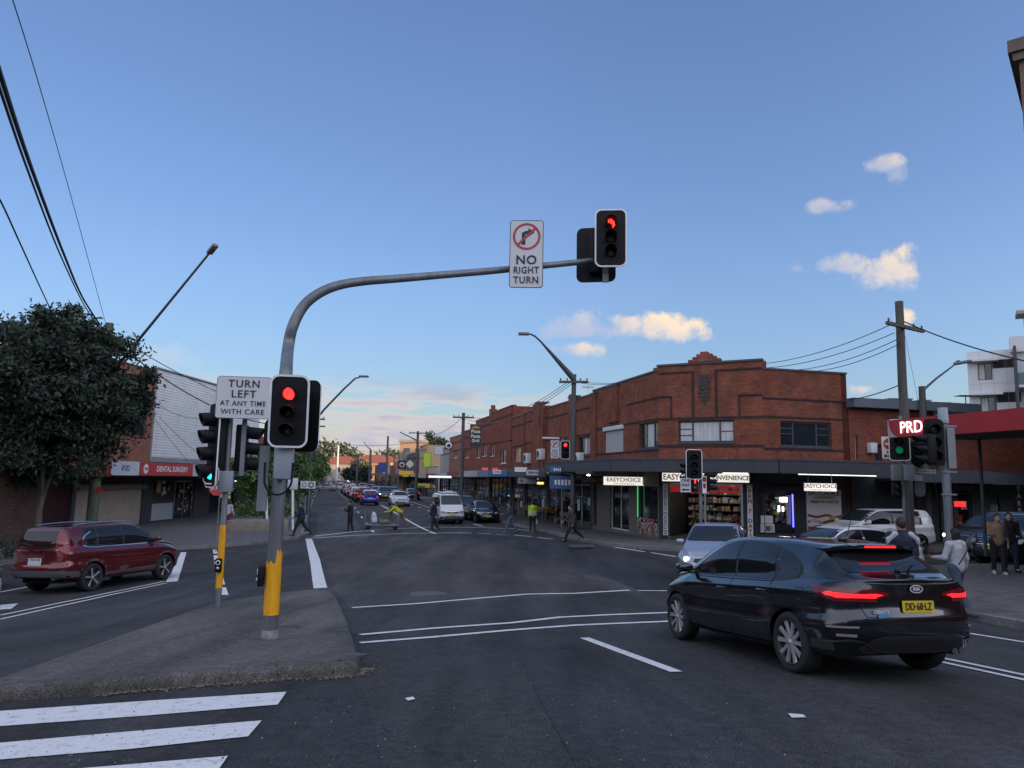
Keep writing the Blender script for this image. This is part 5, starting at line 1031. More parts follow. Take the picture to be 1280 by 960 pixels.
# ---- A: big mast arm signal on the island
pA = G(337, 799, .134); topz = D(360, 440, pA.y).z
tA = thing('traffic_signal', 'large grey mast arm traffic signal with yellow sleeve on the near traffic island', 'traffic signal', (pA.x, pA.y, g(pA.x, pA.y) + .134))
zi = g(pA.x, pA.y) + .134
def z_at(v, u, Y): return D(u, v, Y).z
path = [Vector((pA.x, pA.y, zi)), Vector((pA.x + .01, pA.y, z_at(470, 358, pA.y)))]
for (u, v, Y) in ((360, 436, 10.82), (366, 408, 10.86), (380, 382, 10.92), (400, 366, 11.0), (424, 356.5, 11.1), (455, 351.5, 11.25), (500, 348, 11.45), (560, 343, 11.7), (620, 338, 11.95), (680, 332, 12.2), (745, 325.5, 12.45)): path.append(D(u, v, Y))
rad = [.094, .088] + [.085 - .035 * k / 10 for k in range(11)]
_p, _r = [path[0], path[0].lerp(path[1], .5)], [rad[0], .091]
for k in range(1, len(path) - 1):
    p0, p1, p2, p3 = path[k - 1] if k > 1 else path[k] + (path[k] - path[k + 1]), path[k], path[k + 1], path[min(k + 2, len(path) - 1)]
    for j in range(5): t_ = j / 5; _p.append(.5 * ((2 * p1) + (p2 - p0) * t_ + (2 * p0 - 5 * p1 + 4 * p2 - p3) * t_ * t_ + (3 * p1 - p0 - 3 * p2 + p3) * t_ ** 3)); _r.append(rad[k] + (rad[k + 1] - rad[k]) * t_)
path_, rad_ = _p + [path[-1]], _r + [rad[-1]]
put(MB().tube(path_, rad_, 24), 'mast_arm', GALV, tA, Matrix.Identity(4))
bp = MB().lathe([(.001, .0), (.112, .0), (.11, .03), (.102, .12), (.095, .12)], 20); put(bp, 'base_collar', mat('base_grout', (.20, .20, .19), .9, var=.4, scale=14, bump=.5), tA, T(pA.x, pA.y, zi))
zy0, zy1 = z_at(768, 338, pA.y), z_at(692, 343, pA.y)
sl_ = MB(); n = 40; rr = random.Random(8); vs = []
for j in range(n):
    a = 2 * PI * j / n; zt_ = zy1 - .10 + (.18 if math.cos(a) > .55 else 0) * (.6 + .4 * rr.random()) + rr.uniform(-.035, .03); vs += [(.0985 * math.cos(a), .0985 * math.sin(a), zy0 - zi), (.0970 * math.cos(a), .0970 * math.sin(a), zt_ - zi)]
sl_.add(vs, [(2 * j, (2 * j + 2) % (2 * n), (2 * j + 3) % (2 * n), 2 * j + 1) for j in range(n)], 0, True); put(sl_, 'yellow_sleeve', YELP, tA, T(pA.x, pA.y, zi))
def push_button(par, p, yaw, s=1.0):
    M = face_M(p, yaw); o = put(MB().bbox(-.06 * s, .06 * s, -.05, .03, -.13 * s, .13 * s, .025), 'push_button', BLK, par, M)
    put(MB().lathe([(.001, -.075), (.028 * s, -.07), (.034 * s, -.05)], 16, M=T(0, 0, -.05 * s), axis='Y'), 'button', mat('button_metal', (.4, .4, .4), .3, metal=.8), o, M); put(MB().lathe([(.03 * s, -.056), (.044 * s, -.056), (.044 * s, -.05)], 20, M=T(0, 0, .055 * s), axis='Y'), 'button_ring', BRD, o, M)
    return o
pb_ = D(330, 720, pA.y - .05); push_button(tA, Vector((pA.x - .13, pA.y - .05, pb_.z)), 262)
hf = D(361.5, 514, pA.y - .3); yaw_f = 172
sig_head(tA, hf, yaw_f, 3, .225, lit=0, bw=.49, bh=.93, pitch=3)
hb = D(377, 520, pA.y + .35); sig_head(tA, hb, 20, 3, .235, bw=.55, bh=.98)
sig_head(tA, D(350, 543, pA.y + .28), -15, 2, .2, board=True, edge=False, bw=.42, bh=.45)
M0 = face_M(Vector((pA.x, pA.y - .13, z_at(580, 367, pA.y - .2))), 176)
put(MB().bbox(-.02, .22, -.09, .01, -.2, .2, .015), 'junction_box', mat('box_grey', (.25, .28, .31), .5, var=.08, scale=5), tA, M0)
put(MB().box(-.24, -.11, -.05, -.03, -.42, .42), 'conduit_plate', GALV, tA, face_M(Vector((pA.x, pA.y - .05, z_at(598, 350, pA.y))), 176))
cb_ = []
for k in range(15): a = -PI * k / 14; cb_.append((pA.x + .18 * math.cos(a) + .05, pA.y - .2, z_at(598, 366, pA.y) + .28 * math.sin(a) * (.75) + (.2 if k in (0, 14) else 0)))
put(MB().tube(cb_, .014, 6), 'cable_loop', BLK, tA, Matrix.Identity(4))
put(MB().tube([hf + Vector((0, .18, -.05)), Vector((pA.x, pA.y, hf.z - .05)), hb + Vector((0, -.16, 0))], .03, 8), 'head_bracket', GALVD, tA, Matrix.Identity(4))
# heads and sign on the arm
tip = path[-1]
hd_tip = D(763.5, 298, 12.1); sig_head(tA, hd_tip, 186, 3, .245, lit=0, bw=.53, bh=1.0, arrow=[(-.5, .75), (.1, .85), (.65, .3), (.75, -.4), (.3, -.95), (.25, -.2), (-.1, .1), (-.55, .15)])
sig_head(tA, D(745, 318, 12.55), 10, 3, .245, bw=.68, bh=.98, edge=False)
put(MB().box(-.05, .05, -.02, .02, -.25, .35), 'arm_bracket', GALVD, tA, face_M(D(757, 335, 12.35), 185))
NRT(tA, D(658, 317.5, 11.72), 182.5, 1.13)
# ---- B: slim pole with the turn-left sign
pB = G(272, 759, .134); ziB = g(pB.x, pB.y) + .134
tB = thing('traffic_signal', 'slim grey signal pole with yellow sleeve carrying the TURN LEFT sign', 'traffic signal', (pB.x, pB.y, ziB)); YB = pB.y
ztB = z_at(478, 291, YB); put(MB().tube([(pB.x, YB, ziB), (pB.x, YB, ztB)], [.058, .054], 16), 'pole', GALV, tB, Matrix.Identity(4)); put(MB().lathe([(.001, .05), (.075, .03), (.075, 0)], 16), 'pole_cap', GALV, tB, T(pB.x, YB, ztB))
put(MB().lathe([(.0625, z_at(735, 273, YB) - ziB), (.0620, z_at(656, 277, YB) - ziB)], 20), 'yellow_sleeve', YELP, tB, T(pB.x, YB, ziB)); push_button(tB, Vector((pB.x + .0, YB - .09, z_at(706, 275, YB))), 175)
o, M = plate(tB, D(304.5, 497, YB - .35), 173, 1.0, .80, REFW, 'turn_left_sign', r=.06, border=GALVD, bt=.012)
stxt(o, M, 'TURN', 0, .255, .20, bold=.002, space=1.15); stxt(o, M, 'LEFT', 0, .06, .20, bold=.002, space=1.15); stxt(o, M, 'AT ANY TIME', 0, -.115, .135, bold=.0005, sx=.95, space=1.1); stxt(o, M, 'WITH CARE', 0, -.275, .14, bold=.0005, sx=.98, space=1.1)
put(MB().box(-.35, .45, .01, .05, -.02, .02), 'sign_bracket', GALVD, tB, M)
sig_head(tB, D(268, 556, YB - .1), 232, 4, .325, lit=None, bw=.66, bh=1.62, colors=[None, None, None, 'g'], visor=.27, full=True)
mat('green_dim', (.01, .14, .06), .3, emis=.16, ecol=(0, .6, .25))
sig_head(tB, D(265, 594, YB - .15), 200, 1, .22, lit=0, bw=.36, bh=.34, colors=[LGRN], visor=.08)
sig_head(tB, D(307, 560, YB + .2), 85, 3, .30, board=False, visor=.30, full=True); put(MB().box(-.02, .06, -.02, .04, -.65, .5), 'mounting_channel', GALV, tB, face_M(D(303, 552, YB - .02), 176))
put(MB().bbox(-.13, .13, -.1, .02, -.2, .2, .015), 'junction_box', MATS['box_grey'], tB, face_M(D(283, 602, YB - .1), 176))
# ---- signal across the street beside the footpath (red, with its own no right turn sign)
pC = S(38.2, 12.4); YC = pC.y; uC = 700
tC = thing('traffic_signal', 'thin signal pole showing red with small NO RIGHT TURN sign across the street', 'traffic signal', (pC.x, pC.y, pC.z + KH)); ztC2 = z_at(548, 700, YC)
put(MB().tube([(pC.x, YC, pC.z + KH - .1), (pC.x, YC, ztC2)], .055, 12), 'pole', GALV, tC, Matrix.Identity(4))
sig_head(tC, D(706.5, 562.5, YC - .3), 176, 3, .27, lit=0, bw=.5, bh=.98); NRT(tC, D(693.5, 561.5, YC - .28), 178, .98); sig_head(tC, D(704, 598, YC - .2), 140, 2, .25, bw=.3, board=False)
put(MB().bbox(-.9, -.0, -.1, .1, -.05, .05, .02), 'bracket_arm', FRAME_W, tC, face_M(D(699, 548, YC - .02), 176))
# ---- D: signal in front of the corner shop
YD = 26.5; pD = D(876.5, 690, YD); pD = Vector((pD.x, YD, g(pD.x, YD)))
pD = Vector((D(876, 640, YD).x, YD, g(D(876, 640, YD).x, YD)))
tD = thing('traffic_signal', 'signal pole with ONE WAY sign and dark signal heads before the corner shop', 'traffic signal', tuple(pD)); put(MB().tube([pD + Vector((0, 0, -.05)), (pD.x, YD, z_at(577, 876, YD))], .06, 12), 'pole', GALV, tD, Matrix.Identity(4))
sig_head(tD, D(867.5, 580.5, YD - .25), 188, 3, .27, bw=.56, bh=1.05)
sig_head(tD, D(887, 602, YD), 110, 3, .22, board=False, visor=.25); sig_head(tD, D(858, 590, YD), 250, 3, .22, board=False, visor=.2)
sig_head(tD, D(868.5, 605.5, YD - .2), 180, 2, .25, lit=0, board=False, visor=.05, arrow=[(-.25, -.9), (.25, -.9), (.22, -.1), (.4, .1), (.18, .35), (.12, .85), (-.15, .85), (-.2, .35), (-.4, .1), (-.22, -.1)])
o, M = plate(tD, D(857, 606.5, YD - .35), 182, .37, .5, REFW, 'one_way_sign', r=.02, border=LETK, bt=.006); stxt(o, M, 'ONE', 0, .16, .15, bold=.003, sx=.95); stxt(o, M, 'WAY', 0, .0, .15, bold=.003, sx=.85)
put(MB().add([(x, -.014, z) for x, z in ((.14, -.13), (-.05, -.13), (-.05, -.10), (-.15, -.155), (-.05, -.21), (-.05, -.18), (.14, -.18))], [tuple(range(7))]), 'arrow', LETK, o, M)
o, M = plate(tD, D(880.5, 606, YD - .2), 172, .155, .60, SIGNW, 'pedestrian_info_plate', r=.01)
put(MB().box(-.06, .06, -.012, -.008, .1, .27).box(-.05, .05, -.012, -.008, -.12, .05), 'red_panel', MATS['fascia_red'], o, M)
# ---- right side group: E wooden pole, F signal pole, G steel post
def timber_pole(u_top, v_top, u_base, Y, r0, r1, label, m=WOOD, cross=(), lamp=None, zbase=None, group=None):
    pt = D(u_top, v_top, Y); x = pt.x; z0 = g(x, Y) if zbase is None else zbase; t = thing('utility_pole', label, 'power pole', (x, Y, z0), group=group)
    k = 9; rr = random.Random(int(x * 10)); put(MB().tube([(x + rr.uniform(-.012, .012), Y, z0 - .1 + (pt.z - z0 + .1) * i / k) for i in range(k + 1)], [r0 + (r1 - r0) * i / k for i in range(k + 1)], 14), 'pole', m, t, Matrix.Identity(4))
    for (vc, half, yaw, tilt) in cross:
        zc = D(u_top, vc, Y).z; Mc = Matrix.Translation((x, Y, zc)) @ Matrix.Rotation(R(-yaw), 4, 'Z') @ Matrix.Rotation(R(tilt), 4, 'Y'); c = put(MB().box(-half, half, -r1 - .12, -r1 - .01, -.06, .06), 'crossarm', WOOD, t, Mc)
        for s in (-.9, -.45, .45, .9): put(MB().lathe([(.001, .2), (.03, .19), (.04, .15), (.025, .13), (.045, .10), (.02, .08), (.015, .06)], 10), 'insulator', mat('porcelain', (.10, .06, .045), .3), c, Mc @ T(half * s, -r1 - .065, 0))
    if lamp:
        (u0, v0, u1, v1, Y1, rr_) = lamp; a, b = D(u0, v0, Y), D(u1, v1, Y1); a.x = x
        put(MB().tube([a, a.lerp(b, .45) + Vector((0, 0, .12 * (b - a).length * .2)), a.lerp(b, .9), b], [rr_, rr_ * .8, rr_ * .6, rr_ * .5], 8), 'lamp_arm', GALVD, t, Matrix.Identity(4))
        d_ = (b - a); d_.z *= .25; d_.normalize(); sd_ = Vector((-d_.y, d_.x, 0)).normalized(); Ml = Matrix(((d_.x, sd_.x, 0, b.x), (d_.y, sd_.y, 0, b.y), (d_.z, 0, 1, b.z), (0, 0, 0, 1)))
        put(MB().bbox(-.05, .62, -.13, .13, -.05, .07, .03).bbox(.05, .2, -.04, .04, .07, .14, .01), 'lamp_head', mat('lamp_housing', (.16, .15, .14), .5, var=.1, scale=9), t, Ml)
    return t
E_ = timber_pole(1123.5, 377, 1138, 26.5, .18, .14, 'tall weathered timber power pole with angled crossarm on the right', cross=((410, 1.2, -33, 0),))
pe_ = timber_pole(1152, 483, 1152, 33, .16, .14, 'short timber pole with curved street lamp arm right of the tall pole', lamp=(1153, 489, 1194, 455, 32, .06))
YF = 24.6; pF = D(1130, 620, YF); zF = g(pF.x, YF) + .0
tF = thing('traffic_signal', 'signal pole with NO ENTRY sign and green left facing signal on the right', 'traffic signal', (pF.x, YF, zF)); put(MB().tube([(pF.x, YF, zF - .05), (pF.x, YF, z_at(520, 1131, YF))], .065, 12).tube([(pF.x + .17, YF + .1, zF - .05), (pF.x + .17, YF + .1, z_at(590, 1136, YF))], .05, 10), 'pole', GALVD, tF, Matrix.Identity(4))
sig_head(tF, D(1124, 550, YF - .3), 212, 3, .33, bw=.62, bh=1.35, colors=[None, None, 'g'], visor=.28, full=True)
sig_head(tF, D(1147, 567, YF - .1), 165, 3, .27, board=True, edge=False, bw=.3, bh=.9)
o, M = plate(tF, D(1112, 559.5, YF - .15), 190, .48, .72, SIGNW, 'no_entry_sign', r=.02); put(MB().prism([(.19 * math.cos(2 * PI * j / 24), .12 + .19 * math.sin(2 * PI * j / 24)) for j in range(24)], .008, .011, M=UP), 'red_disc', MATS['panel_red'], o, M); put(MB().box(-.14, .14, -.016, -.012, .09, .15), 'white_bar', SIGNW, o, M); stxt(o, M, 'NO', 0, -.15, .13); stxt(o, M, 'ENTRY', 0, -.28, .12)
for i, (u, w) in enumerate(((1120, .3), (1134.5, .34))): put(MB().bbox(-w / 2, w / 2, -.1, .06, -.28, .24, .02), 'equipment_box', (mat('box_dull', (.20, .20, .20), .5, var=.1, scale=5), MATS['box_grey'])[i], tF, face_M(D(u, 590, YF - .2), 180))
sig_head(tF, D(1121, 612, YF), 185, 2, .24, board=False, visor=.1)
o, M = plate(tF, D(1157, 589, YF - .1), 200, .62, .14, SIGNW, 'street_name_sign', r=.01, border=LETK, bt=.008, roll=3); stxt(o, M, 'MASHMAN AV', 0, 0, .10, bold=.001, sx=.9)
plate(tF, D(1150, 611, YF + .1), 185, .34, .52, GALVD, 'sign_back', r=.14)
plate(tF, D(1148, 597, YF), 188, .26, .2, REFW, 'small_sign', r=.01)
YG = 15.2; pG = D(1183, 600, YG); zG = g(pG.x, YG) + KH
tG = thing('traffic_signal', 'light grey steel post with pale cap and dark signals before the red awning', 'traffic signal', (pG.x, YG, zG)); put(MB().tube([(pG.x, YG, zG - .05), (pG.x, YG, z_at(528, 1180, YG))], .08, 16), 'pole', GALV, tG, Matrix.Identity(4)); put(MB().lathe([(.105, -.02), (.105, .0), (.09, .3), (.001, .31)], 18), 'pole_cap', mat('cap_pale', (.26, .29, .32), .5, var=.1, scale=8), tG, T(pG.x, YG, z_at(528, 1180, YG)))
sig_head(tG, D(1167, 553, YG - .1), 195, 3, .27, board=True, edge=False, bw=.38, bh=.95, visor=.2); sig_head(tG, D(1158, 561, YG - .25), 262, 3, .2, board=False, visor=.25)
plate(tG, D(1189.5, 560, YG - .12), 165, .19, .82, mat('board_back', (.2, .21, .22), .5, var=.12, scale=5), 'signal_board_back', r=.01)
for v in (533, 575, 590, 618): put(MB().box(-.15, .15, -.09, -.04, -.015, .015), 'clamp', GALV, tG, face_M(D(1184, v, YG), 180))
# ---- lamp pole by the shops, with tapered arm and crossarm
tH = timber_pole(717.5, 468, 718, 38.0, .13, .12, 'slim dark pole with tapered street lamp arm and crossarm before the brick row', m=mat('dark_pole', (.06, .065, .07), .6, var=.2, scale=4), cross=((478, .75, 8, 0),))
a, b = D(717.5, 474, 38), D(676, 427, 37.2); c_ = D(664, 418, 37.0); e_ = D(660, 417, 36.9)
put(MB().tube([a, a.lerp(b, .5), b], [.17, .11, .05], 8).tube([b, D(669, 420.5, 37.1), c_, e_], [.055, .05, .045, .04], 8), 'lamp_arm', MATS['dark_pole'], tH, Matrix.Identity(4)); put(MB().bbox(-.45, .1, -.15, .15, -.06, .07, .03), 'lamp_head', MATS['lamp_housing'], tH, T(*D(659, 417.5, 36.9)))
# ---- left: mossy pole with the long lamp arm
tL = timber_pole(137, 404, 118, 35.5, .26, .19, 'thick mossy green timber pole with long street lamp arm beside the left tree', m=WOODG)
a = D(143, 462, 35.4); b = D(262, 316, 29.0); put(MB().tube([a, a.lerp(b, .5), b], [.075, .06, .045], 8), 'lamp_arm', GALVD, tL, Matrix.Identity(4))
d_ = (b - a).normalized(); q = d_.to_track_quat('X', 'Z').to_matrix().to_4x4(); put(MB().bbox(-.05, .55, -.12, .12, -.06, .07, .03), 'lamp_head', MATS['lamp_housing'], tL, Matrix.Translation(b) @ q); put(MB().bbox(.38, .46, -.03, .03, .07, .16, .01), 'photo_cell', BLK, tL, Matrix.Translation(b) @ q)
put(MB().box(-.14, .14, -.02, 0, -.14, .14), 'red_notice', MATS['panel_red'], tL, face_M(D(123, 613, 35.1), 180))
# further poles up the street
def far_pole(u, vt, Y, label, crossv=None, arm=None, m=WOOD, half=1.1, r=.15):
    x = D(u, vt, Y).x; t = timber_pole(u, vt, u, Y, r * 1.2, r, label, m=m, cross=((crossv, half, -4, 0),) if crossv else ())
    if arm:
        pts = [D(u, arm[0][1], Y)] + [D(a_, b_, Y - .5 * i) for i, (a_, b_) in enumerate(arm[1:])]; pts[0].x = x
        put(MB().tube(pts, [r * .8] + [r * .5] * (len(pts) - 1), 6), 'lamp_arm', GALVD, t, Matrix.Identity(4))
    return t
far_pole(579.5, 516, 60, 'dark timber pole with crossarm beside the tall vertical sign', 522, m=MATS['dark_pole'], half=.85, r=.13)
far_pole(522.5, 539, 92, 'timber pole with crossarm left of the green banner', 541.5, arm=[(522, 551), (512, 546), (500, 540)])
far_pole(485, 545, 120, 'leaning timber pole near the grey block with letters', None, arm=[(485, 572), (479, 567), (474, 562)])
far_pole(463.5, 562, 138, 'dark lamp pole with bent arm in the middle distance', None, arm=[(463, 562), (458, 557), (455, 552)], m=MATS['dark_pole'], r=.2)
far_pole(447.5, 568, 150, 'dark pole with bent arm carrying signals in the middle distance', None, arm=[(447, 570), (443, 563), (439, 558)], m=MATS['dark_pole'], r=.2)
far_pole(423, 557, 190, 'pale timber pole on the far left side of the street', None, m=FRAME_W, r=.22)
tK = far_pole(392, 512, 55, 'timber pole with stacked crossarms and long lamp arm above the small left tree', 524, m=WOOD, half=.9, r=.14)
pts = [D(392, 530, 55), D(405, 512, 52), D(430, 486, 46), D(444, 473, 43), D(451, 471, 42.5)]; pts[0].x = D(392, 512, 55).x; put(MB().tube(pts, [.09, .075, .06, .05, .045], 8), 'lamp_arm', GALVD, tK, Matrix.Identity(4)); put(MB().bbox(-.05, .5, -.13, .13, -.05, .06, .03), 'lamp_head', MATS['lamp_housing'], tK, T(*D(450, 470.5, 42.5)))
put(MB().box(-.9, .9, -.26, -.15, -.05, .05), 'lower_crossarm', WOOD, tK, T(D(392, 533, 55).x, 55, D(392, 533, 55).z))
# ---- wires: each a thing
WIRE = mat('cable_black', (.01, .01, .011), .6)
def wire(p, q, sag, r, label, n=24, grp=None):
    pts = [p.lerp(q, i / n) - Vector((0, 0, sag * 4 * (i / n) * (1 - i / n))) for i in range(n + 1)]; o = MB().tube(pts, r, 6).build('overhead_wire', WIRE); return tag(o, label, 'wire', grp)
pl = D(136, 418, 35.4)
def near(u, v, Y): return D(u, v, Y)
for i, (pts, r, lab) in enumerate((
    ([(-40, -40, 7), (0, 92, 9), (40, 212, 13), (80, 318, 20), (105, 375, 27), (134, 419, 35.3)], .035, 'thickest black cable bundle sweeping down from the upper left to the mossy pole'),
    ([(-46, -30, 7.2), (0, 112, 9.2), (38, 222, 13.2), (76, 320, 20.2), (108, 386, 28), (134, 421, 35.3)], .022, 'black cable hanging just beneath the thick bundle at upper left'),
    ([(-10, -80, 10), (16, 0, 12), (50, 110, 16), (90, 250, 23), (132, 404, 35.3)], .011, 'thin straight wire from the top edge down to the mossy pole'),
    ([(-30, 200, 9), (0, 250, 10), (26, 306, 12), (60, 380, 17), (90, 440, 22), (120, 474, 28)], .014, 'kinked thin wire dropping into the left tree crown'))):
    P = [D(*q) for q in pts]; d = []
    for k in range(len(P) - 1):
        p0, p1, p2, p3 = P[max(0, k - 1)], P[k], P[k + 1], P[min(len(P) - 1, k + 2)]
        for j in range(8): t = j / 8; d.append(.5 * ((2 * p1) + (p2 - p0) * t + (2 * p0 - 5 * p1 + 4 * p2 - p3) * t * t + (3 * p1 - p0 - 3 * p2 + p3) * t ** 3))
    d.append(P[-1]); tag(MB().tube(d, r, 6).build('overhead_wire', WIRE), lab, 'wire')
wire(D(136, 415, 35.4), D(392, 524, 55), .8, .02, 'upper wire from the mossy pole along the left shop parapets'); wire(D(136, 421, 35.4), D(392, 530, 55), 1.5, .03, 'lower heavy wire from the mossy pole along the left shop parapets')
wire(D(136, 425, 35.4), D(199, 487, 40.5), .3, .012, 'service wire from the mossy pole down to the white building edge'); wire(D(191, 521, 43.0), D(236, 578, 43.5), .05, .012, 'lowest stay wire crossing the white cladding to the awning'); wire(D(199, 521, 43), D(246, 566, 44), .05, .012, 'upper stay wire crossing the white cladding'); wire(D(197, 505, 43), D(252, 523, 45), .25, .012, 'slack wire across the middle of the white cladding')
pe = D(1126, 408, 26.4)
for i, (u, v, y2, lab) in enumerate(((950, 455, 33.5, 'topmost of the four wires from the right crossarm to the corner roof'), (955, 460, 33.5, 'second of the four wires from the right crossarm to the corner roof'), (985, 463, 33.8, 'third of the four wires from the right crossarm to the corner roof'), (1000, 465, 33.9, 'lowest of the four wires from the right crossarm to the corner roof'))):
    wire(D((1113, 1118, 1122, 1124)[i], (406, 416, 424, 430)[i], 26.2), D(u, v, y2), .25, .014, lab)
wire(D(1128, 401, 26.5), D(1300, 455, 21), .15, .022, 'heavy wire from the tall right pole off the right edge'); wire(D(1127, 480, 26.5), D(1058, 500, 33.1), .1, .02, 'short service cable from the tall right pole to the corner roof')
pH = D(717, 478, 38)
for i, (u, v, Y, lab) in enumerate(((578, 519, 60, 'highest wire from the lamp pole crossarm toward the far crossarm pole'), (581, 524, 60, 'middle wire from the lamp pole crossarm toward the far crossarm pole'), (584, 529, 60, 'lowest wire from the lamp pole crossarm toward the far crossarm pole'))):
    wire(D(710 + 4 * i, 477, 38), D(u, v, Y), .9, .014, lab)
wire(D(725, 477, 38), D(808, 475, 33.5), .12, .013, 'upper wire from the lamp pole crossarm to the corner parapet'); wire(D(727, 479, 38), D(770, 480, 36.5), .05, .013, 'lower wire from the lamp pole crossarm to the corner parapet')
wire(D(579, 521, 60), D(523, 542, 92), .8, .02, 'wire between the two crossarm poles on the right side of the street'); wire(D(523, 552, 92), D(395, 552, 60), .4, .02, 'long wire crossing high over the main street')
wire(D(1128, 404, 26.3), D(1176, 640, 23), 0.0, .0001 + .006, 'fine stay wire beside the tall right pole')
# brick wall stays of the corner awning
for i, (u0, v0, u1, v1) in enumerate(((940, 528, 980, 574), (975, 538, 1008, 575), (932, 527, 919, 573), (824, 556, 806, 575))):
    M_ = MC if i in (2,) else (MR if i < 2 else ML); p = D(u0, v0, 33.2 if i != 3 else 33.9); q = D(u1, v1, 30.6 if i != 3 else 32.5); wire(p, q, 0, .012, ('left stay rod on the corner building above the side awning', 'right stay rod on the corner building above the side awning', 'stay rod below the left end of the middle window', 'stay rod left of the three light window')[i])
# ---- small street signs
def post_sign(name, label, u, vb, vt, cat, Y=None, r=.03, m=GALV):
    b_ = G(u, vb) if Y is None else None
    if b_ is None: b_ = Vector((D(u, vb, Y).x, Y, g(D(u, vb, Y).x, Y)))
    t = thing(name, label, cat, tuple(b_)); put(MB().tube([(b_.x, b_.y, b_.z - .02), (b_.x, b_.y, D(u, vt, b_.y).z)], r, 8), 'post', m, t, Matrix.Identity(4)); return t, b_
t, b_ = post_sign('stop_sign', 'red STOP sign on a grey post behind the slim signal pole', 270, 686, 597, 'road sign', Y=31)
o8 = [(.33 * math.cos(PI / 8 + k * PI / 4), .33 * math.sin(PI / 8 + k * PI / 4)) for k in range(8)]; Ms = face_M(D(271, 610, 30.9), 178)
o = put(MB().prism(o8, .0, .006, M=UP), 'sign_plate', MATS['panel_red'], t, Ms); stxt(o, Ms, 'STOP', 0, 0, .24, SIGNW, bold=.003, sx=.85)
t, b_ = post_sign('parking_sign', 'small white sign with a dark ring on a post by the left kerb', 384, 664, 590, 'road sign', Y=43)
o, Mq_ = plate(t, D(385, 606, 42.9), 178, .85, .42, REFW, r=.03); put(MB().lathe([(.10, -.012), (.16, -.012), (.16, -.008)], 20, M=T(.18, 0, 0), axis='Y'), 'ring', LETK, o, Mq_); put(MB().lathe([(.10, -.012), (.13, -.012), (.13, -.008)], 20, M=T(-.2, 0, 0), axis='Y'), 'small_ring', LETK, o, Mq_)
# notice board between white posts in the planted corner
t = thing('notice_board', 'white topped notice board on two white posts beside the planter wall', 'notice board', tuple(G(347, 662))); Yn = 42.0
put(MB().tube([(D(334, 662, Yn).x, Yn, g(D(334, 662, Yn).x, Yn)), (D(334, 600, Yn).x, Yn, D(334, 618, Yn).z)], .07, 10), 'post', SIGNW, t, Matrix.Identity(4)); put(MB().tube([(D(366, 662, Yn).x, Yn, g(D(366, 662, Yn).x, Yn)), (D(366, 600, Yn).x, Yn, D(366, 600, Yn).z)], .07, 10), 'post', SIGNW, t, Matrix.Identity(4))
put(MB().bbox(-.28, .28, -.05, .05, -.3, .32, .02), 'panel', REFW, t, face_M(D(366, 605, Yn - .05), 178))
pw = [G(283, 668), G(360, 667)]; dd = (pw[1] - pw[0]).normalized(); Mw, Lw = frame(pw[0], pw[1])
o = put(MB().bbox(0, Lw, 0, 1.6, g(*pw[0].xy) - .1, g(*pw[0].xy) + .72, .03), 'planter_wall', mat('sandstone', (.22, .19, .155), .85, var=.2, scale=3, bump=.2), None, Mw); tag(o, 'low pale stone planter wall at the left corner', 'planter')
# ---- hanging and wall signs of the far shops
def box_sign(label, u, v, Y, w, h, face, texts=(), yaw=178, name='hanging_sign', edge=None, r=.03, d=.12):
    p = D(u, v, Y); M = face_M(p, yaw); t = thing(name, label, 'shop sign', tuple(p)); put(MB().bbox(-w / 2, w / 2, 0, d, -h / 2, h / 2, .015), 'box', edge or FRAME_DK, t, M); put(MB().prism(rounded(w - .06, h - .06, r), .004, .008, M=UP), 'sign_face', face, t, M)
    for (s, x, z, sz, m) in texts: sign_text(t, M, s, x, z, sz, m, y=-.014, bold=.004)
    return t, M
def mark_row(par, M, w, h, n, m):
    rr = random.Random(n); mb = MB()
    for k in range(n): x = -w / 2 + w * (k + .5) / n; hh = h * rr.uniform(.5, 1); mb.box(x - w / n * .32, x + w / n * .32, -.016, -.012, -hh / 2, hh / 2)
    put(mb, 'worn_lettering', m, par, M)
PPG = mat('sign_black_lit', (.015, .015, .015), .4)
t, M = box_sign('tall black sign reading Pizza Pasta Grill on the brick wall by the wooden pole', 594.5, 544, 56, .85, 1.66, PPG, (('Pizza', 0, .28, .34, SIGNW), ('Pasta', 0, -.08, .34, SIGNW), ('Grill', 0, -.42, .32, SIGNW)))
put(MB().prism([(-.25, .5), (.25, .5), (.3, .62), (.12, .66), (0, .74), (-.12, .66), (-.3, .62)], .01, .014, M=UP), 'gold_crown', mat('sign_gold', (.45, .22, .02), .5), t, M)
box_sign('small white sign beside the far red signal', 651, 0 + 587, 45, .01 + .8, .34, SIGNW)
t, M = box_sign('blue shop sign with white words on the awning beside the lamp pole', 703, 587, 39.0, 1.35, .36, AWBL, ()); mark_row(t, M, .95, .2, 9, SIGNW)
t, M = box_sign('large blue sign panel hanging below the awning by the lamp pole', 703, 603, 39.2, 1.35, .72, AWBL, ()); mark_row(t, M, .9, .3, 5, SIGNW)
t, M = box_sign('white hanging sign with dark letters under the awning left of the signal', 659, 601, 46, 1.2, .4, mat('sign_lilac', (.35, .35, .42), .5), (('By', -.35, 0, .24, LETK),))
t, M = box_sign('small lit yellow sign under the awning left of the signal', 675.5, 604, 44, .45, .2, mat('lit_yellow', (.7, .6, .2), .4, emis=.5, ecol=(.9, .75, .2)), ())
t, M = box_sign('pale horizontal sign with dark marks on the blue grey awning', 672, 591, 43, 1.35, .36, MATS['panel_white'], ()); mark_row(t, M, 1.1, .17, 12, LETK)
t, M = box_sign('white awning sign above the fruit tables left of the far signal', 624, 590, 52, .95, .34, SIGNW, ()); mark_row(t, M, .7, .13, 8, LETK)
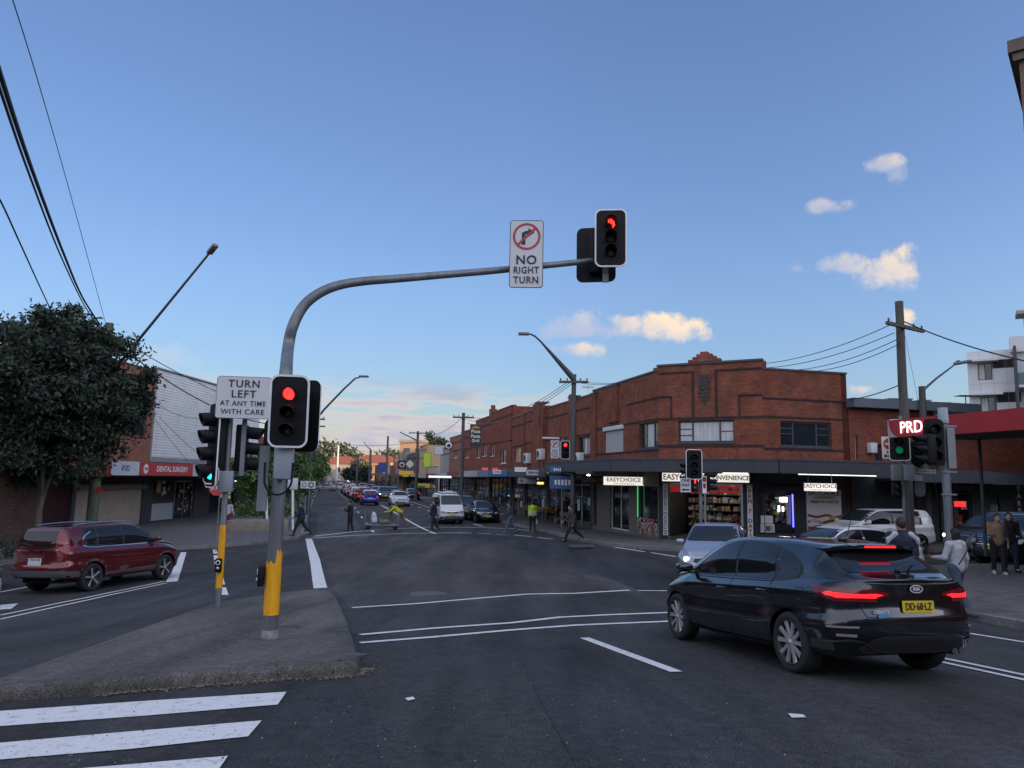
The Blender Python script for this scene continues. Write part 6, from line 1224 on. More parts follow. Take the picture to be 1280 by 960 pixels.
t, M = box_sign('round black and white sign high on the wall beyond the brick row', 561, 557, 78, .8, .8, PPG); put(MB().lathe([(.2, -.02), (.34, -.02), (.34, -.01)], 20, axis='Y'), 'white_ring', SIGNW, t, M)
box_sign('white board sign above the green banner', 548.5, 563, 84, 1.0, .95, REFW, ())
o = box_sign('tall yellow green banner on a building up the right side', 534, 575, 88, .85, 1.65, mat('banner_green', (.30, .42, .03), .5, emis=.05, ecol=(.5, .8, .05)), ())
t, M = box_sign('dark maroon sign with a curved white mark up the street', 502.5, 581, 100, 1.1, 1.2, MATS['sign_maroon']); put(MB().lathe([(.22, -.02), (.34, -.02), (.34, -.01)], 20, axis='Y'), 'white_ring', REFW, t, M)
o, M = plate(None, D(512.5, 580, 90), 178, .72, .72, mat('diamond_white', (.62, .55, .45), .5), 'diamond_sign', r=.02, roll=45); tag(o, 'pale diamond shaped sign beside the timber pole up the street', 'road sign')
box_sign('bright yellow awning sign over a shop front up the right side', 508, 591, 93, 1.9, .55, YEL)
t, M = box_sign('brown vertical sign with big pale letters on the grey block', 496, 576, 112, 1.0, 2.0, mat('sign_tan', (.20, .09, .04), .5), (('I', 0, .6, .7, SIGNW), ('M', 0, 0, .8, mat('letter_peach', (.6, .38, .2), .5))))
box_sign('dark blue square sign up the right side of the street', 477.5, 584, 125, 1.3, 1.6, mat('sign_navy', (.02, .05, .22), .5))
t, M = box_sign('yellow and green sign on the cream shop wall up the street', 530, 607, 82, 1.4, .5, MATS['disc_yellow']); put(MB().box(-.6, .1, -.02, -.012, -.2, -.02), 'green_stripe', mat('green_dark', (.02, .10, .03), .5), t, M)
box_sign('lit white fascia strip below the awning beyond the van', 550, 596, 70, 2.2, .25, mat('lit_strip', (.8, .85, .8), .4, emis=.3))
for (u, v, i, lab) in ((611, 586, 0, 'left pink neon sign on the awning beyond the dark hatchback'), (624, 586.5, 1, 'right pink neon sign on the awning beyond the dark hatchback')):
    p = D(u - 5, v, 50); tag(put(MB().box(-.2, .2, -.03, 0, -.08, .08), 'neon_sign', mat('neon_pink', (.45, .06, .08), .5, emis=.15, ecol=(.9, .1, .15)), None, face_M(p, 178)), lab, 'neon sign')
# == vehicles
TYRE = mat('tyre_rubber', (.018, .018, .019), .85, var=.15, scale=30); ALLOY = mat('alloy_silver', (.42, .42, .42), .38, metal=.5, var=.06, scale=8); ALLOYD = mat('alloy_dark', (.06, .055, .05), .4, metal=.6); WELL = mat('wheel_well', (.008, .008, .008), .95)
CGLASS = mat('car_glass', (.010, .012, .014), .03, spec=.5); CGLASS2 = mat('car_glass_front', (.02, .024, .028), .03, spec=.55); PLAST = mat('black_plastic', (.022, .022, .024), .55, var=.1, scale=15); GREYP = mat('grey_cladding', (.07, .07, .075), .6, var=.15, scale=10); CHROME = mat('chrome', (.65, .66, .68), .12, metal=1.0)
TAILON = mat('tail_lamp_lit', (.8, .01, .02), .3, emis=.7, ecol=(1, .015, .02)); TAILOFF = mat('tail_lamp', (.20, .008, .012), .12, coat=.6); TAILD = mat('tail_lamp_dark', (.16, .008, .010), .1, coat=.6); HEADON = mat('head_lamp_lit', (1, .95, .8), .3, emis=5.0, ecol=(1, .90, .68)); HEADOFF = mat('head_lamp_glass', (.30, .32, .34), .08, coat=.6); SEAM = mat('panel_gap', (.004, .004, .005), .8)
PLATEY = mat('plate_yellow', (.62, .44, .015), .45); PLATEW = mat('plate_white', (.6, .6, .58), .45)
def paint(name, c, metal=.35, rough=.32): return mat('paint_' + name, c, rough, metal=metal, coat=1.0)
def pch(tab, x):
    """smooth monotone interpolation through (x, value) pairs"""
    X = [t[0] for t in tab]; Y = [t[1] for t in tab]
    if x <= X[0]: return Y[0]
    if x >= X[-1]: return Y[-1]
    n = len(X); i = max(k for k in range(n - 1) if X[k] <= x); h = [X[k + 1] - X[k] for k in range(n - 1)]; d = [(Y[k + 1] - Y[k]) / h[k] for k in range(n - 1)]
    def sl(k):
        if k == 0: return d[0]
        if k == n - 1: return d[-1]
        return 0 if d[k - 1] * d[k] <= 0 else 2 * d[k - 1] * d[k] / (d[k - 1] + d[k])
    m0, m1 = sl(i), sl(i + 1); t = (x - X[i]) / h[i]; return (2 * t**3 - 3 * t**2 + 1) * Y[i] + (t**3 - 2 * t**2 + t) * h[i] * m0 + (-2 * t**3 + 3 * t**2) * Y[i + 1] + (t**3 - t**2) * h[i] * m1
class Car: pass
def car_shell(P, fine=True):
    """closed-top body shell: rings of points across the car, front and rear rounded in plan, wheel arches cut into the lower edge"""
    r0, r1 = P['x0'], P['x1']; ax = P['axles']; ra = P['ra']; zh = P['zw']
    xs = set(); n = 64 if fine else 30
    for i in range(n + 1): xs.add(r0 + (r1 - r0) * i / n)
    for e in (.0003, .002, .008, .02, .04, .07, .1, .14): xs.add(r0 + e); xs.add(r1 - e)
    for a in ax:
        for k in range(21 if fine else 9): xs.add(a + ra * math.cos(PI * k / (20 if fine else 8)))
        xs.add(a - ra - .004); xs.add(a + ra + .004)
    for k in P.get('extra', ()): xs.add(k)
    xs = sorted(x for x in xs if r0 + 1e-4 < x < r1 - 1e-4); xs = [r0] + xs + [r1]
    nr = P.get('nr', 4.); nf = P.get('nf', 2.8); lr = P.get('lr', .5); lf = P.get('lf', .8); V = []; K = 34
    for x in xs:
        er, ef = x - r0, r1 - x; f = 1.
        if er < lr: f *= max(0, 1 - (1 - er / lr) ** nr) ** (1 / nr)
        if ef < lf: f *= max(0, 1 - (1 - ef / lf) ** nf) ** (1 / nf)
        W, wb, wt = pch(P['W'], x), pch(P['wb'], x), pch(P['wt'], x); zs, zb, zt = pch(P['zs'], x), pch(P['zb'], x), pch(P['zt'], x); zb = min(zb, zt - .05)
        zl_ = zs + .36 * (zb - zs); zm = zs + .62 * (zb - zs)
        ctl = [(W - .12, zs), (W - .03, zs + .05), (W - .008, zl_ - .05), (W, zl_ + .06), (W - P.get('tuck', .012), zm), (W - P.get('tuck', .012) * .6, zb - .10), (wb, zb), (wb - .035, zb + .035 * min(1, (zt - zb) / .3))]
        gh = zt - zb
        ctl += [(wb + (wt - wb) * .5 + .022 * min(1, gh / .3), zb + gh * .48), (wt + .012, zb + gh * .82), (wt - .05, zb + gh * .93), (wt * .78, zb + gh * .975), (wt * .42, zb + gh * .995), (0, zt)]
        Cp = [ctl[0]] + ctl + [(-ctl[-2][0], ctl[-2][1])]; seg = len(ctl) - 1; prof = []
        for s in range(seg):
            p0, p1, p2, p3 = Cp[s], Cp[s + 1], Cp[s + 2], Cp[s + 3]; m = 4 if s in (5, 6, 7, 9) else 2 if fine else 2
            m = 3 if not fine else {0: 1, 1: 3, 2: 3, 3: 3, 4: 3, 5: 4, 6: 2, 7: 5, 8: 5, 9: 4, 10: 3, 11: 3, 12: 3}.get(s, 3)
            for j in range(m):
                t = j / m; prof.append(tuple(.5 * ((2 * p1[q]) + (p2[q] - p0[q]) * t + (2 * p0[q] - 5 * p1[q] + 4 * p2[q] - p3[q]) * t * t + (3 * p1[q] - p0[q] - 3 * p2[q] + p3[q]) * t**3) for q in (0, 1)))
        prof.append(ctl[-1]); za = None
        for a in ax:
            if abs(x - a) < ra: za = zh + math.sqrt(max(0, ra * ra - (x - a) ** 2))
        fl = max([math.exp(-((math.hypot(x - a, 0) - 0) / (ra * 1.25)) ** 4) for a in ax])
        zz = [p[1] for p in prof]; ring = []
        for (y, z) in prof:
            if za and za > zs and z < zm + .12:
                zc = zm + .12; z2 = za + (z - zs) * (zc - za) / (zc - zs); y = float(np.interp(z2, zz[:len(zz) // 2], [q[0] for q in prof[:len(zz) // 2]])); z = z2
            y += P.get('flare', .014) * fl * math.exp(-((z - (zh + ra * .8)) / .2) ** 2)
            dx = 0
            if er < lr: dx += pch(P['rs'], z) * (1 - er / lr) ** 2
            if ef < lf: dx -= pch(P['fs'], z) * (1 - ef / lf) ** 2
            ring.append((x + dx, y * f, z))
        V.append(ring)
    K = len(V[0]); mb = MB(); vs = []; 
    for ring in V: vs += ring + [(x, -y, z) for (x, y, z) in ring[:-1][::-1]]
    K2 = 2 * K - 1; f = [(i * K2 + j, i * K2 + j + 1, (i + 1) * K2 + j + 1, (i + 1) * K2 + j) for i in range(len(V) - 1) for j in range(K2 - 1)]
    mb.add(vs, f, 0, True); mb.add(vs[:K2], [tuple(range(K2))], 0); mb.add(vs[-K2:], [tuple(range(K2))], 0); return mb
def make_car(name, label, cat, P, col, fine=True, group=None):
    t = thing(name, label, cat, group=group); c = Car(); c.t = t; mb = car_shell(P, fine); body = mb.build('body', col, t); c.body = body
    me = body.data; c.bvh = BVHTree.FromPolygons([v.co for v in me.vertices], [tuple(p.vertices) for p in me.polygons]); c.P = P
    if not fine: pass
    # underbody and wheels
    W = pch(P['W'], 0); xs = P['axles']; zlo = .2
    u = MB().box(P['x0'] + .35, P['x1'] - .4, -(W - .27), W - .27, .26, .62)
    for a in (P['x0'] + .3, xs[0] - P['ra'] - .01), (xs[0] + P['ra'] + .01, xs[1] - P['ra'] - .01), (xs[1] + P['ra'] + .01, P['x1'] - .25): we = W - (.10 if abs(sum(a) / 2) < .6 else .24); u.box(a[0], a[1], -we, we, pch(P['zs'], sum(a) / 2) + .01, .5)
    u.build('underbody', WELL, t)
    for a in xs:
        for s in (1, -1):
            wl = MB().lathe([(.001, -(W - .26)), (P['ra'] + .004, -(W - .26)), (P['ra'] + .004, -(W - .06))], 24, axis='Y'); wv = [(x, y * 1, z) for x, y, z in wl.v]
            m2 = MB(); keep = [f for f in wl.f if all(wv[i][2] > -.05 for i in f)]; m2.add([(x + a, -y * s, z + P['zw']) for x, y, z in wv], keep, 0, False); m2.build('wheel_arch', WELL, t)
            wheel(t, P, a, s, W - P.get('inset', .012), P['rw'], P.get('rim', 'ten'), fine)
    return c
def wheel(t, P, a, s, yo, R_, style, fine=True):
    wd = .205; n = 36 if fine else 20; tp = [(R_ * .73, -.0), (R_ * .765, .012), (R_ * .88, .018), (R_ * .97, -.004), (R_, -.035), (R_, -wd + .03), (R_ * .95, -wd), (R_ * .62, -wd), (R_ * .62, -.02)]
    tp = [(r, z) for r, z in tp]; tw = MB(); tw.lathe([(r, -z) for r, z in tp], n, axis='Y')
    M = T(a, s * yo, R_) @ Matrix.Rotation(PI if s > 0 else 0, 4, 'Z')
    w = tw.build('wheel', TYRE, t); w.matrix_basis = M
    rm = R_ * .74; dk, lt = (PLAST, ALLOY)
    rim = MB(); rim.lathe([(rm, -.005), (rm * .97, -.016), (rm * .93, .0), (rm * .91, .05), (.001, .07)], n, 1, axis='Y'); rim.lathe([(.001, -.012), (rm * .13, -.01), (rm * .17, .01)], 14, 0, axis='Y')
    ns = {'ten': 5, 'five': 5, 'two': 5, 'seven': 7, 'plain': 8}[style]
    for k in range(ns):
        A = 2 * PI * k / ns + .3
        spl = (-.16, .16) if style == 'two' else (-.24, .24) if style == 'ten' else (0,)
        for e in spl:
            a0, a1 = A + e * .7, A + e * 1.3; wid0, wid1 = rm * (.10 if len(spl) > 1 else .15), rm * (.105 if len(spl) > 1 else .14)
            p0 = Vector((math.cos(a0) * rm * .12, 0, math.sin(a0) * rm * .12)); p1 = Vector((math.cos(a1) * rm * .95, 0, math.sin(a1) * rm * .95)); d = (p1 - p0).normalized(); q = Vector((-d.z, 0, d.x))
            vs = []
            for (p, ww, y) in ((p0, wid0, .0), (p0.lerp(p1, .55), wid0 * .95, .004), (p1, wid1 * 1.3, -.002)):
                vs += [p + q * ww + Vector((0, y + .02, 0)), p + q * ww * .7 + Vector((0, y, 0)), p - q * ww * .7 + Vector((0, y, 0)), p - q * ww + Vector((0, y + .02, 0))]
            rim.add(vs, [(i * 4 + j, i * 4 + j + 1, i * 4 + j + 5, i * 4 + j + 4) for i in range(2) for j in range(3)], 0 if style != 'two' else (0 if e > 0 else 2))
    ro = rim.build('rim', [ALLOY, dk, ALLOYD], w); return w
def decal(c, poly, axis, name, m, off=.004, step=.06, parent=None, both=False, sgn=1, thick=False):
    """panel cut to poly and laid on the body; axis 'y': poly in (x,z) seen from the side sgn; 'x-','x+': poly in (y,z) from rear/front; 'z': poly in (x,y) from above"""
    out = []
    for s in ((1, -1) if both else (sgn,)):
        bm = bmesh.new(); pl_ = [(p[0] * (s if both and axis != 'y' else 1), p[1] * (s if both and axis == 'z' else 1)) if not (both and axis == 'z') else (p[0], p[1] * s) for p in poly]
        vs = [bm.verts.new((p[0], p[1], 0)) for p in pl_]; bm.faces.new(vs); xs_ = [p[0] for p in pl_]; ys_ = [p[1] for p in pl_]
        for a, lo, hi in ((0, min(xs_), max(xs_)), (1, min(ys_), max(ys_))):
            k = math.floor(lo / step) + 1
            while k * step < hi - 1e-6:
                co = Vector((k * step, 0, 0)) if a == 0 else Vector((0, k * step, 0)); bmesh.ops.bisect_plane(bm, geom=bm.verts[:] + bm.edges[:] + bm.faces[:], plane_co=co, plane_no=Vector((1, 0, 0)) if a == 0 else Vector((0, 1, 0)), dist=1e-5); k += 1
        bad = []
        for v in bm.verts:
            p, q = v.co.x, v.co.y
            if axis == 'y': o, d = Vector((p, 3 * s, q)), Vector((0, -s, 0))
            elif axis == 'x-': o, d = Vector((-6, p, q)), Vector((1, 0, 0))
            elif axis == 'x+': o, d = Vector((6, p, q)), Vector((-1, 0, 0))
            else: o, d = Vector((p, q, 4)), Vector((0, 0, -1))
            h, nrm, _, _ = c.bvh.ray_cast(o, d)
            if h is None: bad.append(v); continue
            if nrm.dot(d) > 0: nrm = -nrm
            v.co = h + nrm * off
        bmesh.ops.delete(bm, geom=bad, context='VERTS')
        me = bpy.data.meshes.new(name); bm.to_mesh(me); bm.free(); me.materials.append(m)
        for p in me.polygons: p.use_smooth = True
        out.append(link(name, me, parent or c.t))
    return out
def hit(c, axis, p, q, s=1):
    if axis == 'y': o, d = Vector((p, 3 * s, q)), Vector((0, -s, 0))
    elif axis == 'x-': o, d = Vector((-6, p, q)), Vector((1, 0, 0))
    elif axis == 'x+': o, d = Vector((6, p, q)), Vector((-1, 0, 0))
    else: o, d = Vector((p, q, 4)), Vector((0, 0, -1))
    h, n, _, _ = c.bvh.ray_cast(o, d)
    return h if h is not None else Vector((p if axis in 'yz' else 0, q, 0))
def strip(c, pts, w, axis, name, m, off=.0035, both=True, step=.05):
    P = [Vector((p[0], p[1], 0)) for p in pts]; poly = []; L_, R__ = [], []
    for i in range(len(P)):
        d = (P[min(i + 1, len(P) - 1)] - P[max(0, i - 1)]).normalized(); n_ = Vector((-d.y, d.x, 0)) * w / 2; L_.append((P[i] + n_).xy[:]); R__.append((P[i] - n_).xy[:])
    return decal(c, L_ + R__[::-1], axis, name, m, off, step, both=both)
def smooth_poly(pts, n=5, closed=True):
    out = []; k = len(pts); P = [Vector(p) for p in pts]
    for i in range(k):
        p0, p1, p2, p3 = P[i - 1], P[i], P[(i + 1) % k], P[(i + 2) % k]
        for j in range(n): t = j / n; q = .5 * ((2 * p1) + (p2 - p0) * t + (2 * p0 - 5 * p1 + 4 * p2 - p3) * t * t + (3 * p1 - p0 - 3 * p2 + p3) * t**3); out.append((q.x, q.y))
    return out
def cplate(c, rear, z, txt, m, yc=0, w=.40, h=.115, tilt=0):
    a = hit(c, 'x-' if rear else 'x+', yc, z); s = -1 if rear else 1; M = T(a.x + s * .018, yc, z) @ Matrix.Rotation(PI / 2 if not rear else -PI / 2, 4, 'Z') @ Matrix.Rotation(R(tilt), 4, 'X')
    o = MB().prism(rounded(w, h, .012), .0, .006, M=UP).build('number_plate', m, c.t); o.matrix_basis = M
    if txt: mt = MB(); text_mb(mt, txt, h * .88, 0, T(0, -.009, -h * .01) @ UP, bold=.0012, sx=w / .40 * .80); q = mt.build('plate_lettering', LETK, o)
    return o
def mirrors(c, x, z, y, m, m2=None):
    for s in (1, -1): o = MB().bbox(x - .07, x + .06, s * y - .10 if s < 0 else s * y - .06, s * y + .06 if s < 0 else s * y + .10, z - .065, z + .06, .04, seg=3).build('mirror', m, c.t)
def handle(c, x, z, m, both=True):
    for s in ((1, -1) if both else (1,)): h = hit(c, 'y', x, z, s); MB().bbox(x - .09, x + .09, h.y - .012, h.y + .03, z - .014, z + .014, .01) if 0 else None; MB().bbox(x - .095, x + .095, min(h.y, h.y + s * .03), max(h.y, h.y + s * .03), z - .014, z + .014, .012).build('door_handle', m, c.t)
def set_car(c_or_t, p, head_az, dz=0.0, axle=1.33, track=.78):
    """stand the car on the ground, tilted with it; p = world point below its middle"""
    t = c_or_t.t if isinstance(c_or_t, Car) else c_or_t; f = az(head_az); l = Vector((-f.y, f.x, 0))
    def gz(q): return g(q.x, q.y)
    F_, B_, L_, R_ = gz(p + f * axle), gz(p - f * axle), gz(p + l * track), gz(p - l * track); fx = (f * 2 * axle + Vector((0, 0, F_ - B_))).normalized(); ly = (l * 2 * track + Vector((0, 0, L_ - R_))).normalized(); uz = fx.cross(ly).normalized(); ly = uz.cross(fx)
    z = (F_ + B_ + L_ + R_) / 4 + dz; M = Matrix(((fx.x, ly.x, uz.x, p.x), (fx.y, ly.y, uz.y, p.y), (fx.z, ly.z, uz.z, z), (0, 0, 0, 1)))
    loc, rot, _ = M.decompose(); t.location = loc; t.rotation_euler = rot.to_euler(); return t
def std_glass(c, side, rear=None, front=None, gl=CGLASS, pill=()):
    for poly in side: decal(c, poly, 'y', 'side_window', gl, both=True, off=.003)
    if rear: decal(c, rear, 'x-', 'rear_window', gl, off=.003, step=.05)
    if front: decal(c, front, 'x+', 'windscreen', CGLASS2, off=.003, step=.05)
# -- Hero: near-black hatchback, rear three-quarter
HP = dict(x0=-2.27, x1=2.24, axles=(-1.35, 1.35), ra=.352, zw=.318, rw=.318, lr=.55, lf=.85, nr=3.2, nf=2.6, flare=.022, tuck=.03, rim='ten',
    W=[(-2.3, .83), (-1.9, .875), (-1.35, .885), (0, .885), (1.35, .885), (2.0, .86), (2.3, .80)], wb=[(-2.3, .74), (-1.7, .775), (-.8, .80), (.9, .80), (1.4, .77), (2.3, .66)],
    wt=[(-2.3, .62), (-2.0, .58), (-1.5, .555), (-.6, .60), (.3, .61), (.8, .63), (1.2, .69), (2.3, .56)],
    zs=[(-2.3, .30), (-2.0, .26), (-1.6, .23), (0, .20), (1.7, .22), (2.3, .30)], zb=[(-2.3, .99), (-2.0, .985), (-1.3, .965), (0, .925), (1.1, .90), (1.6, .83), (2.0, .72), (2.3, .58)],
    zt=[(-2.3, 1.015), (-2.14, 1.04), (-2.02, 1.075), (-1.83, 1.19), (-1.66, 1.295), (-1.60, 1.345), (-1.3, 1.385), (-.7, 1.43), (0, 1.445), (.3, 1.43), (.6, 1.35), (1.0, 1.14), (1.22, 1.0), (1.5, .955), (1.95, .86), (2.14, .76), (2.24, .64)],
    rs=[(.25, .16), (.38, .07), (.47, .0), (.62, -.0), (.69, .008), (.73, .024), (.86, .026), (.97, .024), (1.01, .0), (1.05, .0)], fs=[(.2, .10), (.4, .0), (.6, .02), (.75, .12), (.9, .2)], extra=(-1.60, -1.64, -1.58, -2.14))
NAVY = mat('paint_black_blue', (.0022, .0028, .0055), .22, metal=.0, coat=1.0)
K = make_car('parked_hatchback' if 0 else 'hatchback_car', 'glossy black blue hatchback with lit red tail lamps in the near right foreground', 'car', HP, NAVY); kt = K.t
G1 = smooth_poly([(.98, .955), (.62, 1.17), (.30, 1.30), (-.02, 1.365), (-.16, 1.372), (-.19, .955), (.3, .945)], 1); G1 = [(1.0, .95), (.80, 1.07), (.58, 1.19), (.32, 1.29), (.10, 1.345), (-.10, 1.365), (-.115, .945)]
G2 = [(-.16, 1.367), (-.45, 1.36), (-.74, 1.335), (-.92, 1.30), (-.99, .955), (-.17, .945)]
G3 = [(-1.01, 1.285), (-1.18, 1.235), (-1.33, 1.17), (-1.42, 1.10), (-1.43, 1.05), (-1.36, 1.0), (-1.22, .975), (-1.06, .96)]
decal(K, [(1.04, .93), (.82, 1.085), (.58, 1.21), (.32, 1.31), (.1, 1.365), (-.16, 1.388), (-.5, 1.378), (-.78, 1.355), (-.98, 1.31), (-1.2, 1.25), (-1.36, 1.18), (-1.46, 1.105), (-1.47, 1.04), (-1.38, .98), (-1.22, .955), (-1.0, .94), (-.2, .928), (.5, .922)], 'y', 'window_surround', PLAST, off=.002, both=True)
for q in (G1, G2, G3): decal(K, q, 'y', 'side_window', CGLASS, off=.005, both=True)
decal(K, [(-.56, 1.075), (.56, 1.075), (.575, 1.12), (.535, 1.22), (.49, 1.293), (-.49, 1.293), (-.535, 1.22), (-.575, 1.12)], 'x-', 'rear_window', CGLASS, off=.004, step=.04)
decal(K, [(-.62, 1.03), (.62, 1.03), (.55, 1.33), (.45, 1.40), (-.45, 1.40), (-.55, 1.33)], 'x+', 'windscreen', CGLASS2, off=.004)
# roof spoiler with high brake lamp
sp = MB(); n = 14
for (i0) in (0,):
    vs = []
    for k in range(n + 1):
        y = -.56 + 1.12 * k / n; e = abs(y) / .56; x_ = -1.80 + .10 * e ** 3; zt_ = 1.352 - .035 * e ** 2.5
        vs += [(-1.45, y, pch(HP['zt'], -1.45) - .012 - .05 * e ** 3), (x_, y, zt_), (x_ + .01, y, zt_ - .035), (-1.55, y, 1.30 - .04 * e ** 3)]
    sp.add(vs, [(k * 4 + j, k * 4 + (j + 1) % 4, (k + 1) * 4 + (j + 1) % 4, (k + 1) * 4 + j) for k in range(n) for j in range(4)] + [(0, 1, 2, 3), (n * 4, n * 4 + 1, n * 4 + 2, n * 4 + 3)], 0, False)
sp_ = sp.build('roof_spoiler', NAVY, kt)
MB().box(-1.812, -1.795, -.19, .19, 1.322, 1.342).build('brake_lamp', TAILON, sp_)
# reflected glow strip of it just inside the rear glass is left to the renderer
# tail lamps: wrap round outer piece and tailgate piece
lampo = [(.44, .80), (.62, .775), (.87, .83), (.87, .90), (.66, .905), (.50, .90), (.47, .86)]
for s in (1, -1):
    decal(K, [(s * y, z) for y, z in ((.30, .868), (.42, .835), (.545, .825), (.555, .90), (.44, .905), (.34, .895))], 'x-', 'tail_lamp', TAILD, off=.008, step=.03)
    decal(K, [(s * y, z) for y, z in ((.37, .866), (.43, .850), (.53, .842), (.535, .876), (.44, .878))], 'x-', 'tail_lamp_light', TAILON, off=.012, step=.03)
    decal(K, [(s * y, z) for y, z in ((.565, .825), (.70, .80), (.80, .80), (.80, .915), (.66, .92), (.575, .905))], 'x-', 'tail_lamp', TAILD, off=.008, step=.03)
    decal(K, [(s * y, z) for y, z in ((.59, .845), (.70, .834), (.785, .834), (.785, .868), (.70, .872), (.61, .876))], 'x-', 'tail_lamp_light', TAILON, off=.012, step=.03)
    decal(K, [(s * y, z) for y, z in ((.60, .882), (.70, .885), (.785, .89), (.785, .902), (.68, .902))], 'x-', 'tail_lamp_light', TAILOFF, off=.012, step=.03)
    decal(K, [(-2.25, .80), (-2.05, .80), (-1.86, .86), (-1.72, .935), (-1.80, .94), (-2.0, .925), (-2.25, .915)], 'y', 'tail_lamp', TAILD, off=.008, step=.03, sgn=s)
    decal(K, [(-2.22, .836), (-2.06, .836), (-1.93, .870), (-1.98, .888), (-2.22, .872)], 'y', 'tail_lamp_light', TAILON, off=.012, step=.03, sgn=s)
    decal(K, [(s * .64, .548), (s * .85, .544), (s * .85, .562), (s * .64, .568)], 'x-', 'bumper_reflector', mat('reflector_pale', (.22, .20, .20), .3), off=.01, step=.03)
    decal(K, [(s * .66, .465), (s * .80, .465), (s * .80, .49), (s * .66, .49)], 'x-', 'bumper_reflector', MATS['reflector_pale'], off=.01, step=.03)
    strip(K, [(s * .20, .305), (s * .45, .335), (s * .58, .42), (s * .72, .435), (s * .86, .40)], .018, 'x-', 'bumper_trim', mat('satin_trim', (.10, .10, .11), .3, metal=.7), off=.012, both=False, step=.04)
decal(K, [(-.56, .30), (.56, .30), (.62, .36), (.52, .45), (.40, .48), (-.40, .48), (-.52, .45), (-.62, .36)], 'x-', 'rear_diffuser', PLAST, off=.006, step=.05)
decal(K, [(-2.0, .42), (-1.72, .42), (-1.72, .32), (-2.0, .32)], 'y', 'bumper_lower', PLAST, off=.004, both=True, step=.05)
MB().tube([(-2.0, -.50, .30), (-2.15, -.50, .30)], .036, 14).tube([(-2.0, -.60, .305), (-2.13, -.60, .305)], .036, 14).build('exhaust_pipe', mat('exhaust_steel', (.25, .25, .25), .25, metal=.9), kt)
# shut lines
seams = [[(1.02, .92), (1.06, .80), (1.0, .55), (.96, .36), (.94, .24)], [(-.135, .935), (-.145, .6), (-.13, .24)], [(-1.0, .945), (-1.03, .80), (-1.12, .62), (-.98, .40), (-.93, .26)], [(.95, .255), (.4, .245), (-.3, .245), (-.92, .262)]]
for q in seams: strip(K, q, .008, 'y', 'door_seam', SEAM)
strip(K, [(-1.48, .72 + .08), (-1.45, .85), (-1.52, .90), (-1.62, .90), (-1.68, .85), (-1.66, .77), (-1.58, .735), (-1.50, .76)], .005, 'y', 'fuel_flap_seam', SEAM, both=False)
for s in (1, -1): strip(K, [(s * .60, 1.06), (s * .585, 1.02)], .006, 'x-', 'tailgate_seam', SEAM, both=False)
strip(K, [(-.56, .655), (0, .645), (.56, .655)], .008, 'x-', 'tailgate_seam', SEAM, both=False); strip(K, [(.56, .655), (.60, .74), (.56, .83)], .008, 'x-', 'tailgate_seam', SEAM); strip(K, [(-.54, .99), (0, 1.0), (.54, .99)], .006, 'x-', 'spoiler_lip_seam', SEAM, both=False)
strip(K, [(1.34 - .36, .30), (.96, .26), (.3, .235), (-.95, .25)], .03, 'y', 'sill_trim', mat('sill_gloss', (.012, .013, .016), .3), off=.008)
strip(K, [(1.02, .915), (.4, .918), (-.4, .93), (-1.0, .942)], .016, 'y', 'belt_trim', mat('dark_chrome', (.10, .10, .11), .2, metal=.9), off=.007)
handle(K, .06, .80, NAVY); handle(K, -.86, .83, NAVY)
for s in (1, -1):
    o = MB().bbox(.80, 1.0, min(s * .86, s * 1.06), max(s * .86, s * 1.06), .955, 1.07, .045, seg=3).bbox(.86, .94, min(s * .78, s * .90), max(s * .78, s * .90), .93, .97, .012).build('mirror', NAVY, kt)
MB().add([(-1.20, 0, 1.39), (-1.02, .035, 1.408), (-1.02, -.035, 1.408), (-1.28, .0, 1.455), (-1.26, .022, 1.385), (-1.26, -.022, 1.385)], [(1, 3, 4), (1, 2, 3), (2, 5, 3), (3, 5, 4), (1, 4, 5, 2)], 0, True).tube([(-1.27, 0, 1.44), (-1.42, 0, 1.72)], [.006, .003], 6).build('roof_aerial', NAVY, kt)
# wiper, washer, plate, emblem, badges
wp = hit(K, 'x-', -.02, 1.10); q_ = hit(K, 'x-', -.30, 1.115); MB().tube([(wp.x - .03, .0, 1.10), (wp.x - .025, -.15, 1.15), (hit(K, 'x-', -.32, 1.16).x - .02, -.32, 1.15)], [.014, .010, .006], 6).build('rear_wiper', PLAST, kt)
cplate(K, True, .755, 'DD·68·LZ', PLATEY, w=.372, h=.115)
e = hit(K, 'x-', 0, .925); Me_ = T(e.x - .012, 0, .925) @ Matrix.Rotation(-PI / 2, 4, 'Z')
em = MB().prism([(.072 * math.cos(2 * PI * j / 28), .036 * math.sin(2 * PI * j / 28)) for j in range(28)], 0, .005, M=UP).build('emblem', LETK, kt); em.matrix_basis = Me_
rg_ = MB(); kk = 28; vs = [(.078 * math.cos(2 * PI * j / kk), -.008, .04 * math.sin(2 * PI * j / kk)) for j in range(kk)] + [(.068 * math.cos(2 * PI * j / kk), -.008, .032 * math.sin(2 * PI * j / kk)) for j in range(kk)]; rg_.add(vs, [(j, (j + 1) % kk, kk + (j + 1) % kk, kk + j) for j in range(kk)]); text_mb(rg_, 'KIA', .05, 0, T(0, -.009, 0) @ UP, bold=.001, sx=1.05); rg_.build('emblem_lettering', mat('badge_silver', (.6, .6, .62), .35), em)
b_ = hit(K, 'x-', .40, .70); o = MB().box(-.062, .062, -.006, 0, -.016, .014).build('blue_badge', mat('badge_blue', (.05, .25, .5), .4), kt); o.matrix_basis = T(b_.x - .012, .40, .668) @ Matrix.Rotation(-PI / 2, 4, 'Z')
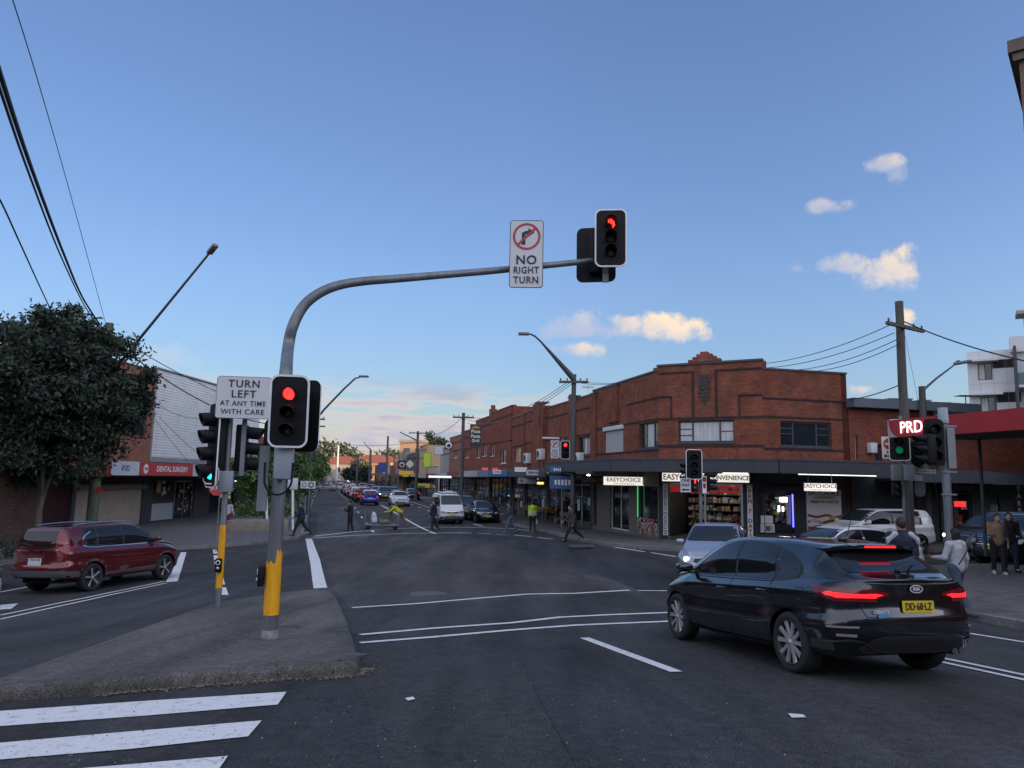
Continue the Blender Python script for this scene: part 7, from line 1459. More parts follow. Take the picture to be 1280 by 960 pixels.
mt = MB(); text_mb(mt, 'CERATO', .042, 0, T(0, -.004, 0) @ UP, bold=.001, sx=1.05); o = mt.build('badge_lettering', MATS['badge_silver'], kt); o.matrix_basis = T(b_.x - .010, .42, .705) @ Matrix.Rotation(-PI / 2, 4, 'Z')
kf, kr = G(853, 801), G(991.5, 841); kc = (kf + kr) / 2; hd = AX
kp = kc + BX * .86; kt.scale = (.965,) * 3; kp = kr + AX * 1.29 + BX * .83; kp.z = 0
set_car(K, Vector((kp.x, kp.y, 0)), -13.6)
# -- body types built the same way
def body_type(kind):
    if kind == 'suv':
        return dict(x0=-2.30, x1=2.28, axles=(-1.33, 1.33), ra=.40, zw=.352, rw=.352, lr=.45, lf=.75, nr=3.6, nf=2.8, flare=.022, tuck=.02, rim='two',
            W=[(-2.3, .86), (-1.8, .91), (1.4, .915), (2.3, .84)], wb=[(-2.3, .79), (-1.6, .83), (.9, .835), (2.3, .70)], wt=[(-2.3, .63), (-1.9, .62), (-1, .645), (.3, .64), (.9, .68), (1.3, .73), (2.3, .60)],
            zs=[(-2.3, .42), (-1.9, .36), (-1.4, .28), (1.7, .28), (2.3, .34)], zb=[(-2.3, 1.12), (-1.4, 1.10), (0, 1.06), (1.2, 1.03), (1.8, .93), (2.3, .72)],
            zt=[(-2.3, 1.16), (-2.25, 1.25), (-2.12, 1.47), (-2.02, 1.61), (-1.94, 1.65), (-1.0, 1.69), (-.1, 1.69), (.25, 1.665), (.65, 1.52), (1.1, 1.22), (1.28, 1.13), (1.7, 1.06), (2.1, .95), (2.28, .78)],
            rs=[(.3, .1), (.5, 0), (.68, 0), (.74, .06), (1.0, .08), (1.16, .06), (1.3, .0)], fs=[(.3, .08), (.5, .0), (.75, .04), (.95, .16)], glass=(1.15, .22, -1.75, -1.62), belt=1.11, top=1.60)
    if kind == 'hatch':
        return dict(x0=-1.93, x1=1.93, axles=(-1.25, 1.23), ra=.335, zw=.30, rw=.30, lr=.4, lf=.8, nr=3.4, nf=2.5, flare=.018, tuck=.02, rim='five',
            W=[(-1.95, .80), (-1.4, .84), (1.3, .845), (1.95, .77)], wb=[(-1.95, .73), (-1.2, .76), (.8, .765), (1.95, .62)], wt=[(-1.95, .58), (-1.4, .58), (-.4, .60), (.3, .60), (.9, .65), (1.2, .68), (1.95, .52)],
            zs=[(-1.95, .36), (-1.3, .24), (1.4, .22), (1.95, .30)], zb=[(-1.95, .98), (-1, .96), (.8, .92), (1.4, .84), (1.95, .62)],
            zt=[(-1.95, 1.03), (-1.86, 1.12), (-1.68, 1.36), (-1.58, 1.43), (-.8, 1.50), (0, 1.52), (.25, 1.49), (.7, 1.27), (1.12, 1.03), (1.5, .93), (1.8, .78), (1.93, .64)],
            rs=[(.25, .1), (.45, 0), (.65, 0), (.72, .05), (1.0, .05), (1.1, 0)], fs=[(.2, .08), (.4, .0), (.6, .03), (.8, .14)], glass=(1.05, .2, -1.62, -1.66), belt=.985, top=1.44)
    if kind == 'sedan':
        return dict(x0=-2.27, x1=2.27, axles=(-1.32, 1.34), ra=.345, zw=.315, rw=.315, lr=.6, lf=.85, nr=3.2, nf=2.6, flare=.018, tuck=.02, rim='five',
            W=[(-2.3, .82), (-1.8, .87), (1.5, .88), (2.3, .79)], wb=[(-2.3, .72), (-1.5, .77), (.9, .79), (2.3, .64)], wt=[(-2.3, .58), (-1.7, .62), (-1.1, .58), (-.4, .60), (.3, .60), (.9, .64), (1.3, .69), (2.3, .54)],
            zs=[(-2.3, .38), (-1.5, .24), (1.6, .22), (2.3, .30)], zb=[(-2.3, .96), (-1.2, .94), (.9, .90), (1.5, .82), (2.3, .60)],
            zt=[(-2.3, 1.0), (-2.1, 1.04), (-1.75, 1.06), (-1.45, 1.17), (-1.0, 1.36), (-.6, 1.43), (0, 1.455), (.3, 1.43), (.7, 1.27), (1.15, 1.0), (1.6, .92), (2.1, .78), (2.27, .62)],
            rs=[(.25, .12), (.45, 0), (.65, 0), (.72, .05), (.95, .05), (1.0, 0)], fs=[(.2, .08), (.4, .0), (.6, .02), (.8, .14)], glass=(1.1, .2, -1.1, -1.5), belt=.965, top=1.385)
    if kind == 'van':
        return dict(x0=-2.35, x1=2.33, axles=(-1.20, 1.37), ra=.36, zw=.33, rw=.33, lr=.25, lf=.4, nr=4.5, nf=3.4, flare=.01, tuck=.02, rim='plain',
            W=[(-2.35, .83), (2.35, .83)], wb=[(-2.35, .80), (1.6, .80), (2.35, .76)], wt=[(-2.35, .66), (.9, .665), (1.4, .68), (1.9, .72), (2.35, .66)],
            zs=[(-2.35, .42), (-1.7, .30), (1.8, .28), (2.35, .34)], zb=[(-2.35, 1.12), (1.5, 1.12), (2.0, 1.04), (2.35, .90)],
            zt=[(-2.35, 1.90), (-2.2, 1.95), (0, 1.98), (.9, 1.96), (1.15, 1.90), (1.55, 1.58), (1.95, 1.20), (2.10, 1.10), (2.25, 1.02), (2.33, .95)],
            rs=[(.3, .08), (.5, 0), (.9, .0), (1.2, .02), (1.9, .10)], fs=[(.3, .05), (.45, .0), (.8, .0), (1.0, .06)], glass=(1.9, 1.12, -2.2, -2.2), belt=1.14, top=1.84)
def glasshouse(c, P, kind, gl=None, fine=True):
    gl = gl or CGLASS; xA, xR0, xR1, xC = P['glass']; b, tp = P['belt'], P['top']
    def zt_(x, dz=.085): return pch(P['zt'], x) - dz
    top = [(x, min(zt_(x, .10), tp)) for x in np.linspace(xA - .05, xR1 + .08, 12) if zt_(x, .10) > b + .03]
    xs_pil = {'suv': (-.22, -1.12), 'hatch': (-.15, -.98), 'sedan': (-.12, -.98), 'van': (.75, -.6)}[kind]; bounds = [(xA + .1, xs_pil[0] + .035), (xs_pil[0] - .035, xs_pil[1] + .03), (xs_pil[1] - .03, xC + .12)]
    sr = [(x, min(zt_(x, .075), tp + .025)) for x in np.linspace(xA + .16, xC + .06, 16)]; sr = [q for q in sr if q[1] > b + .01]
    decal(c, sr + [(sr[-1][0], b - .012), (sr[0][0], b - .012)], 'y', 'window_surround', PLAST, both=True, off=.0018, step=.08)
    for (hi, lo) in bounds:
        pts = [(x, min(zt_(x, .10), tp)) for x in np.linspace(hi, lo, 7)]; pts = [(x, z) for x, z in pts if z > b + .035]
        if len(pts) < 2: continue
        decal(c, pts + [(pts[-1][0] + (.06 if lo == bounds[2][1] else 0), b), (pts[0][0], b)], 'y', 'side_window', gl, both=True, off=.004, step=.08)
    zf0, zf1 = (1.08, 1.42) if kind == 'sedan' else (b + .06, tp - .02)
    wtop = pch(P['wt'], xR0) - .06; wbot = pch(P['wb'], xA) - .09
    ft = pch(P['zt'], xR0) - .05; fb = pch(P['zt'], xA) + .03
    decal(c, [(-wbot, fb), (wbot, fb), (wtop, ft), (-wtop, ft)], 'x+', 'windscreen', CGLASS2, off=.004, step=.06)
    if kind == 'sedan': rb, rt, w0, w1 = 1.10, 1.375, .60, .48
    elif kind == 'van': rb, rt, w0, w1 = 1.2, 1.75, .62, .56
    else: rb, rt, w0, w1 = b + .08, tp - .04, .57, .49
    decal(c, [(-w0, rb), (w0, rb), (w1, rt), (-w1, rt)], 'x-', 'rear_window', gl, off=.004, step=.06)
def front_end(c, P, kind, lit=True, plate_='y', txt='', dark=False):
    ez = {'suv': .80, 'hatch': .66, 'sedan': .66, 'van': .78}[kind]; W = .80 if kind == 'suv' else .72; m = HEADON if lit else HEADOFF
    for s in (1, -1):
        decal(c, [(s * W, ez - .02), (s * W, ez + .10), (s * (W - .22), ez + .08), (s * (W - .32), ez + .0), (s * (W - .2), ez - .06)], 'x+', 'head_lamp', HEADOFF, off=.006, step=.04)
        h = hit(c, 'x+', s * (W - .14), ez + .02)
        if lit: MB().lathe([(.001, 0), (.055, -.01), (.06, -.03)], 14, M=T(h.x + .02, h.y, h.z) @ Matrix.Rotation(PI, 4, 'Z'), axis='X').build('lamp_bulb', HEADON, c.t)
    gw = .40; decal(c, [(-gw, ez - .05), (gw, ez - .05), (gw * .9, ez + .045), (-gw * .9, ez + .045)], 'x+', 'upper_grille', PLAST, off=.006, step=.05)
    decal(c, [(-.50, .34), (.50, .34), (.44, ez - .22), (-.44, ez - .22)], 'x+', 'lower_grille', PLAST, off=.006, step=.05)
    decal(c, [(-gw, ez + .045), (gw, ez + .045), (gw, ez + .065), (-gw, ez + .065)], 'x+', 'chrome_strip', CHROME, off=.012, step=.05)
    e = hit(c, 'x+', 0, ez + .0); MB().lathe([(.001, -.012), (.045, -.010), (.05, .0)], 16, M=T(e.x + .012, 0, e.z) @ Matrix.Rotation(PI, 4, 'Z'), axis='X').build('emblem', CHROME, c.t)
    cplate(c, False, ez - .17, txt, PLATEY if plate_ == 'y' else PLATEW)
def rear_end(c, P, kind, lit=True, plate_='w', txt=''):
    z = {'suv': 1.0, 'hatch': .86, 'sedan': .86, 'van': .8}[kind]; W = pch(P['W'], P['x0']) - .04; m = TAILON if lit else TAILOFF
    for s in (1, -1):
        h_ = .34 if kind in ('suv',) else .2; decal(c, [(s * (W - .24), z - .06), (s * W, z - .10), (s * W, z + h_ * .4), (s * (W - .12), z + h_ * .5), (s * (W - .2), z + .06)], 'x-', 'tail_lamp', TAILOFF, off=.007, step=.04)
        if lit: decal(c, [(s * (W - .18), z - .03), (s * (W - .04), z - .04), (s * (W - .04), z + .05), (s * (W - .14), z + .05)], 'x-', 'tail_lamp_light', TAILON, off=.012, step=.04)
    cplate(c, True, z - (.22 if kind == 'suv' else .14), txt, PLATEY if plate_ == 'y' else PLATEW)
    if lit and kind in ('hatch', 'suv'): MB().box(-.12, .12, -.02, .0, -.012, .012).build('brake_lamp', TAILON, c.t).matrix_basis = T(hit(c, 'x-', 0, P['top'] + .02).x - .015, 0, P['top'] + .04) @ Matrix.Rotation(-PI / 2, 4, 'Z')
    decal(c, [(-.5, .36), (.5, .36), (.5, .46), (-.5, .46)], 'x-', 'bumper_lower', PLAST, off=.006)
def seams_for(c, P, kind):
    b = P['belt']; xp = {'suv': (-.22, -1.12, 1.0), 'hatch': (-.15, -.9, .92), 'sedan': (-.12, -.95, .98), 'van': (.75, -.6, 1.6)}[kind]
    for x in xp[:2]: strip(c, [(x, b - .02), (x - .01, .6), (x, P['zs'][1][1] + .08)], .009, 'y', 'door_seam', SEAM, step=.1)
    strip(c, [(xp[2], b - .04), (xp[2] + .03, .7), (xp[2] - .05, .35)], .009, 'y', 'door_seam', SEAM, step=.1)
    for x in (xp[0] + .22, xp[1] + .22): handle(c, x, b - .13, c.body.data.materials[0])
def build_car(kind, name, label, cat, col, front=True, rear=True, lit_f=True, lit_r=True, fine=True, group=None, **k):
    P = body_type(kind); P.update(k.pop('P', {})); c = make_car(name, label, cat, P, col, fine, group); glasshouse(c, P, kind)
    if front: front_end(c, P, kind, lit_f, **{a: b for a, b in k.items() if a in ('txt', 'plate_')})
    if rear: rear_end(c, P, kind, lit_r)
    if fine: seams_for(c, P, kind)
    xm = P['glass'][0] - .2; wv = pch(P['wb'], xm); zb_m = pch(P['zb'], xm) + .08
    for s in (1, -1): MB().bbox(xm - .06, xm + .06, min(s * (wv - .02), s * (wv + .18)), max(s * (wv - .02), s * (wv + .18)), zb_m, zb_m + .13, .04).build('mirror', col if kind != 'van' else PLAST, c.t)
    return c
# ---- red SUV at the give way line
RED = paint('deep_red', (.11, .006, .010), .4, .25)
c = build_car('suv', 'suv_car', 'dark red SUV with grey lower cladding and roof rails waiting left of the island', 'car', RED, front=True, lit_f=False, lit_r=False)
P = c.P
for a in P['axles']:
    ring = [(a + (P['ra'] + .035) * math.cos(PI * k / 14), P['zw'] + (P['ra'] + .035) * math.sin(PI * k / 14)) for k in range(-1, 16)]; strip(c, ring, .07, 'y', 'arch_cladding', GREYP, off=.010, step=.07)
decal(c, [(-.92, .30), (.92, .30), (.92, .47), (-.92, .44)], 'y', 'sill_cladding', GREYP, off=.008, both=True, step=.1); decal(c, [(-2.2, .42), (-1.78, .42), (-1.78, .56), (-2.2, .58)], 'y', 'bumper_cladding', GREYP, off=.008, both=True); decal(c, [(-.82, .44), (.82, .44), (.82, .60), (-.82, .60)], 'x-', 'bumper_cladding', GREYP, off=.008)
for s in (1, -1):
    rl = [(x, s * (pch(P['wt'], x) - .05), pch(P['zt'], x) + .012 + .02 * math.sin(PI * (i / 8))) for i, x in enumerate(np.linspace(.35, -1.75, 9))]; MB().tube(rl, .018, 6).build('roof_rail', CHROME, c.t)
    decal(c, [(s * .62, 1.12), (s * .76, 1.12), (s * .66, 1.56), (s * .60, 1.56)], 'x-', 'tail_lamp', TAILOFF, off=.008, step=.06)
    decal(c, [(-2.32, 1.02), (-1.78, 1.10), (-1.80, 1.14), (-2.05, 1.20), (-2.32, 1.24)], 'y', 'tail_lamp', TAILOFF, off=.009, step=.05, sgn=s)
strip(c, [(1.25, 1.10), (.4, 1.085), (-1.2, 1.10), (-1.45, 1.115), (-1.60, 1.17), (-1.62, 1.30), (-1.5, 1.42), (-1.3, 1.50)], .028, 'y', 'chrome_surround', CHROME, off=.009, step=.08)
strip(c, [(-.62, 1.09), (.62, 1.09)], .03, 'x-', 'chrome_strip', CHROME, off=.014, both=False); h_ = hit(c, 'x-', -.1, 1.24); MB().tube([(h_.x - .02, .1, 1.2), (h_.x - .01, .45, 1.27)], .012, 6).build('rear_wiper', PLAST, c.t)
MB().tube([(-2.1, -.6, .4), (-2.28, -.6, .4)], .04, 12).build('exhaust_pipe', MATS['exhaust_steel'], c.t); cplate(c, True, .84, 'CNZ·17P', PLATEW)
pr, pf = G(112, 739), G(204, 724); d = (pf - pr); d.z = 0; d.normalize(); hz = math.degrees(math.atan2(d.x, d.y)); pc = (pr + pf) / 2 - Vector((d.y, -d.x, 0)) * .84
set_car(c, pc, hz)
# ---- silver hatch facing us beside the black one
c = build_car('hatch', 'hatchback_car', 'silver blue small hatchback facing the viewer with one headlamp glowing', 'car', paint('silver_blue', (.34, .38, .46), .5, .3), rear=False)
q = D(887, 700, 18.6); set_car(c, Vector((q.x, q.y, 0)) - az(201) * 1.95, 201)
proto = {}
proto['hatch_silver'] = c
# ---- side street: white SUV, white sedan, two dark SUVs
WHT = paint('white', (.62, .63, .65), .0, .3); hW = 256
c = build_car('suv', 'suv_car', 'white SUV parked facing left behind the tall timber pole', 'car', WHT, lit_f=False, lit_r=False)
q = G(1150, 692); f_ = az(hW); set_car(c, q + f_ * 1.33 + Vector((f_.y, -f_.x, 0)) * .85 * 1, hW)
c = build_car('sedan', 'sedan_car', 'white sedan facing left half hidden by the black hatchback roof', 'car', WHT, lit_f=False, lit_r=False); q = D(1052, 690, 20.5); set_car(c, Vector((q.x, q.y, 0)), 252)
DKB = paint('dark_blue_grey', (.02, .024, .032), .4, .3)
c = build_car('suv', 'suv_car', 'dark grey SUV with lit headlamp waiting in the side street on the right', 'car', DKB, lit_f=True, lit_r=False, rear=False); q = D(1196, 690, 26.6); set_car(c, Vector((q.x, q.y, 0)) - az(250) * 2.3, 250)
c = build_car('suv', 'suv_car', 'dark SUV with broad chrome grille behind the two women on the right', 'car', paint('dark_navy', (.012, .016, .026), .4, .3), lit_f=False, rear=False)
for i in range(4): strip(c, [(-.5, .72 + .07 * i), (.5, .72 + .07 * i)], .025, 'x+', 'grille_bar', CHROME, off=.016, both=False)
q = D(1240, 700, 24.0); set_car(c, Vector((q.x, q.y, 0)) - az(243) * 2.2, 243)
# ---- oncoming and parked near the far crossing
DKP = paint('black', (.008, .009, .012), .2, .25)
c = build_car('hatch', 'hatchback_car', 'dark hatchback parked facing the viewer beside the right kerb', 'car', DKP, rear=False, lit_f=False, P=dict(zt=[(a, b * .97) for a, b in body_type('hatch')['zt']])); set_car(c, S(51.6, 11.0), 166 + 2)
c = build_car('van', 'white_van', 'white minibus van facing the viewer behind the far crossing lines', 'van', WHT, rear=False, lit_f=False, plate_='y'); strip(c, [(-.8, .44), (.8, .44)], .18, 'x+', 'dark_bumper', GREYP, off=.01, both=False); MB().box(-1.6, .9, -.5, .5, 1.99, 2.04).bbox(.2, .9, -.25, .25, 2.04, 2.14, .03).build('roof_rack', FRAME_W, c.t); set_car(c, S(51.2, 8.35), 166)
c4 = build_car('suv', 'four_wheel_drive', 'dark four wheel drive with headlamp on, just behind the white van', 'car', paint('charcoal', (.03, .032, .036), .3, .35), rear=False, lit_f=True); set_car(c4, S(55.5, 10.35), 166)
# ---- the queue going up and coming down the street: copies of low detail cars
lo = {}
lo['hatch'] = build_car('hatch', 'hatchback_car', 'bright blue hatchback with brake lights on at the back of the queue', 'car', paint('bright_blue', (.01, .04, .28), .3, .3), front=False, fine=False, group='cars queueing up the main street')
lo['suv'] = build_car('suv', 'suv_car', 'red SUV with brake lights on directly ahead of the blue hatchback', 'car', paint('red2', (.20, .015, .01), .3, .3), front=False, fine=False, group='cars queueing up the main street')
lo['sedan'] = build_car('sedan', 'sedan_car', 'dark maroon sedan ahead of the red SUV in the queue', 'car', paint('maroon', (.06, .008, .012), .3, .3), front=False, fine=False, group='cars queueing up the main street')
lo['f_sedan'] = build_car('sedan', 'sedan_car', 'white sedan coming towards the viewer beside the blue hatchback', 'car', WHT, rear=False, fine=False, lit_f=False, group='cars coming down the main street')
lo['f_suv'] = build_car('suv', 'suv_car', 'dark SUV coming down with both headlamps lit behind the white sedan', 'car', DKB, rear=False, fine=False, lit_f=True, group='cars coming down the main street')
lo['f_hatch'] = build_car('hatch', 'hatchback_car', 'grey green hatchback coming down the street behind the lit SUV', 'car', paint('grey_green', (.10, .13, .12), .3, .35), rear=False, fine=False, lit_f=False, group='cars coming down the main street')
set_car(lo['hatch'], S(76, 4.55), -14); set_car(lo['suv'], S(83.5, 4.35), -14); set_car(lo['sedan'], S(91, 4.3), -14)
set_car(lo['f_sedan'], S(74.5, 7.35), 166); set_car(lo['f_suv'], S(91, 7.2), 166); set_car(lo['f_hatch'], S(100, 7.9), 166)
pcol = {k: paint(k, v, .3, .35) for k, v in dict(qwhite=(.6, .6, .62), qsilver=(.33, .35, .38), qdark=(.02, .022, .028), qred=(.22, .02, .015), qbeige=(.24, .22, .19), qblue=(.04, .07, .16)).items()}
def place(src, a, b, h, colr, label, grp=None):
    r = dup(lo[src].t, (0, 0, 0), 0, label, grp, repaint=pcol[colr]); set_car(r, S(a, b), h); return r
G_UP, G_DN = 'cars queueing up the main street', 'cars coming down the main street'
for (src, a, b, colr, lab) in (('hatch', 98.5, 4.2, 'qwhite', 'white hatchback fourth in the queue going up the street'), ('sedan', 106, 4.2, 'qdark', 'dark sedan fifth in the queue going up the street'), ('suv', 115, 4.1, 'qsilver', 'silver SUV sixth in the queue going up the street'), ('sedan', 124, 4.1, 'qwhite', 'white sedan seventh in the queue going up the street'), ('hatch', 134, 4.0, 'qblue', 'blue grey hatchback eighth in the queue going up the street'), ('sedan', 168, 3.9, 'qwhite', 'white sedan beyond the crossing beige car'), ('suv', 180, 3.9, 'qdark', 'dark SUV far up the hill in the queue'), ('hatch', 196, 3.9, 'qsilver', 'silver hatchback farthest up in the queue'), ('sedan', 166, 1.3, 'qwhite', 'white sedan in the kerb lane beyond the beige car'), ('hatch', 182, 1.3, 'qred', 'red hatchback in the kerb lane up the hill')):
    place(src, a, b, -14, colr, lab, G_UP)
for (src, a, b, colr, lab) in (('f_hatch', 108, 7.4, 'qwhite', 'white hatchback third in the line coming down'), ('f_sedan', 112, 10.2, 'qsilver', 'silver sedan coming down in the kerb lane'), ('f_suv', 119, 7.3, 'qdark', 'dark SUV with headlamps fifth in the line coming down'), ('f_sedan', 128, 7.4, 'qwhite', 'white sedan sixth in the line coming down'), ('f_suv', 140, 7.2, 'qsilver', 'silver SUV with headlamps coming down in the middle distance'), ('f_hatch', 152, 7.3, 'qdark', 'dark hatchback coming down in the middle distance'), ('f_suv', 172, 7.2, 'qwhite', 'white SUV with headlamps near the foot of the hill'), ('f_sedan', 190, 7.2, 'qdark', 'dark sedan coming down the hill'), ('f_suv', 208, 7.2, 'qwhite', 'farthest white SUV with headlamps on the hill')):
    place(src, a, b, 166, colr, lab, G_DN)
place('f_sedan', 150, .6, 166 + 100, 'qbeige', 'beige sedan turning across the street, seen from its side'); place('f_hatch', 155, 3.2, 166 + 95, 'qsilver', 'silver hatchback close behind the beige crossing sedan')
place('sedan', 96, 13.6 - 2.6, -14, 'qdark', 'dark sedan parked at the right kerb beyond the cream shop', 'cars parked along the kerb'); place('f_sedan', 62.5, 11.0, 166, 'qdark', 'dark sedan parked at the right kerb behind the four wheel drive', 'cars parked along the kerb')
# ---- two cars cut by the left edge of the view, queued behind the red SUV
c = build_car('sedan', 'sedan_car', 'beige sedan whose nose shows at the left edge behind the red SUV', 'car', paint('beige', (.27, .26, .23), .3, .35), rear=False, lit_f=False); q = G(12, 733); set_car(c, q - az(20) * 2.3 - az(110) * .6, 20)
c = build_car('sedan', 'sedan_car', 'white car whose front corner just shows at the left edge below the beige one', 'car', WHT, rear=False, lit_f=False); q = G(6, 757); set_car(c, q - az(20) * 2.1 - az(110) * .75, 20)
# == trees
BARK = mat('bark', (.10, .085, .07), .9, var=.4, scale=6, bump=.6, streak=True)
def leaf_mat(name, c, tr=.25):
    if name in MATS: return MATS[name]
    m = mat(name, c, .6, var=.45, scale=1.6, var2=.2); return m
def tree(name, label, base, height, trunk_h, crown, leaves, mats, seed=1, leaf=(.10, .05), trunk_r=.16, clumps=60, fork=3, group=None, spread=.9, shell=.55, cs=.5, droop=.0):
    """crown = (rx, ry, rz, cx, cy, cz) about the base; leaves are individual faces gathered in clumps at limb ends"""
    t = thing(name, label, 'tree', tuple(base), group=group); rr = random.Random(seed); nr_ = np.random.default_rng(seed); rx, ry, rz, cx, cy, cz = crown
    cl = []
    while len(cl) < clumps:
        v = nr_.normal(size=3); v /= np.linalg.norm(v); r = (shell + (1 - shell) * rr.random()) * (1 + rr.uniform(-.12, .16)); p = np.array([cx + v[0] * rx * r, cy + v[1] * ry * r, cz + v[2] * rz * r])
        if p[2] > trunk_h * .75: cl.append(p)
    w = MB(); tips = []
    top = Vector((rr.uniform(-.15, .15), rr.uniform(-.15, .15), trunk_h))
    w.tube([(0, 0, -.15), (.03, 0, trunk_h * .3), (-.02, .03, trunk_h * .7), top], [trunk_r * 1.25, trunk_r, trunk_r * .85, trunk_r * .7], 12)
    limbs = []
    for k in range(fork):
        a = 2 * PI * k / fork + rr.uniform(-.4, .4); e = Vector((cx + math.cos(a) * rx * .45, cy + math.sin(a) * ry * .45, cz + rr.uniform(-.1, .35) * rz)); m_ = top.lerp(e, .5) + Vector((0, 0, .2 * rz * rr.random()))
        w.tube([top - Vector((0, 0, .1)), m_, e], [trunk_r * .55, trunk_r * .4, trunk_r * .22], 8); limbs.append((m_, e))
    for p in cl[::2]:
        q = Vector(p); m_, e = min(limbs, key=lambda l: (l[1] - q).length); s0 = m_.lerp(e, rr.uniform(.3, 1)); w.tube([s0, s0.lerp(q, .5) + Vector((0, 0, rr.uniform(-.1, .25))), q], [trunk_r * .16, trunk_r * .10, .008], 5)
    w.build('trunk', BARK, t)
    n = leaves; ci = nr_.integers(0, len(cl), n); C = np.array(cl)[ci]; sz = nr_.uniform(.55, 1.25, len(cl))[ci]; off = nr_.normal(size=(n, 3)) * (cs * sz)[:, None] * np.array([1, 1, .72]); C = C + off * .62; C[:, 2] -= droop * np.abs(off[:, 0])
    keep = C[:, 2] > trunk_h * .8; C = C[keep]; n = len(C); ci = ci[keep]
    A = nr_.normal(size=(n, 3)); A[:, 2] -= .35; A /= np.linalg.norm(A, axis=1)[:, None]; B = np.cross(A, nr_.normal(size=(n, 3))); B /= np.linalg.norm(B, axis=1)[:, None] + 1e-9; L_ = leaf[0] * nr_.uniform(.7, 1.3, n)[:, None]; W_ = leaf[1] * nr_.uniform(.7, 1.3, n)[:, None]
    V = np.empty((n, 4, 3)); V[:, 0] = C; V[:, 1] = C + A * L_ * .5 + B * W_; V[:, 2] = C + A * L_; V[:, 3] = C + A * L_ * .5 - B * W_
    me = bpy.data.meshes.new('crown'); me.vertices.add(4 * n); me.vertices.foreach_set('co', V.ravel()); me.loops.add(4 * n); me.loops.foreach_set('vertex_index', np.arange(4 * n)); me.polygons.add(n); me.polygons.foreach_set('loop_start', np.arange(n) * 4); me.polygons.foreach_set('loop_total', np.full(n, 4))
    for m_ in mats: me.materials.append(m_)
    me.polygons.foreach_set('material_index', (ci % len(mats)).astype(np.int32)); me.update(calc_edges=True); link('crown', me, t); return t
LD = [leaf_mat('leaf_dark_a', (.020, .034, .018)), leaf_mat('leaf_dark_b', (.028, .045, .022)), leaf_mat('leaf_dark_c', (.014, .025, .015))]
LM = [leaf_mat('leaf_mid_a', (.07, .13, .03)), leaf_mat('leaf_mid_b', (.10, .17, .04)), leaf_mat('leaf_mid_c', (.045, .09, .025))]
LG = [leaf_mat('leaf_gum_a', (.12, .12, .05)), leaf_mat('leaf_gum_b', (.09, .10, .05)), leaf_mat('leaf_gum_c', (.15, .13, .06))]
Yt = 32.5; bx = D(46, 665, Yt); zb0 = g(bx.x, Yt) + KH; sc_t = Yt / FPX
ctr = D(54, 492, Yt)
tree('street_tree', 'large dense dark green tree behind the red SUV at the left edge', (bx.x, Yt, zb0), 9, 2.1, (3.95, 3.4, 3.7, ctr.x - bx.x, 0, ctr.z - zb0 + .05), 120000, LD, seed=4, leaf=(.24, .05), trunk_r=.17, clumps=250, fork=4, cs=.55, shell=.3, droop=.25)
Yk = 47; b2 = D(372, 655, Yk); z2_ = g(b2.x, Yk) + KH; c2 = D(366, 590, Yk); tree('street_tree', 'small bright green tree behind the big mast pole at the left kerb', (b2.x, Yk, z2_), 4.6, 1.5, (2.0, 1.6, 1.75, c2.x - b2.x, 0, c2.z - z2_), 9000, LM, seed=9, leaf=(.16, .06), trunk_r=.09, clumps=55, cs=.42)
b3 = D(330, 655, 45.5); c3 = D(326, 592, 45.5); z3_ = g(b3.x, 45.5) + KH; tree('street_tree', 'green tree glimpsed between the two near signal poles', (b3.x, 45.5, z3_), 4.4, 1.4, (1.7, 1.4, 1.6, c3.x - b3.x, 0, c3.z - z3_), 6500, LM, seed=10, leaf=(.16, .06), trunk_r=.09, clumps=42, cs=.42)
# hedge plants in the stone planter
def shrub(label, p, r, h, n, mats, seed, name='shrub'):
    nr_ = np.random.default_rng(seed); t = thing(name, label, 'plant', tuple(p)); V = []; C = nr_.normal(size=(n, 3)) * np.array([r * .45, r * .4, h * .25]); C[:, 2] = np.abs(C[:, 2]) * 1.6 + .05
    A = nr_.normal(size=(n, 3)); A[:, 2] = np.abs(A[:, 2]); A /= np.linalg.norm(A, axis=1)[:, None]; B = np.cross(A, nr_.normal(size=(n, 3))); B /= np.linalg.norm(B, axis=1)[:, None]
    mb = MB(); 
    for c, a, b in zip(C, A, B): mb.add([c, c + a * .09 + b * .035, c + a * .18, c + a * .09 - b * .035], [(0, 1, 2, 3)], int(nr_.integers(0, len(mats))))
    mb.build('foliage', mats, t); MB().tube([(0, 0, -.05), (0, 0, h * .6)], .03, 6).tube([(0, 0, .1), (r * .2, 0, h * .5)], .02, 5).build('stem', BARK, t); return t
for k, (u, lab) in enumerate(((300, 'low shrub in the stone planter left of the big pole'), (323, 'low shrub in the stone planter just left of the white post'), (352, 'low shrub in the stone planter under the notice board'))):
    p = G(u, 662); p.y += .8; p.z = g(p.x, p.y) + .65; shrub(lab, p, .9, .8, 700, LM, 20 + k)
p = G(14, 706); p.y += 1.2; p.z = g(p.x, p.y) + .1; shrub('low dark shrub at the foot of the left tree by the kerb', p, 1.6, .7, 1200, LD, 30)
p = G(70, 700); p.y += 1.6; p.z = g(p.x, p.y) + .1; shrub('low dark shrub behind the roof of the red SUV', p, 1.3, .7, 800, LD, 31)
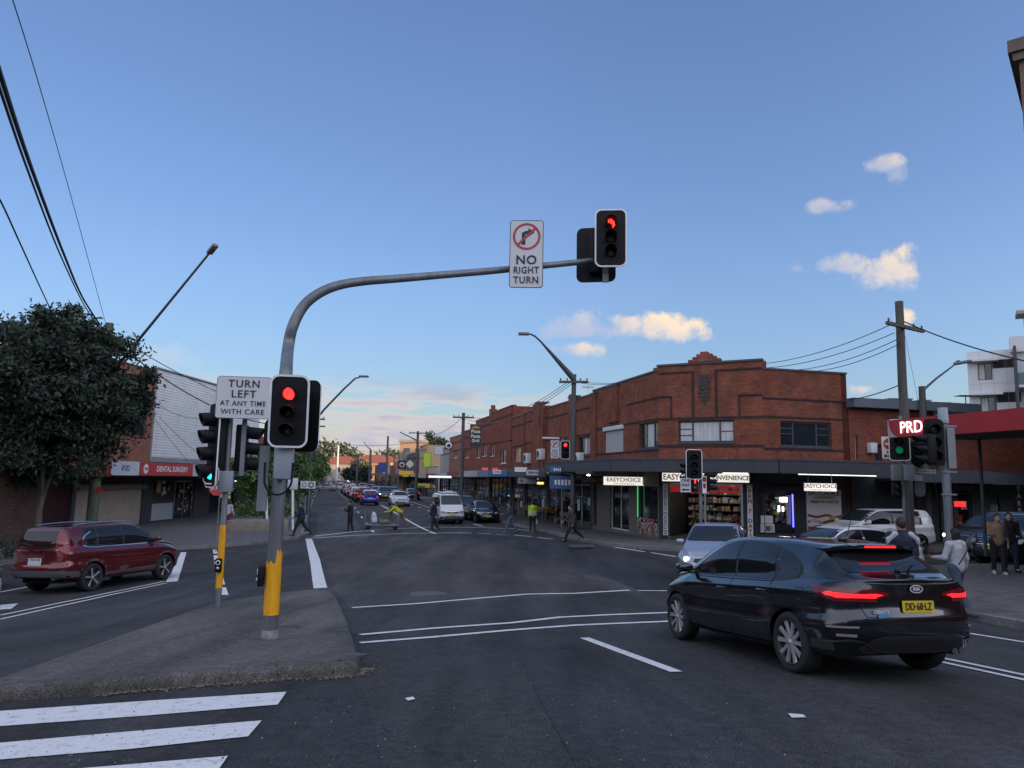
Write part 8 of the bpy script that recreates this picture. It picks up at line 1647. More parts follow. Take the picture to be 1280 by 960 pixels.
# far trees
def far_tree(label, u, vt, vb, Y, wpx, mats, n, seed, name='far_tree', leaf=.5, th=.3, **k):
    p = D(u, vb, Y); z0 = g(p.x, Y) - .1; zt_ = D(u, vt, Y).z; H = zt_ - z0; w = wpx * Y / FPX / 2
    return tree(name, label, (p.x, Y, z0), H, H * th, (w, w * .8, H * (1 - th) / 2 * .95, 0, 0, H * (th + (1 - th) / 2)), n, mats, seed=seed, leaf=(leaf, leaf * .4), trunk_r=H * .022, clumps=k.get('clumps', 40), cs=w * .20 + .15, group=None, shell=.45)
far_tree('tall gum tree with open golden crown above the shops on the right', 547, 534, 590, 118, 34, LG, 3800, 41, 'gum_tree', .42, th=.35, clumps=26)
far_tree('round golden tree on the skyline left of the far poles', 414, 569, 600, 235, 22, LG, 3000, 42)
far_tree('second golden tree on the skyline beside the round one', 431, 575, 598, 250, 17, LG, 2200, 43)
far_tree('broad golden tree mass left of the dark street tree', 449, 573, 600, 215, 26, LG, 3200, 44)
far_tree('dark street tree in the middle of the far view', 438, 580, 603, 170, 22, LD, 2600, 45)
far_tree('dark street tree right of the middle of the far view', 455, 580, 606, 168, 18, LD, 2200, 46)
far_tree('golden tree on the ridge behind the far shops', 471, 573, 596, 260, 34, LG, 3200, 47)
far_tree('pale green tree left of the far crossing cars', 396, 568, 606, 150, 22, LM, 2600, 48)
far_tree('green tree on the left side beyond the lamp arm pole', 385, 560, 612, 105, 24, LM, 3200, 49)
far_tree('dark green tree on the left kerb beyond the small green tree', 372, 566, 625, 78, 30, LM, 3600, 50, leaf=.3)
far_tree('golden crown far beyond the top of the street', 405, 578, 597, 320, 24, LG, 1800, 51)
far_tree('broad golden crown beyond the grey lettered block', 488, 577, 600, 240, 30, LG, 2600, 52)
tag(draped([[(-420, 330), (-40, 300), (60, 310), (320, 330), (320, 420), (-420, 420)]], .0, 'distant_woodland_floor', mat('wood_floor', (.05, .06, .03), .95), step=20), kind='structure'); bpy.data.objects['distant_woodland_floor'].name = 'hillside'
nr_ = np.random.default_rng(3); n = 26000; X = nr_.uniform(-330, 260, n); Yv = 325 + nr_.uniform(0, 40, n); hh = 9 + 4 * np.sin(X * .05) + 3 * np.sin(X * .13 + 1) + 2 * np.sin(X * .31); Zg = gnp(np.c_[X, Yv]); Z = Zg + hh * nr_.random(n) ** .6 + nr_.normal(0, .8, n); C = np.c_[X, Yv, Z]
A = nr_.normal(size=(n, 3)); A /= np.linalg.norm(A, axis=1)[:, None]; B = np.cross(A, nr_.normal(size=(n, 3))); B /= np.linalg.norm(B, axis=1)[:, None]; V = np.stack([C - A, C - B * .6, C + A, C + B * .6], 1) ; me = bpy.data.meshes.new('woodland'); me.from_pydata(V.reshape(-1, 3).tolist(), [], (np.arange(4 * n).reshape(-1, 4)).tolist()); me.materials.append(LG[1]); me.materials.append(LD[1]); me.polygons.foreach_set('material_index', nr_.integers(0, 2, n)); tag(link('woodland', me), kind='stuff', label='distant wooded ridge closing the far end of the street', cat='woodland')
# houses and shops on the left beyond the trees
def left_block(a0, a1, b, h, m, lab, seed, awc, floors=1):
    return simple_shop(a0, a1, b, h, m, seed, lab, awc, side=-1, floors=floors, lit=.6)
left_block(66, 80, -5.4, 4.6, CRM, 'cream single storey shop on the left beyond the small trees', 61, AWB)
left_block(80.1, 98, -5.6, 6.6, BRK2, 'two storey brick shops on the left side up the street', 62, AWR, 2)
left_block(98.1, 122, -5.6, 5.2, GRYR, 'grey shops on the left side up the street', 63, AWW)
left_block(122.1, 150, -5.8, 6.4, CRM, 'cream two storey building far up the left side', 64, AWBL, 2)
left_block(168, 200, -6, 6.0, BRK2, 'brick building on the left beyond the side road', 65, AWR, 2)
for i, (u, v, Y, w, h, m, lab) in enumerate(((468, 586, 230, 14, 7, TAN, 'tan house with orange roof on the far ridge'), (424, 592, 225, 9, 5, CRM, 'small cream house on the far ridge'), (523, 560, 140, 7, 14, TAN, 'tall tan tower block catching the last sun behind the shops'))):
    p = D(u, v, Y); z0 = g(p.x, Y); zt_ = max(z0 + 5, D(u, v - 8, Y).z) if i < 2 else D(u, 553, Y).z; t = thing('house', lab, 'building', (p.x, Y, z0)); put(MB().box(p.x - w / 2, p.x + w / 2, Y, Y + 8, z0 - 1, zt_), 'wall', m, t, Matrix.Identity(4))
    if i < 2: M_ = T(p.x, Y + 4, zt_); put(MB().add([(-w / 2 - .4, -4.4, 0), (w / 2 + .4, -4.4, 0), (w / 2 + .4, 4.4, 0), (-w / 2 - .4, 4.4, 0), (-w / 4, 0, 2.4), (w / 4, 0, 2.4)], [(0, 1, 5, 4), (1, 2, 5), (2, 3, 4, 5), (3, 0, 4), (0, 3, 2, 1)]), 'roof', mat('roof_tile', (.28, .09, .05), .8, var=.2, scale=2), t, M_)
    else: put(MB().box(p.x - w / 2 - .3, p.x + w / 2 + .3, Y - .3, Y + 8.3, zt_, zt_ + .5), 'roof', CONC, t, Matrix.Identity(4))
    for k in range(3): put(MB().box(p.x - w / 2 + .8 + k * w / 3.2, p.x - w / 2 + 1.9 + k * w / 3.2, Y - .05, Y - .01, zt_ - 2.4, zt_ - 1.1), 'window', GLASS, t, Matrix.Identity(4))
# == people
def surface_nets(F, lo, h):
    """smooth closed surface at F = 0 on a regular grid"""
    S_ = F < 0; nx, ny, nz = F.shape; acc = np.zeros((nx - 1, ny - 1, nz - 1, 3)); cnt = np.zeros((nx - 1, ny - 1, nz - 1))
    for ax in range(3):
        for a in (0, 1):
            for b in (0, 1):
                o = [0, 0, 0]; oth = [q for q in range(3) if q != ax]; o[oth[0]] = a; o[oth[1]] = b
                sl0 = tuple(slice(o[q], o[q] + [nx, ny, nz][q] - 1) for q in range(3)); o1 = list(o); o1[ax] += 1; sl1 = tuple(slice(o1[q], o1[q] + [nx, ny, nz][q] - 1) for q in range(3))
                f0, f1 = F[sl0], F[sl1]; m = (f0 < 0) != (f1 < 0); t = np.where(m, f0 / np.where(m, f0 - f1, 1), 0)
                for q in range(3): acc[..., q] += np.where(m, o[q] + (t if q == ax else 0), 0)
                cnt += m
    act = cnt > 0; idx = -np.ones(act.shape, int); idx[act] = np.arange(act.sum()); I = np.argwhere(act); V = (I + acc[act] / cnt[act][:, None]) * h + lo; faces = []
    for ax in range(3):
        oth = [q for q in range(3) if q != ax]; sl0 = [slice(1, -1)] * 3; sl1 = [slice(1, -1)] * 3; sl0[ax] = slice(0, -1); sl1[ax] = slice(1, None); m = (F[tuple(sl0)] < 0) != (F[tuple(sl1)] < 0); P = np.argwhere(m) + np.array([0 if q == ax else 1 for q in range(3)]); neg = F[tuple(P.T)] < 0
        def at(d0, d1): Q = P.copy(); Q[:, oth[0]] -= d0; Q[:, oth[1]] -= d1; return idx[tuple(Q.T)]
        q = np.stack([at(1, 1), at(0, 1), at(0, 0), at(1, 0)], 1); fl = neg if ax != 1 else ~neg; q[~fl] = q[~fl][:, ::-1]; faces.append(q)
    Fc = np.concatenate(faces); Fc = Fc[(Fc >= 0).all(1)]; return V, Fc
def blob(caps, h=.02, k=.03, ell=()):
    """smooth union of tapered capsules (p, q, r0, r1) and ellipsoids (c, radii, axes)"""
    pts = np.array([list(c[0]) for c in caps] + [list(c[1]) for c in caps] + [list(e[0]) for e in ell]); rmax = max([max(c[2], c[3]) for c in caps] + [max(e[1]) for e in ell] + [0]) + 3 * h; lo = pts.min(0) - rmax; hi = pts.max(0) + rmax; n = np.ceil((hi - lo) / h).astype(int) + 1
    X, Y, Z = [lo[i] + h * np.arange(n[i]) for i in range(3)]; F = np.full(tuple(n), 9.)
    def sub(c_lo, c_hi): a = np.clip(((c_lo - lo) / h).astype(int) - 1, 0, n - 1); b = np.clip(((c_hi - lo) / h).astype(int) + 2, 1, n); return a, b
    def smin(s, d): f = F[s]; hh = np.clip(.5 + .5 * (f - d) / k, 0, 1); F[s] = f * (1 - hh) + d * hh - k * hh * (1 - hh)
    for (p, q, r0, r1) in caps:
        p, q = np.array(p, float), np.array(q, float); R__ = max(r0, r1) + .12; a, b = sub(np.minimum(p, q) - R__, np.maximum(p, q) + R__); s = tuple(slice(a[i], b[i]) for i in range(3)); gx, gy, gz = np.meshgrid(X[s[0]], Y[s[1]], Z[s[2]], indexing='ij')
        d = q - p; L2 = max(d @ d, 1e-9); t = np.clip(((gx - p[0]) * d[0] + (gy - p[1]) * d[1] + (gz - p[2]) * d[2]) / L2, 0, 1); dist = np.sqrt((gx - p[0] - t * d[0])**2 + (gy - p[1] - t * d[1])**2 + (gz - p[2] - t * d[2])**2) - (r0 + (r1 - r0) * t); smin(s, dist)
    for (c, rad, ax_) in ell:
        c = np.array(c, float); R__ = max(rad) + .12; a, b = sub(c - R__, c + R__); s = tuple(slice(a[i], b[i]) for i in range(3)); gx, gy, gz = np.meshgrid(X[s[0]], Y[s[1]], Z[s[2]], indexing='ij'); D_ = np.stack([gx - c[0], gy - c[1], gz - c[2]], -1) @ np.array(ax_, float).T / np.array(rad); r = np.sqrt((D_**2).sum(-1)); smin(s, (r - 1) * min(rad))
    return surface_nets(F, lo, h)
SKIN = mat('skin', (.42, .25, .18), .55); SKIND = mat('skin_tan', (.26, .15, .10), .55)
def cloth(name, c): return mat('cloth_' + name, c, .85, var=.18, scale=14, bump=.25)
def person(label, p, face_az, H=1.74, legs=((10, 5), (-8, 12)), arms=((-10, 15), (12, 20)), bend=0, head_turn=0, nod=0, top='navy', bot='dark', shoe=(.02, .02, .02), hair=(.02, .015, .012), hairlen=0, skin=SKIN, h=.022, stout=1.0, group=None, topc=None, botc=None, spread=(6, 6), collar=True, hood=False, lift=0.):
    """legs, arms: (swing forward, bend) in degrees for left and right; bend = trunk bowed forward"""
    s = H / 1.75; hb = R(bend); t = thing('person', label, 'person', (0, 0, 0), group=group)
    def rot(v, a): return np.array([v[0], v[1] * math.cos(a) + v[2] * math.sin(a), -v[1] * math.sin(a) + v[2] * math.cos(a)])   # a > 0 tips up-vectors toward +Y (forward)
    hip = np.array([0, 0, .94]); U_ = lambda x, y, z: hip + rot(np.array([x, y, z]), hb)
    J = {}; J['sp'] = U_(0, 0, .22); J['ch'] = U_(0, .01, .38); J['nk'] = U_(0, .0, .53); nodm = hb * .45 + R(nod); hd = J['nk'] + rot(np.array([0, .015, .15]), nodm)
    legp = []
    for i, sx in enumerate((-1, 1)):
        th, kn = R(legs[i][0]), R(legs[i][1]); a = hip + np.array([sx * .095, 0, -.02]); b = a + np.array([sx * .01, math.sin(th) * .43, -math.cos(th) * .43]); th2 = th - kn; c = b + np.array([0, math.sin(th2) * .41, -math.cos(th2) * .41]); ft = th2 * .55; toe = c + np.array([sx * .015, .17 * math.cos(ft), -.045 + .17 * math.sin(ft) * .9]); heel = c + np.array([0, -.045, -.045]); legp.append((a, b, c, toe, heel))
    armp = []
    for i, sx in enumerate((-1, 1)):
        sw, eb = R(arms[i][0]), R(arms[i][1]); sh = U_(sx * .185, 0, .47); out = R(spread[i]); d1 = rot(np.array([sx * math.sin(out), math.sin(sw), -math.cos(sw)]), hb * .2); d1 /= np.linalg.norm(d1); el = sh + d1 * .29; sw2 = sw + eb; d2 = np.array([sx * math.sin(out) * (.6 if eb < .8 else -.5), math.sin(sw2), -math.cos(sw2)]); d2 /= np.linalg.norm(d2); wr = el + d2 * .25; hn = wr + d2 * .085; armp.append((sh, el, wr, hn, d2))
    zmin = min(min(l[3][2] - .03, l[4][2] - .035) for l in legp); sh_ = np.array([0, 0, -zmin])
    def A(v): return (np.array(v) + sh_) * s
    w = stout
    # body: one continuous figure
    caps = [(A(hip), A(J['sp']), .125 * s * w, .12 * s * w), (A(J['sp']), A(J['ch']), .12 * s * w, .14 * s * w), (A(J['ch']), A(J['nk']), .12 * s * w, .055 * s), (A(J['nk']), A(hd), .052 * s, .05 * s)]
    for (a, b, c, toe, heel) in legp: caps += [(A(a), A(b), .085 * s * w, .058 * s), (A(b), A(c), .056 * s, .038 * s), (A(c), A(toe), .04 * s, .03 * s), (A(heel), A(toe), .036 * s, .028 * s)]
    for (sh, el, wr, hn, d2) in armp: caps += [(A(J['ch'] + np.array([0, 0, .07])), A(sh), .07 * s, .055 * s), (A(sh), A(el), .052 * s * w, .04 * s), (A(el), A(wr), .038 * s, .026 * s), (A(wr), A(hn), .028 * s, .032 * s)]
    ht = R(head_turn); fa = rot(np.array([math.sin(ht), math.cos(ht), 0]), nodm); ua = rot(np.array([0, 0, 1.]), nodm); fa = fa - ua * (fa @ ua); fa /= np.linalg.norm(fa); ra = np.cross(fa, ua)
    hc = np.array(hd); axm = [ra, fa, ua]
    ells = [(A(hc), (.078 * s, .096 * s, .118 * s), axm), (A(hc + fa * .02 - ua * .055), (.056 * s, .066 * s, .06 * s), axm)]
    caps.append((A(hc + fa * .085 + ua * .012), A(hc + fa * .108 - ua * .022), .010 * s, .015 * s))
    for sx in (-1, 1): caps.append((A(hc + ra * sx * .080 + ua * .012), A(hc + ra * sx * .084 - ua * .025), .012 * s, .010 * s))
    hh = h * .7 if h < .02 else h; V, Fc = blob(caps, hh, .022 * s, ells); body = MB(); body.add(V.tolist(), Fc.tolist(), 0, True)
    for i, (sh, el, wr, hn, d2) in enumerate(armp):   # four unequal curled fingers and a thumb from the side of each palm
        d = d2 / np.linalg.norm(d2); sd = np.array([0, 1., 0]) - d * d[1]; sd = sd / (np.linalg.norm(sd) + 1e-9); pn = np.cross(d, sd) * (-1 if i else 1)
        for j, (o_, ln) in enumerate(((.030, .066), (.010, .074), (-.010, .070), (-.030, .055))):
            b0 = hn + sd * o_ + d * .005; b1 = b0 + d * ln * .42 + pn * .006; b2 = b1 + d * ln * .3 + pn * .018; b3 = b2 + d * ln * .12 + pn * .022; body.tube([A(b0), A(b1), A(b2), A(b3)], [.0095 * s, .0088 * s, .008 * s, .006 * s], 7)
        b0 = wr + d * .03 + sd * .028; b1 = b0 + d * .03 + sd * .022 + pn * .008; b2 = b1 + d * .028 + sd * .004 + pn * .014; body.tube([A(b0), A(b1), A(b2)], [.012 * s, .0105 * s, .008 * s], 7)
    body.build('body', skin, t)
    # clothes
    kk = .03 * s; c = [(A(hip + np.array([0, 0, .02])), A(J['sp']), .158 * s * w, .145 * s * w), (A(J['sp']), A(J['ch']), .145 * s * w, .162 * s * w), (A(J['ch']), A(J['nk'] - np.array([0, 0, .05])), .14 * s * w, .088 * s)]
    for (sh, el, wr, hn, d2) in armp: c += [(A(J['ch'] + np.array([0, 0, .07])), A(sh), .088 * s, .078 * s), (A(sh), A(el), .074 * s * w, .060 * s), (A(el), A(wr), .058 * s, .043 * s)]
    if collar: c.append((A(J['nk'] - ua * .03), A(J['nk'] + ua * .015), .078 * s, .068 * s))
    if hood: c.append((A(J['nk'] - fa * .07 - ua * .02), A(J['nk'] - fa * .06 - ua * .10), .07 * s, .07 * s))
    V, Fc = blob(c, h, kk); jk = MB(); jk.add(V.tolist(), Fc.tolist(), 0, True); jk = jk.build('jacket', cloth('top_' + top, topc or (.02, .025, .04)), t)
    c = []
    for (a, b, cc, toe, heel) in legp: c += [(A(hip), A(a), .135 * s * w, .118 * s * w), (A(a), A(b), .112 * s * w, .080 * s), (A(b), A(cc), .076 * s, .060 * s)]
    V, Fc = blob(c, h, .025 * s); tr = MB(); tr.add(V.tolist(), Fc.tolist(), 0, True); tr.build('trousers', cloth('leg_' + bot, botc or (.015, .016, .02)), t)
    for (a, b, cc, toe, heel) in legp: V, Fc = blob([(A(heel), A(toe), .048 * s, .040 * s), (A(cc), A(cc - np.array([0, 0, .05])), .05 * s, .046 * s)], h, .02 * s); q = MB(); q.add(V.tolist(), Fc.tolist(), 0, True); q.build('shoe', mat('shoe_%d%d%d' % tuple(int(v * 100) for v in shoe), shoe, .5), t)
    he = [(A(hc - fa * .018 + ua * .030), (.086 * s, .098 * s, .108 * s), axm)]; hcps = [(A(hc - fa * .06 + ua * .02), A(hc - fa * .055 - ua * (.03 + hairlen)), .06 * s, (.055 if hairlen else .045) * s)]
    if hairlen:
        for sx in (-1, 1): hcps.append((A(hc + ra * sx * .065 - fa * .02 + ua * .03), A(hc + ra * sx * .07 - fa * .025 - ua * hairlen), .032 * s, .028 * s))
    V, Fc = blob(hcps, min(h, .014), .02 * s, he)
    # keep the face clear: drop hair in front
    V2 = V - A(hc); fr = V2 @ fa; up_ = V2 @ ua; keepv = ~((fr > .052 * s) & (up_ < .055 * s)); Fk = Fc[keepv[Fc].all(1)]
    q = MB(); q.add(V.tolist(), Fk.tolist(), 0, True); q.build('hair', mat('hair_%d' % int(hair[0] * 1000), hair, .7, var=.25, scale=40), t)
    fc = MB()
    for sx in (-1, 1):
        e = A(hc + ra * sx * .032 + fa * .086 + ua * .012); fc.lathe([(.001, -.008), (.007, -.006), (.009, 0), (.007, .006), (.001, .008)], 8, M=Matrix.Translation(e)); a0, a1 = A(hc + ra * sx * .018 + fa * .09 + ua * .034), A(hc + ra * sx * .048 + fa * .078 + ua * .032); fc.tube([a0, a1], .003 * s, 5)
    fc.tube([A(hc - ra * .024 + fa * .083 - ua * .058), A(hc + fa * .089 - ua * .061), A(hc + ra * .024 + fa * .083 - ua * .058)], .004 * s, 5, 1); fc.build('face_features', [mat('eye_dark', (.02, .015, .012), .3), mat('lip', (.25, .09, .08), .5)], t)
    x, y = p[0], p[1]; t.location = (x, y, (g(x, y) if len(p) < 3 else p[2]) + lift); t.rotation_euler = (0, 0, rotz_of(face_az))
    t['_j'] = 0; del t['_j']; return t, dict(hands=[A(a[3]) for a in armp], ch=A(J['ch']), nk=A(J['nk']), hip=A(hip), s=s, fa=fa, sh=[A(a[0]) for a in armp])
def gp(u, v, lift=0.0): q = G(u, v, lift); return (q.x, q.y, q.z)
far = .03
# across the far crossing, left to right
person('man in dark navy clothes striding left along the far left footpath corner', gp(375, 670, KH), 262, 1.75, legs=((28, 12), (-26, 22)), arms=((20, 35), (-22, 20)), h=far, topc=(.012, .018, .04), botc=(.012, .012, .015), top='navy')
person('man in black looking down at his phone on the far crossing', gp(437, 664), 280, 1.74, legs=((6, 8), (-6, 6)), arms=((20, 95), (5, 20)), nod=22, h=far, topc=(.012, .012, .016), top='black')
t, J = person('worker in yellow high visibility top and dark shorts bending to push the trolley', gp(500, 660.5), 264, 1.80, legs=((26, 18), (-30, 16)), arms=((62, 18), (58, 22)), bend=52, nod=10, h=far, top='hivis', topc=(.42, .44, .02), bot='khaki', botc=(.16, .12, .085), shoe=(.10, .06, .03))
person('stooping worker in dark cap and khaki clothes holding the far side of the trolley', gp(487, 657.5), 100, 1.72, legs=((14, 20), (-14, 14)), arms=((55, 20), (50, 25)), bend=38, nod=15, h=far, topc=(.10, .085, .065), top='khaki_top', bot='khaki', botc=(.16, .12, .085))
person('man in black coat walking across in front of the white van', gp(541.5, 664), 240, 1.78, legs=((14, 8), (-18, 14)), arms=((-10, 15), (8, 15)), h=far, topc=(.010, .012, .018), top='black2')
t, J = person('man in grey hooded top and jeans stepping left past the dark hatchback', gp(637, 667.5), 262, 1.74, legs=((22, 10), (-22, 20)), arms=((15, 70), (-10, 20)), bend=6, h=far, top='grey', topc=(.06, .065, .075), bot='jeans', botc=(.07, .10, .16), hood=True)
t, J = person('person seen from behind in a lime and white high visibility jacket', gp(665.5, 664), -10, 1.70, legs=((5, 4), (-5, 5)), arms=((2, 10), (2, 10)), h=far, stout=1.12, top='lime', topc=(.38, .52, .02), bot='dark')
ln = MB(); V, Fc = blob([((-.10, 0, .98 * J['s']), (.10, 0, .98 * J['s']), .155, .155), ((-.09, 0, 1.10 * J['s']), (.09, 0, 1.10 * J['s']), .155, .155)], .03, .02); ln.add(V.tolist(), Fc.tolist(), 0, True); o = ln.build('reflective_band', cloth('reflective', (.42, .43, .42)), t)
hb_ = J['hands'][1]; bg_ = MB(); V, Fc = blob([((hb_[0], hb_[1], hb_[2] - .13), (hb_[0], hb_[1], hb_[2] - .32), .06, .11)], .03, .02); bg_.add(V.tolist(), Fc.tolist(), 0, True); bg_.tube([tuple(hb_), (hb_[0], hb_[1], hb_[2] - .12)], .012, 5); o = bg_.build('carrier_bag', cloth('bagwhite', (.6, .6, .6))); o.location = t.location; o.rotation_euler = t.rotation_euler; tag(o, 'white plastic bag hanging from the hand of the person in the lime jacket', 'bag')
person('man in black standing on the footpath behind the slim lamp pole', gp(708, 657, KH), 20, 1.76, legs=((8, 5), (-6, 6)), h=far, topc=(.012, .012, .014), top='black')
person('man in dark patterned jacket striding left off the corner kerb', gp(715, 677), 262, 1.74, legs=((30, 10), (-30, 18)), arms=((-18, 30), (20, 30)), bend=8, h=.026, topc=(.06, .045, .04), top='brown', botc=(.01, .01, .013))
person('person in white top standing by the lit shop behind the slim signal pole', gp(284, 664, KH), 20, 1.66, h=far, topc=(.45, .42, .42), top='white', bot='maroon', botc=(.12, .02, .04), hairlen=.1)
# near group on the right
Yj = 13.3; q = D(1126, 650, Yj); person('man seen from behind in a navy jacket with white shoulders past the black car', (q.x, Yj), 8, 1.78, legs=((4, 4), (-6, 6)), arms=((-4, 14), (4, 16)), h=.018, stout=1.15, topc=(.010, .014, .035), top='navy2', botc=(.015, .015, .02), hair=(.03, .02, .014))
tj = [o for o in bpy.data.objects if o.get('label', '').startswith('man seen from behind')][0]
for sx in (-1, 1):
    V, Fc = blob([((sx * .13, -.03, 1.475), (sx * .24, -.02, 1.38), .055, .045), ((sx * .22, -.02, 1.40), (sx * .25, -.02, 1.32), .045, .03)], .018, .02); q = MB(); q.add((V + np.array([0, -.03, .005])).tolist(), Fc.tolist(), 0, True); q.build('white_shoulder', cloth('white_panel', (.42, .43, .46)), tj)
q = G(1199, 766); t, J = person('woman seen from behind in a pale grey hoodie, jeans and black shoulder strap', (q.x, q.y), -22, 1.62, legs=((-14, 16), (16, 6)), arms=((14, 72), (-6, 22)), h=.016, top='pale', topc=(.40, .40, .42), bot='jeans2', botc=(.045, .075, .11), shoe=(.03, .03, .035), hair=(.010, .008, .008), hairlen=.10, hood=True, spread=(16, 14))
sp_ = MB(); pts = []; 
for k in range(13):
    a = k / 12; x = .13 - .33 * a; z = 1.46 - .47 * a; y = -.20 - .04 * math.sin(PI * a); pts.append((x * J['s'] / .93, y * .98, z * .94))
sp_.tube(pts, .014, 6); sp_.build('bag_strap', LETK, t)
hb_ = J['hands'][0]; o = MB().bbox(-.035, .035, -.005, .005, -.07, .07, .006).build('phone', LETK); o.matrix_basis = Matrix.Translation(t.location) @ Matrix.Rotation(rotz_of(-22), 4, 'Z') @ T(hb_[0], hb_[1] + .03, hb_[2] + .04); tag(o, 'dark phone held in the left hand of the woman in the pale hoodie', 'phone')
q = G(1250, 718, KH); t, J = person('stout woman in tan padded vest and black trousers facing the viewer on the right', (q.x, q.y, q.z), 200, 1.66, legs=((6, 6), (-8, 10)), arms=((-5, 20), (20, 75)), head_turn=-20, nod=12, h=.018, stout=1.16, top='tanvest', topc=(.20, .13, .085), bot='black3', botc=(.008, .008, .01), shoe=(.5, .5, .5), hair=(.05, .03, .02), hairlen=.06)
for sx in (-1, 1):
    i = 0 if sx < 0 else 1; sh = J['sh'][i]; hn = J['hands'][i]; md = (sh * .45 + hn * .55)
V, Fc = blob([(tuple(J['sh'][0]), tuple(J['sh'][0] * .5 + J['hands'][0] * .5 + np.array([-.02, -.03, 0])), .09, .07)], .018, .02); q2 = MB(); q2.add(V.tolist(), Fc.tolist(), 0, True); q2.build('sleeve', cloth('darksleeve', (.02, .025, .035)), t)
q = G(1271, 716, KH); t, J = person('woman in black top with tan coat beside the one in the padded vest', (q.x, q.y + .2, q.z), 190, 1.66, legs=((8, 6), (-8, 8)), arms=((12, 70), (0, 15)), head_turn=15, h=.018, top='black4', topc=(.010, .010, .012), bot='navy3', botc=(.015, .02, .045), hair=(.012, .01, .01), hairlen=.14)
V, Fc = blob([(tuple(J['sh'][1] + np.array([-.02, -.02, .02])), tuple(J['hip'] + np.array([.16, -.03, -.1])), .085, .12), (tuple(J['sh'][1]), tuple(J['sh'][1] * .55 + J['hands'][1] * .45), .085, .075)], .02, .02); q2 = MB(); q2.add(V.tolist(), Fc.tolist(), 0, True); q2.build('coat', cloth('tancoat', (.24, .17, .12)), t)
hb_ = J['hands'][0]; o = MB().bbox(-.035, .035, -.006, .006, -.07, .07, .006).build('phone', mat('phone_white', (.5, .5, .5), .3)); o.matrix_basis = Matrix.Translation(t.location) @ Matrix.Rotation(rotz_of(190), 4, 'Z') @ T(hb_[0], hb_[1] + .03, hb_[2] + .03); tag(o, 'pale phone held by the woman in black at the right edge', 'phone')
# ---- the trolley with its load on the far crossing
pt = G(477, 662); t = thing('trolley', 'long flat steel trolley with wire sides pushed over the far crossing', 'trolley', tuple(pt), rotz_of(264)); ST = GALV
MB().bbox(-.32, .32, -1.0, 1.0, .24, .30, .01).build('deck', ST, t)
for y in (-.95, .95):
    m = MB().tube([(-.3, y, .3), (-.3, y * 1.03, 1.05), (.3, y * 1.03, 1.05), (.3, y, .3)], .02, 8)
    for k in range(4): m.tube([(-.3, y * 1.01, .45 + .16 * k), (.3, y * 1.01, .45 + .16 * k)], .01, 6)
    m.build('end_frame', ST, t)
for x in (-.26, .26):
    for y in (-.8, .8): MB().lathe([(.02, -.03), (.12, -.03), (.13, 0), (.12, .03), (.02, .03)], 16, M=T(x, y, .13), axis='X').build('wheel', TYRE, t)
MB().tube([(-.28, -.9, .3), (-.28, 0, .62), (-.28, .9, .3)], .012, 6).build('side_rail', ST, t)
def load(name, lab, caps, m, cat, ell=()):
    V, Fc = blob(caps, .03, .05, ell); o = MB(); o.add(V.tolist(), Fc.tolist(), 0, True); o = o.build(name, m); o.location = pt; o.rotation_euler = (0, 0, rotz_of(264)); tag(o, lab, cat)
load('sack', 'full white sack standing on the front of the trolley', [((0, .45, .50), (0, .48, .85), .19, .15), ((0, .48, .85), (.02, .5, 1.0), .12, .05)], cloth('sackwhite', (.5, .52, .58)), 'sack')
load('sack', 'brown sack lying in the middle of the trolley', [((-.05, .0, .44), (.05, -.3, .46), .15, .14)], cloth('sackbrown', (.20, .15, .10)), 'sack')
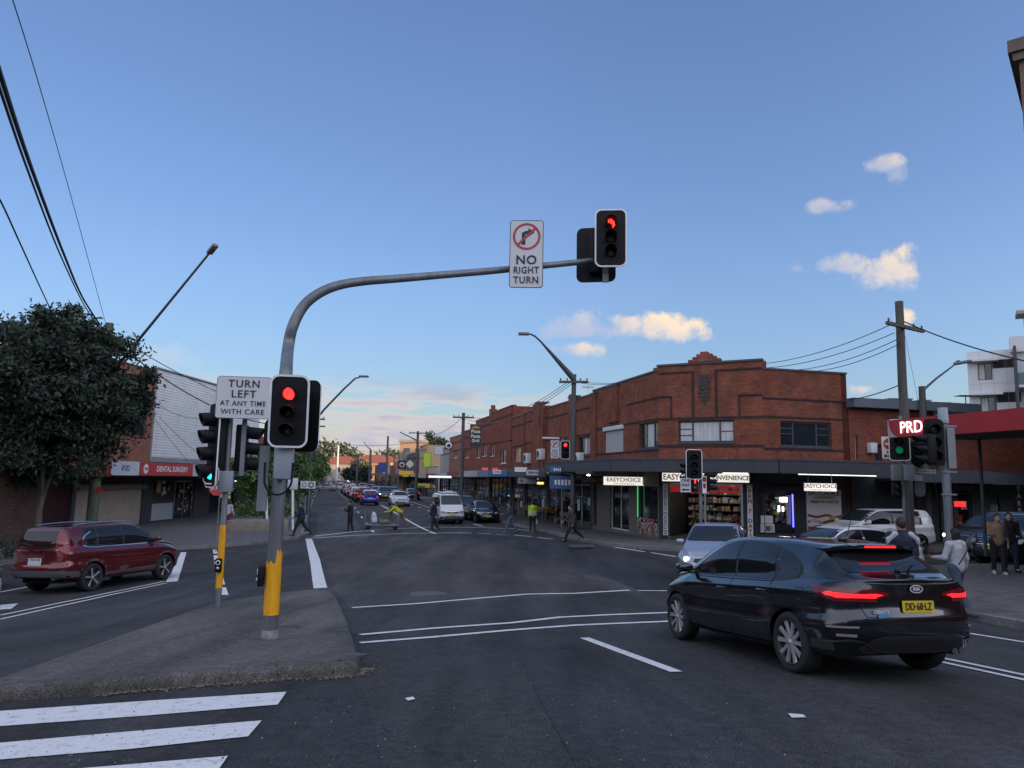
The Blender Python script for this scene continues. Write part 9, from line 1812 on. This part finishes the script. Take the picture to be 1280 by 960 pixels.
# ---- street furniture on the right footpath: benches, bins, produce tables, a-frame
def bench(label, a, b, yaw):
    p = S(a, b, KH); t = thing('bench', label, 'bench', tuple(p), rotz_of(yaw)); MB().bbox(-.75, .75, -.2, .2, .43, .47, .01).build('seat', mat('bench_timber', (.14, .09, .05), .7, var=.3, scale=8), t); MB().bbox(-.75, .75, .2, .24, .6, .85, .01).build('backrest', MATS['bench_timber'], t)
    for x in (-.6, .6): MB().tube([(x, -.18, 0), (x, -.15, .43), (x, .2, .43), (x, .24, .85)], .02, 8).tube([(x, .2, .43), (x, .26, 0)], .02, 8).build('leg', GALVD, t)
bench('slatted bench on the right footpath beside the thin signal pole', 40.8, 13.6, 76); bench('second slatted bench on the right footpath nearer the brick shops', 43.5, 14.0, 76)
for i, (a, lab) in enumerate(((47.5, 'fruit table heaped with orange and green produce under the blue awning'), (50.5, 'second produce table farther up under the pale awning'))):
    p = S(a, 14.2, KH); t = thing('produce_table', lab, 'table', tuple(p), rotz_of(-14)); MB().bbox(-.5, .5, -1.1, 1.1, .72, .78, .01).build('table_top', mat('table_wood', (.16, .10, .05), .7), t)
    for x in (-.42, .42):
        for y in (-1, 1): MB().tube([(x, y, 0), (x, y, .72)], .025, 6).build('leg', GALVD, t)
    fr_ = MB(); rr = random.Random(i)
    for k in range(120): x, y = rr.uniform(-.45, .45), rr.uniform(-1.05, 1.05); fr_.lathe([(.001, -.05), (.04, -.03), (.055, 0), (.04, .035), (.001, .05)], 6, int((y + 1.1) * 2) % 4, M=T(x, y, .83 + rr.random() * .12))
    o = fr_.build('heaped_fruit', [mat('fruit_orange', (.45, .15, .02), .6), mat('fruit_green', (.10, .18, .03), .6), mat('fruit_red', (.30, .03, .02), .6), mat('fruit_yellow', (.45, .33, .04), .6)]); o.location = t.location; o.rotation_euler = t.rotation_euler; tag(o, ('loose heap of mixed fruit on the nearer produce table', 'loose heap of mixed fruit on the farther produce table')[i], 'fruit', kind='stuff')
p = S(27.6, 21.2, KH); t = thing('bicycle', 'dark bicycle leaning by the charcoal wall below the snacks poster', 'bicycle', tuple(p), rotz_of(-14))
for y in (-.5, .5):
    pts = [(0, y + .33 * math.cos(2 * PI * k / 24), .34 + .33 * math.sin(2 * PI * k / 24)) for k in range(25)]; m = MB().tube(pts, .02, 6, caps=False)
    for k in range(6): a = PI * k / 6; m.tube([(0, y + .32 * math.cos(a), .34 + .32 * math.sin(a)), (0, y - .32 * math.cos(a), .34 - .32 * math.sin(a))], .003, 4)
    m.build('wheel', TYRE, t)
MB().tube([(0, -.5, .34), (0, -.1, .3), (0, .35, .78), (0, -.2, .82), (0, -.5, .34)], .018, 6).tube([(0, -.1, .3), (0, -.22, .92)], .016, 6).tube([(0, .5, .34), (0, .36, .95)], .016, 6).build('frame', LETK, t); MB().bbox(-.07, .07, -.36, -.12, .92, .97, .02).build('saddle', LETK, t); MB().tube([(-.25, .33, .98), (0, .36, .96), (.25, .33, .98)], .014, 6).build('handlebar', LETK, t)
# drain grate and dark access cover near the right corner
for (u, v, w_, d_, lab) in ((1237, 765, .55, .28, 'dark rectangular pit cover in the footpath edge at the near right'), (727, 682, .5, .2, 'dark kerb drain where the main street meets the corner')):
    p = G(u, v, KH); o = MB().box(-w_, w_, -d_, d_, -.02, .012); 
    for k in range(8): o.box(-w_ + .05 + k * w_ / 4.3, -w_ + .09 + k * w_ / 4.3, -d_ + .04, d_ - .04, .0122, .02)
    o = o.build('pit_cover', mat('cast_iron', (.10, .10, .10))); o.location = p; o.rotation_euler = (0, 0, rotz_of(-14)); tag(o, lab, 'pit cover')
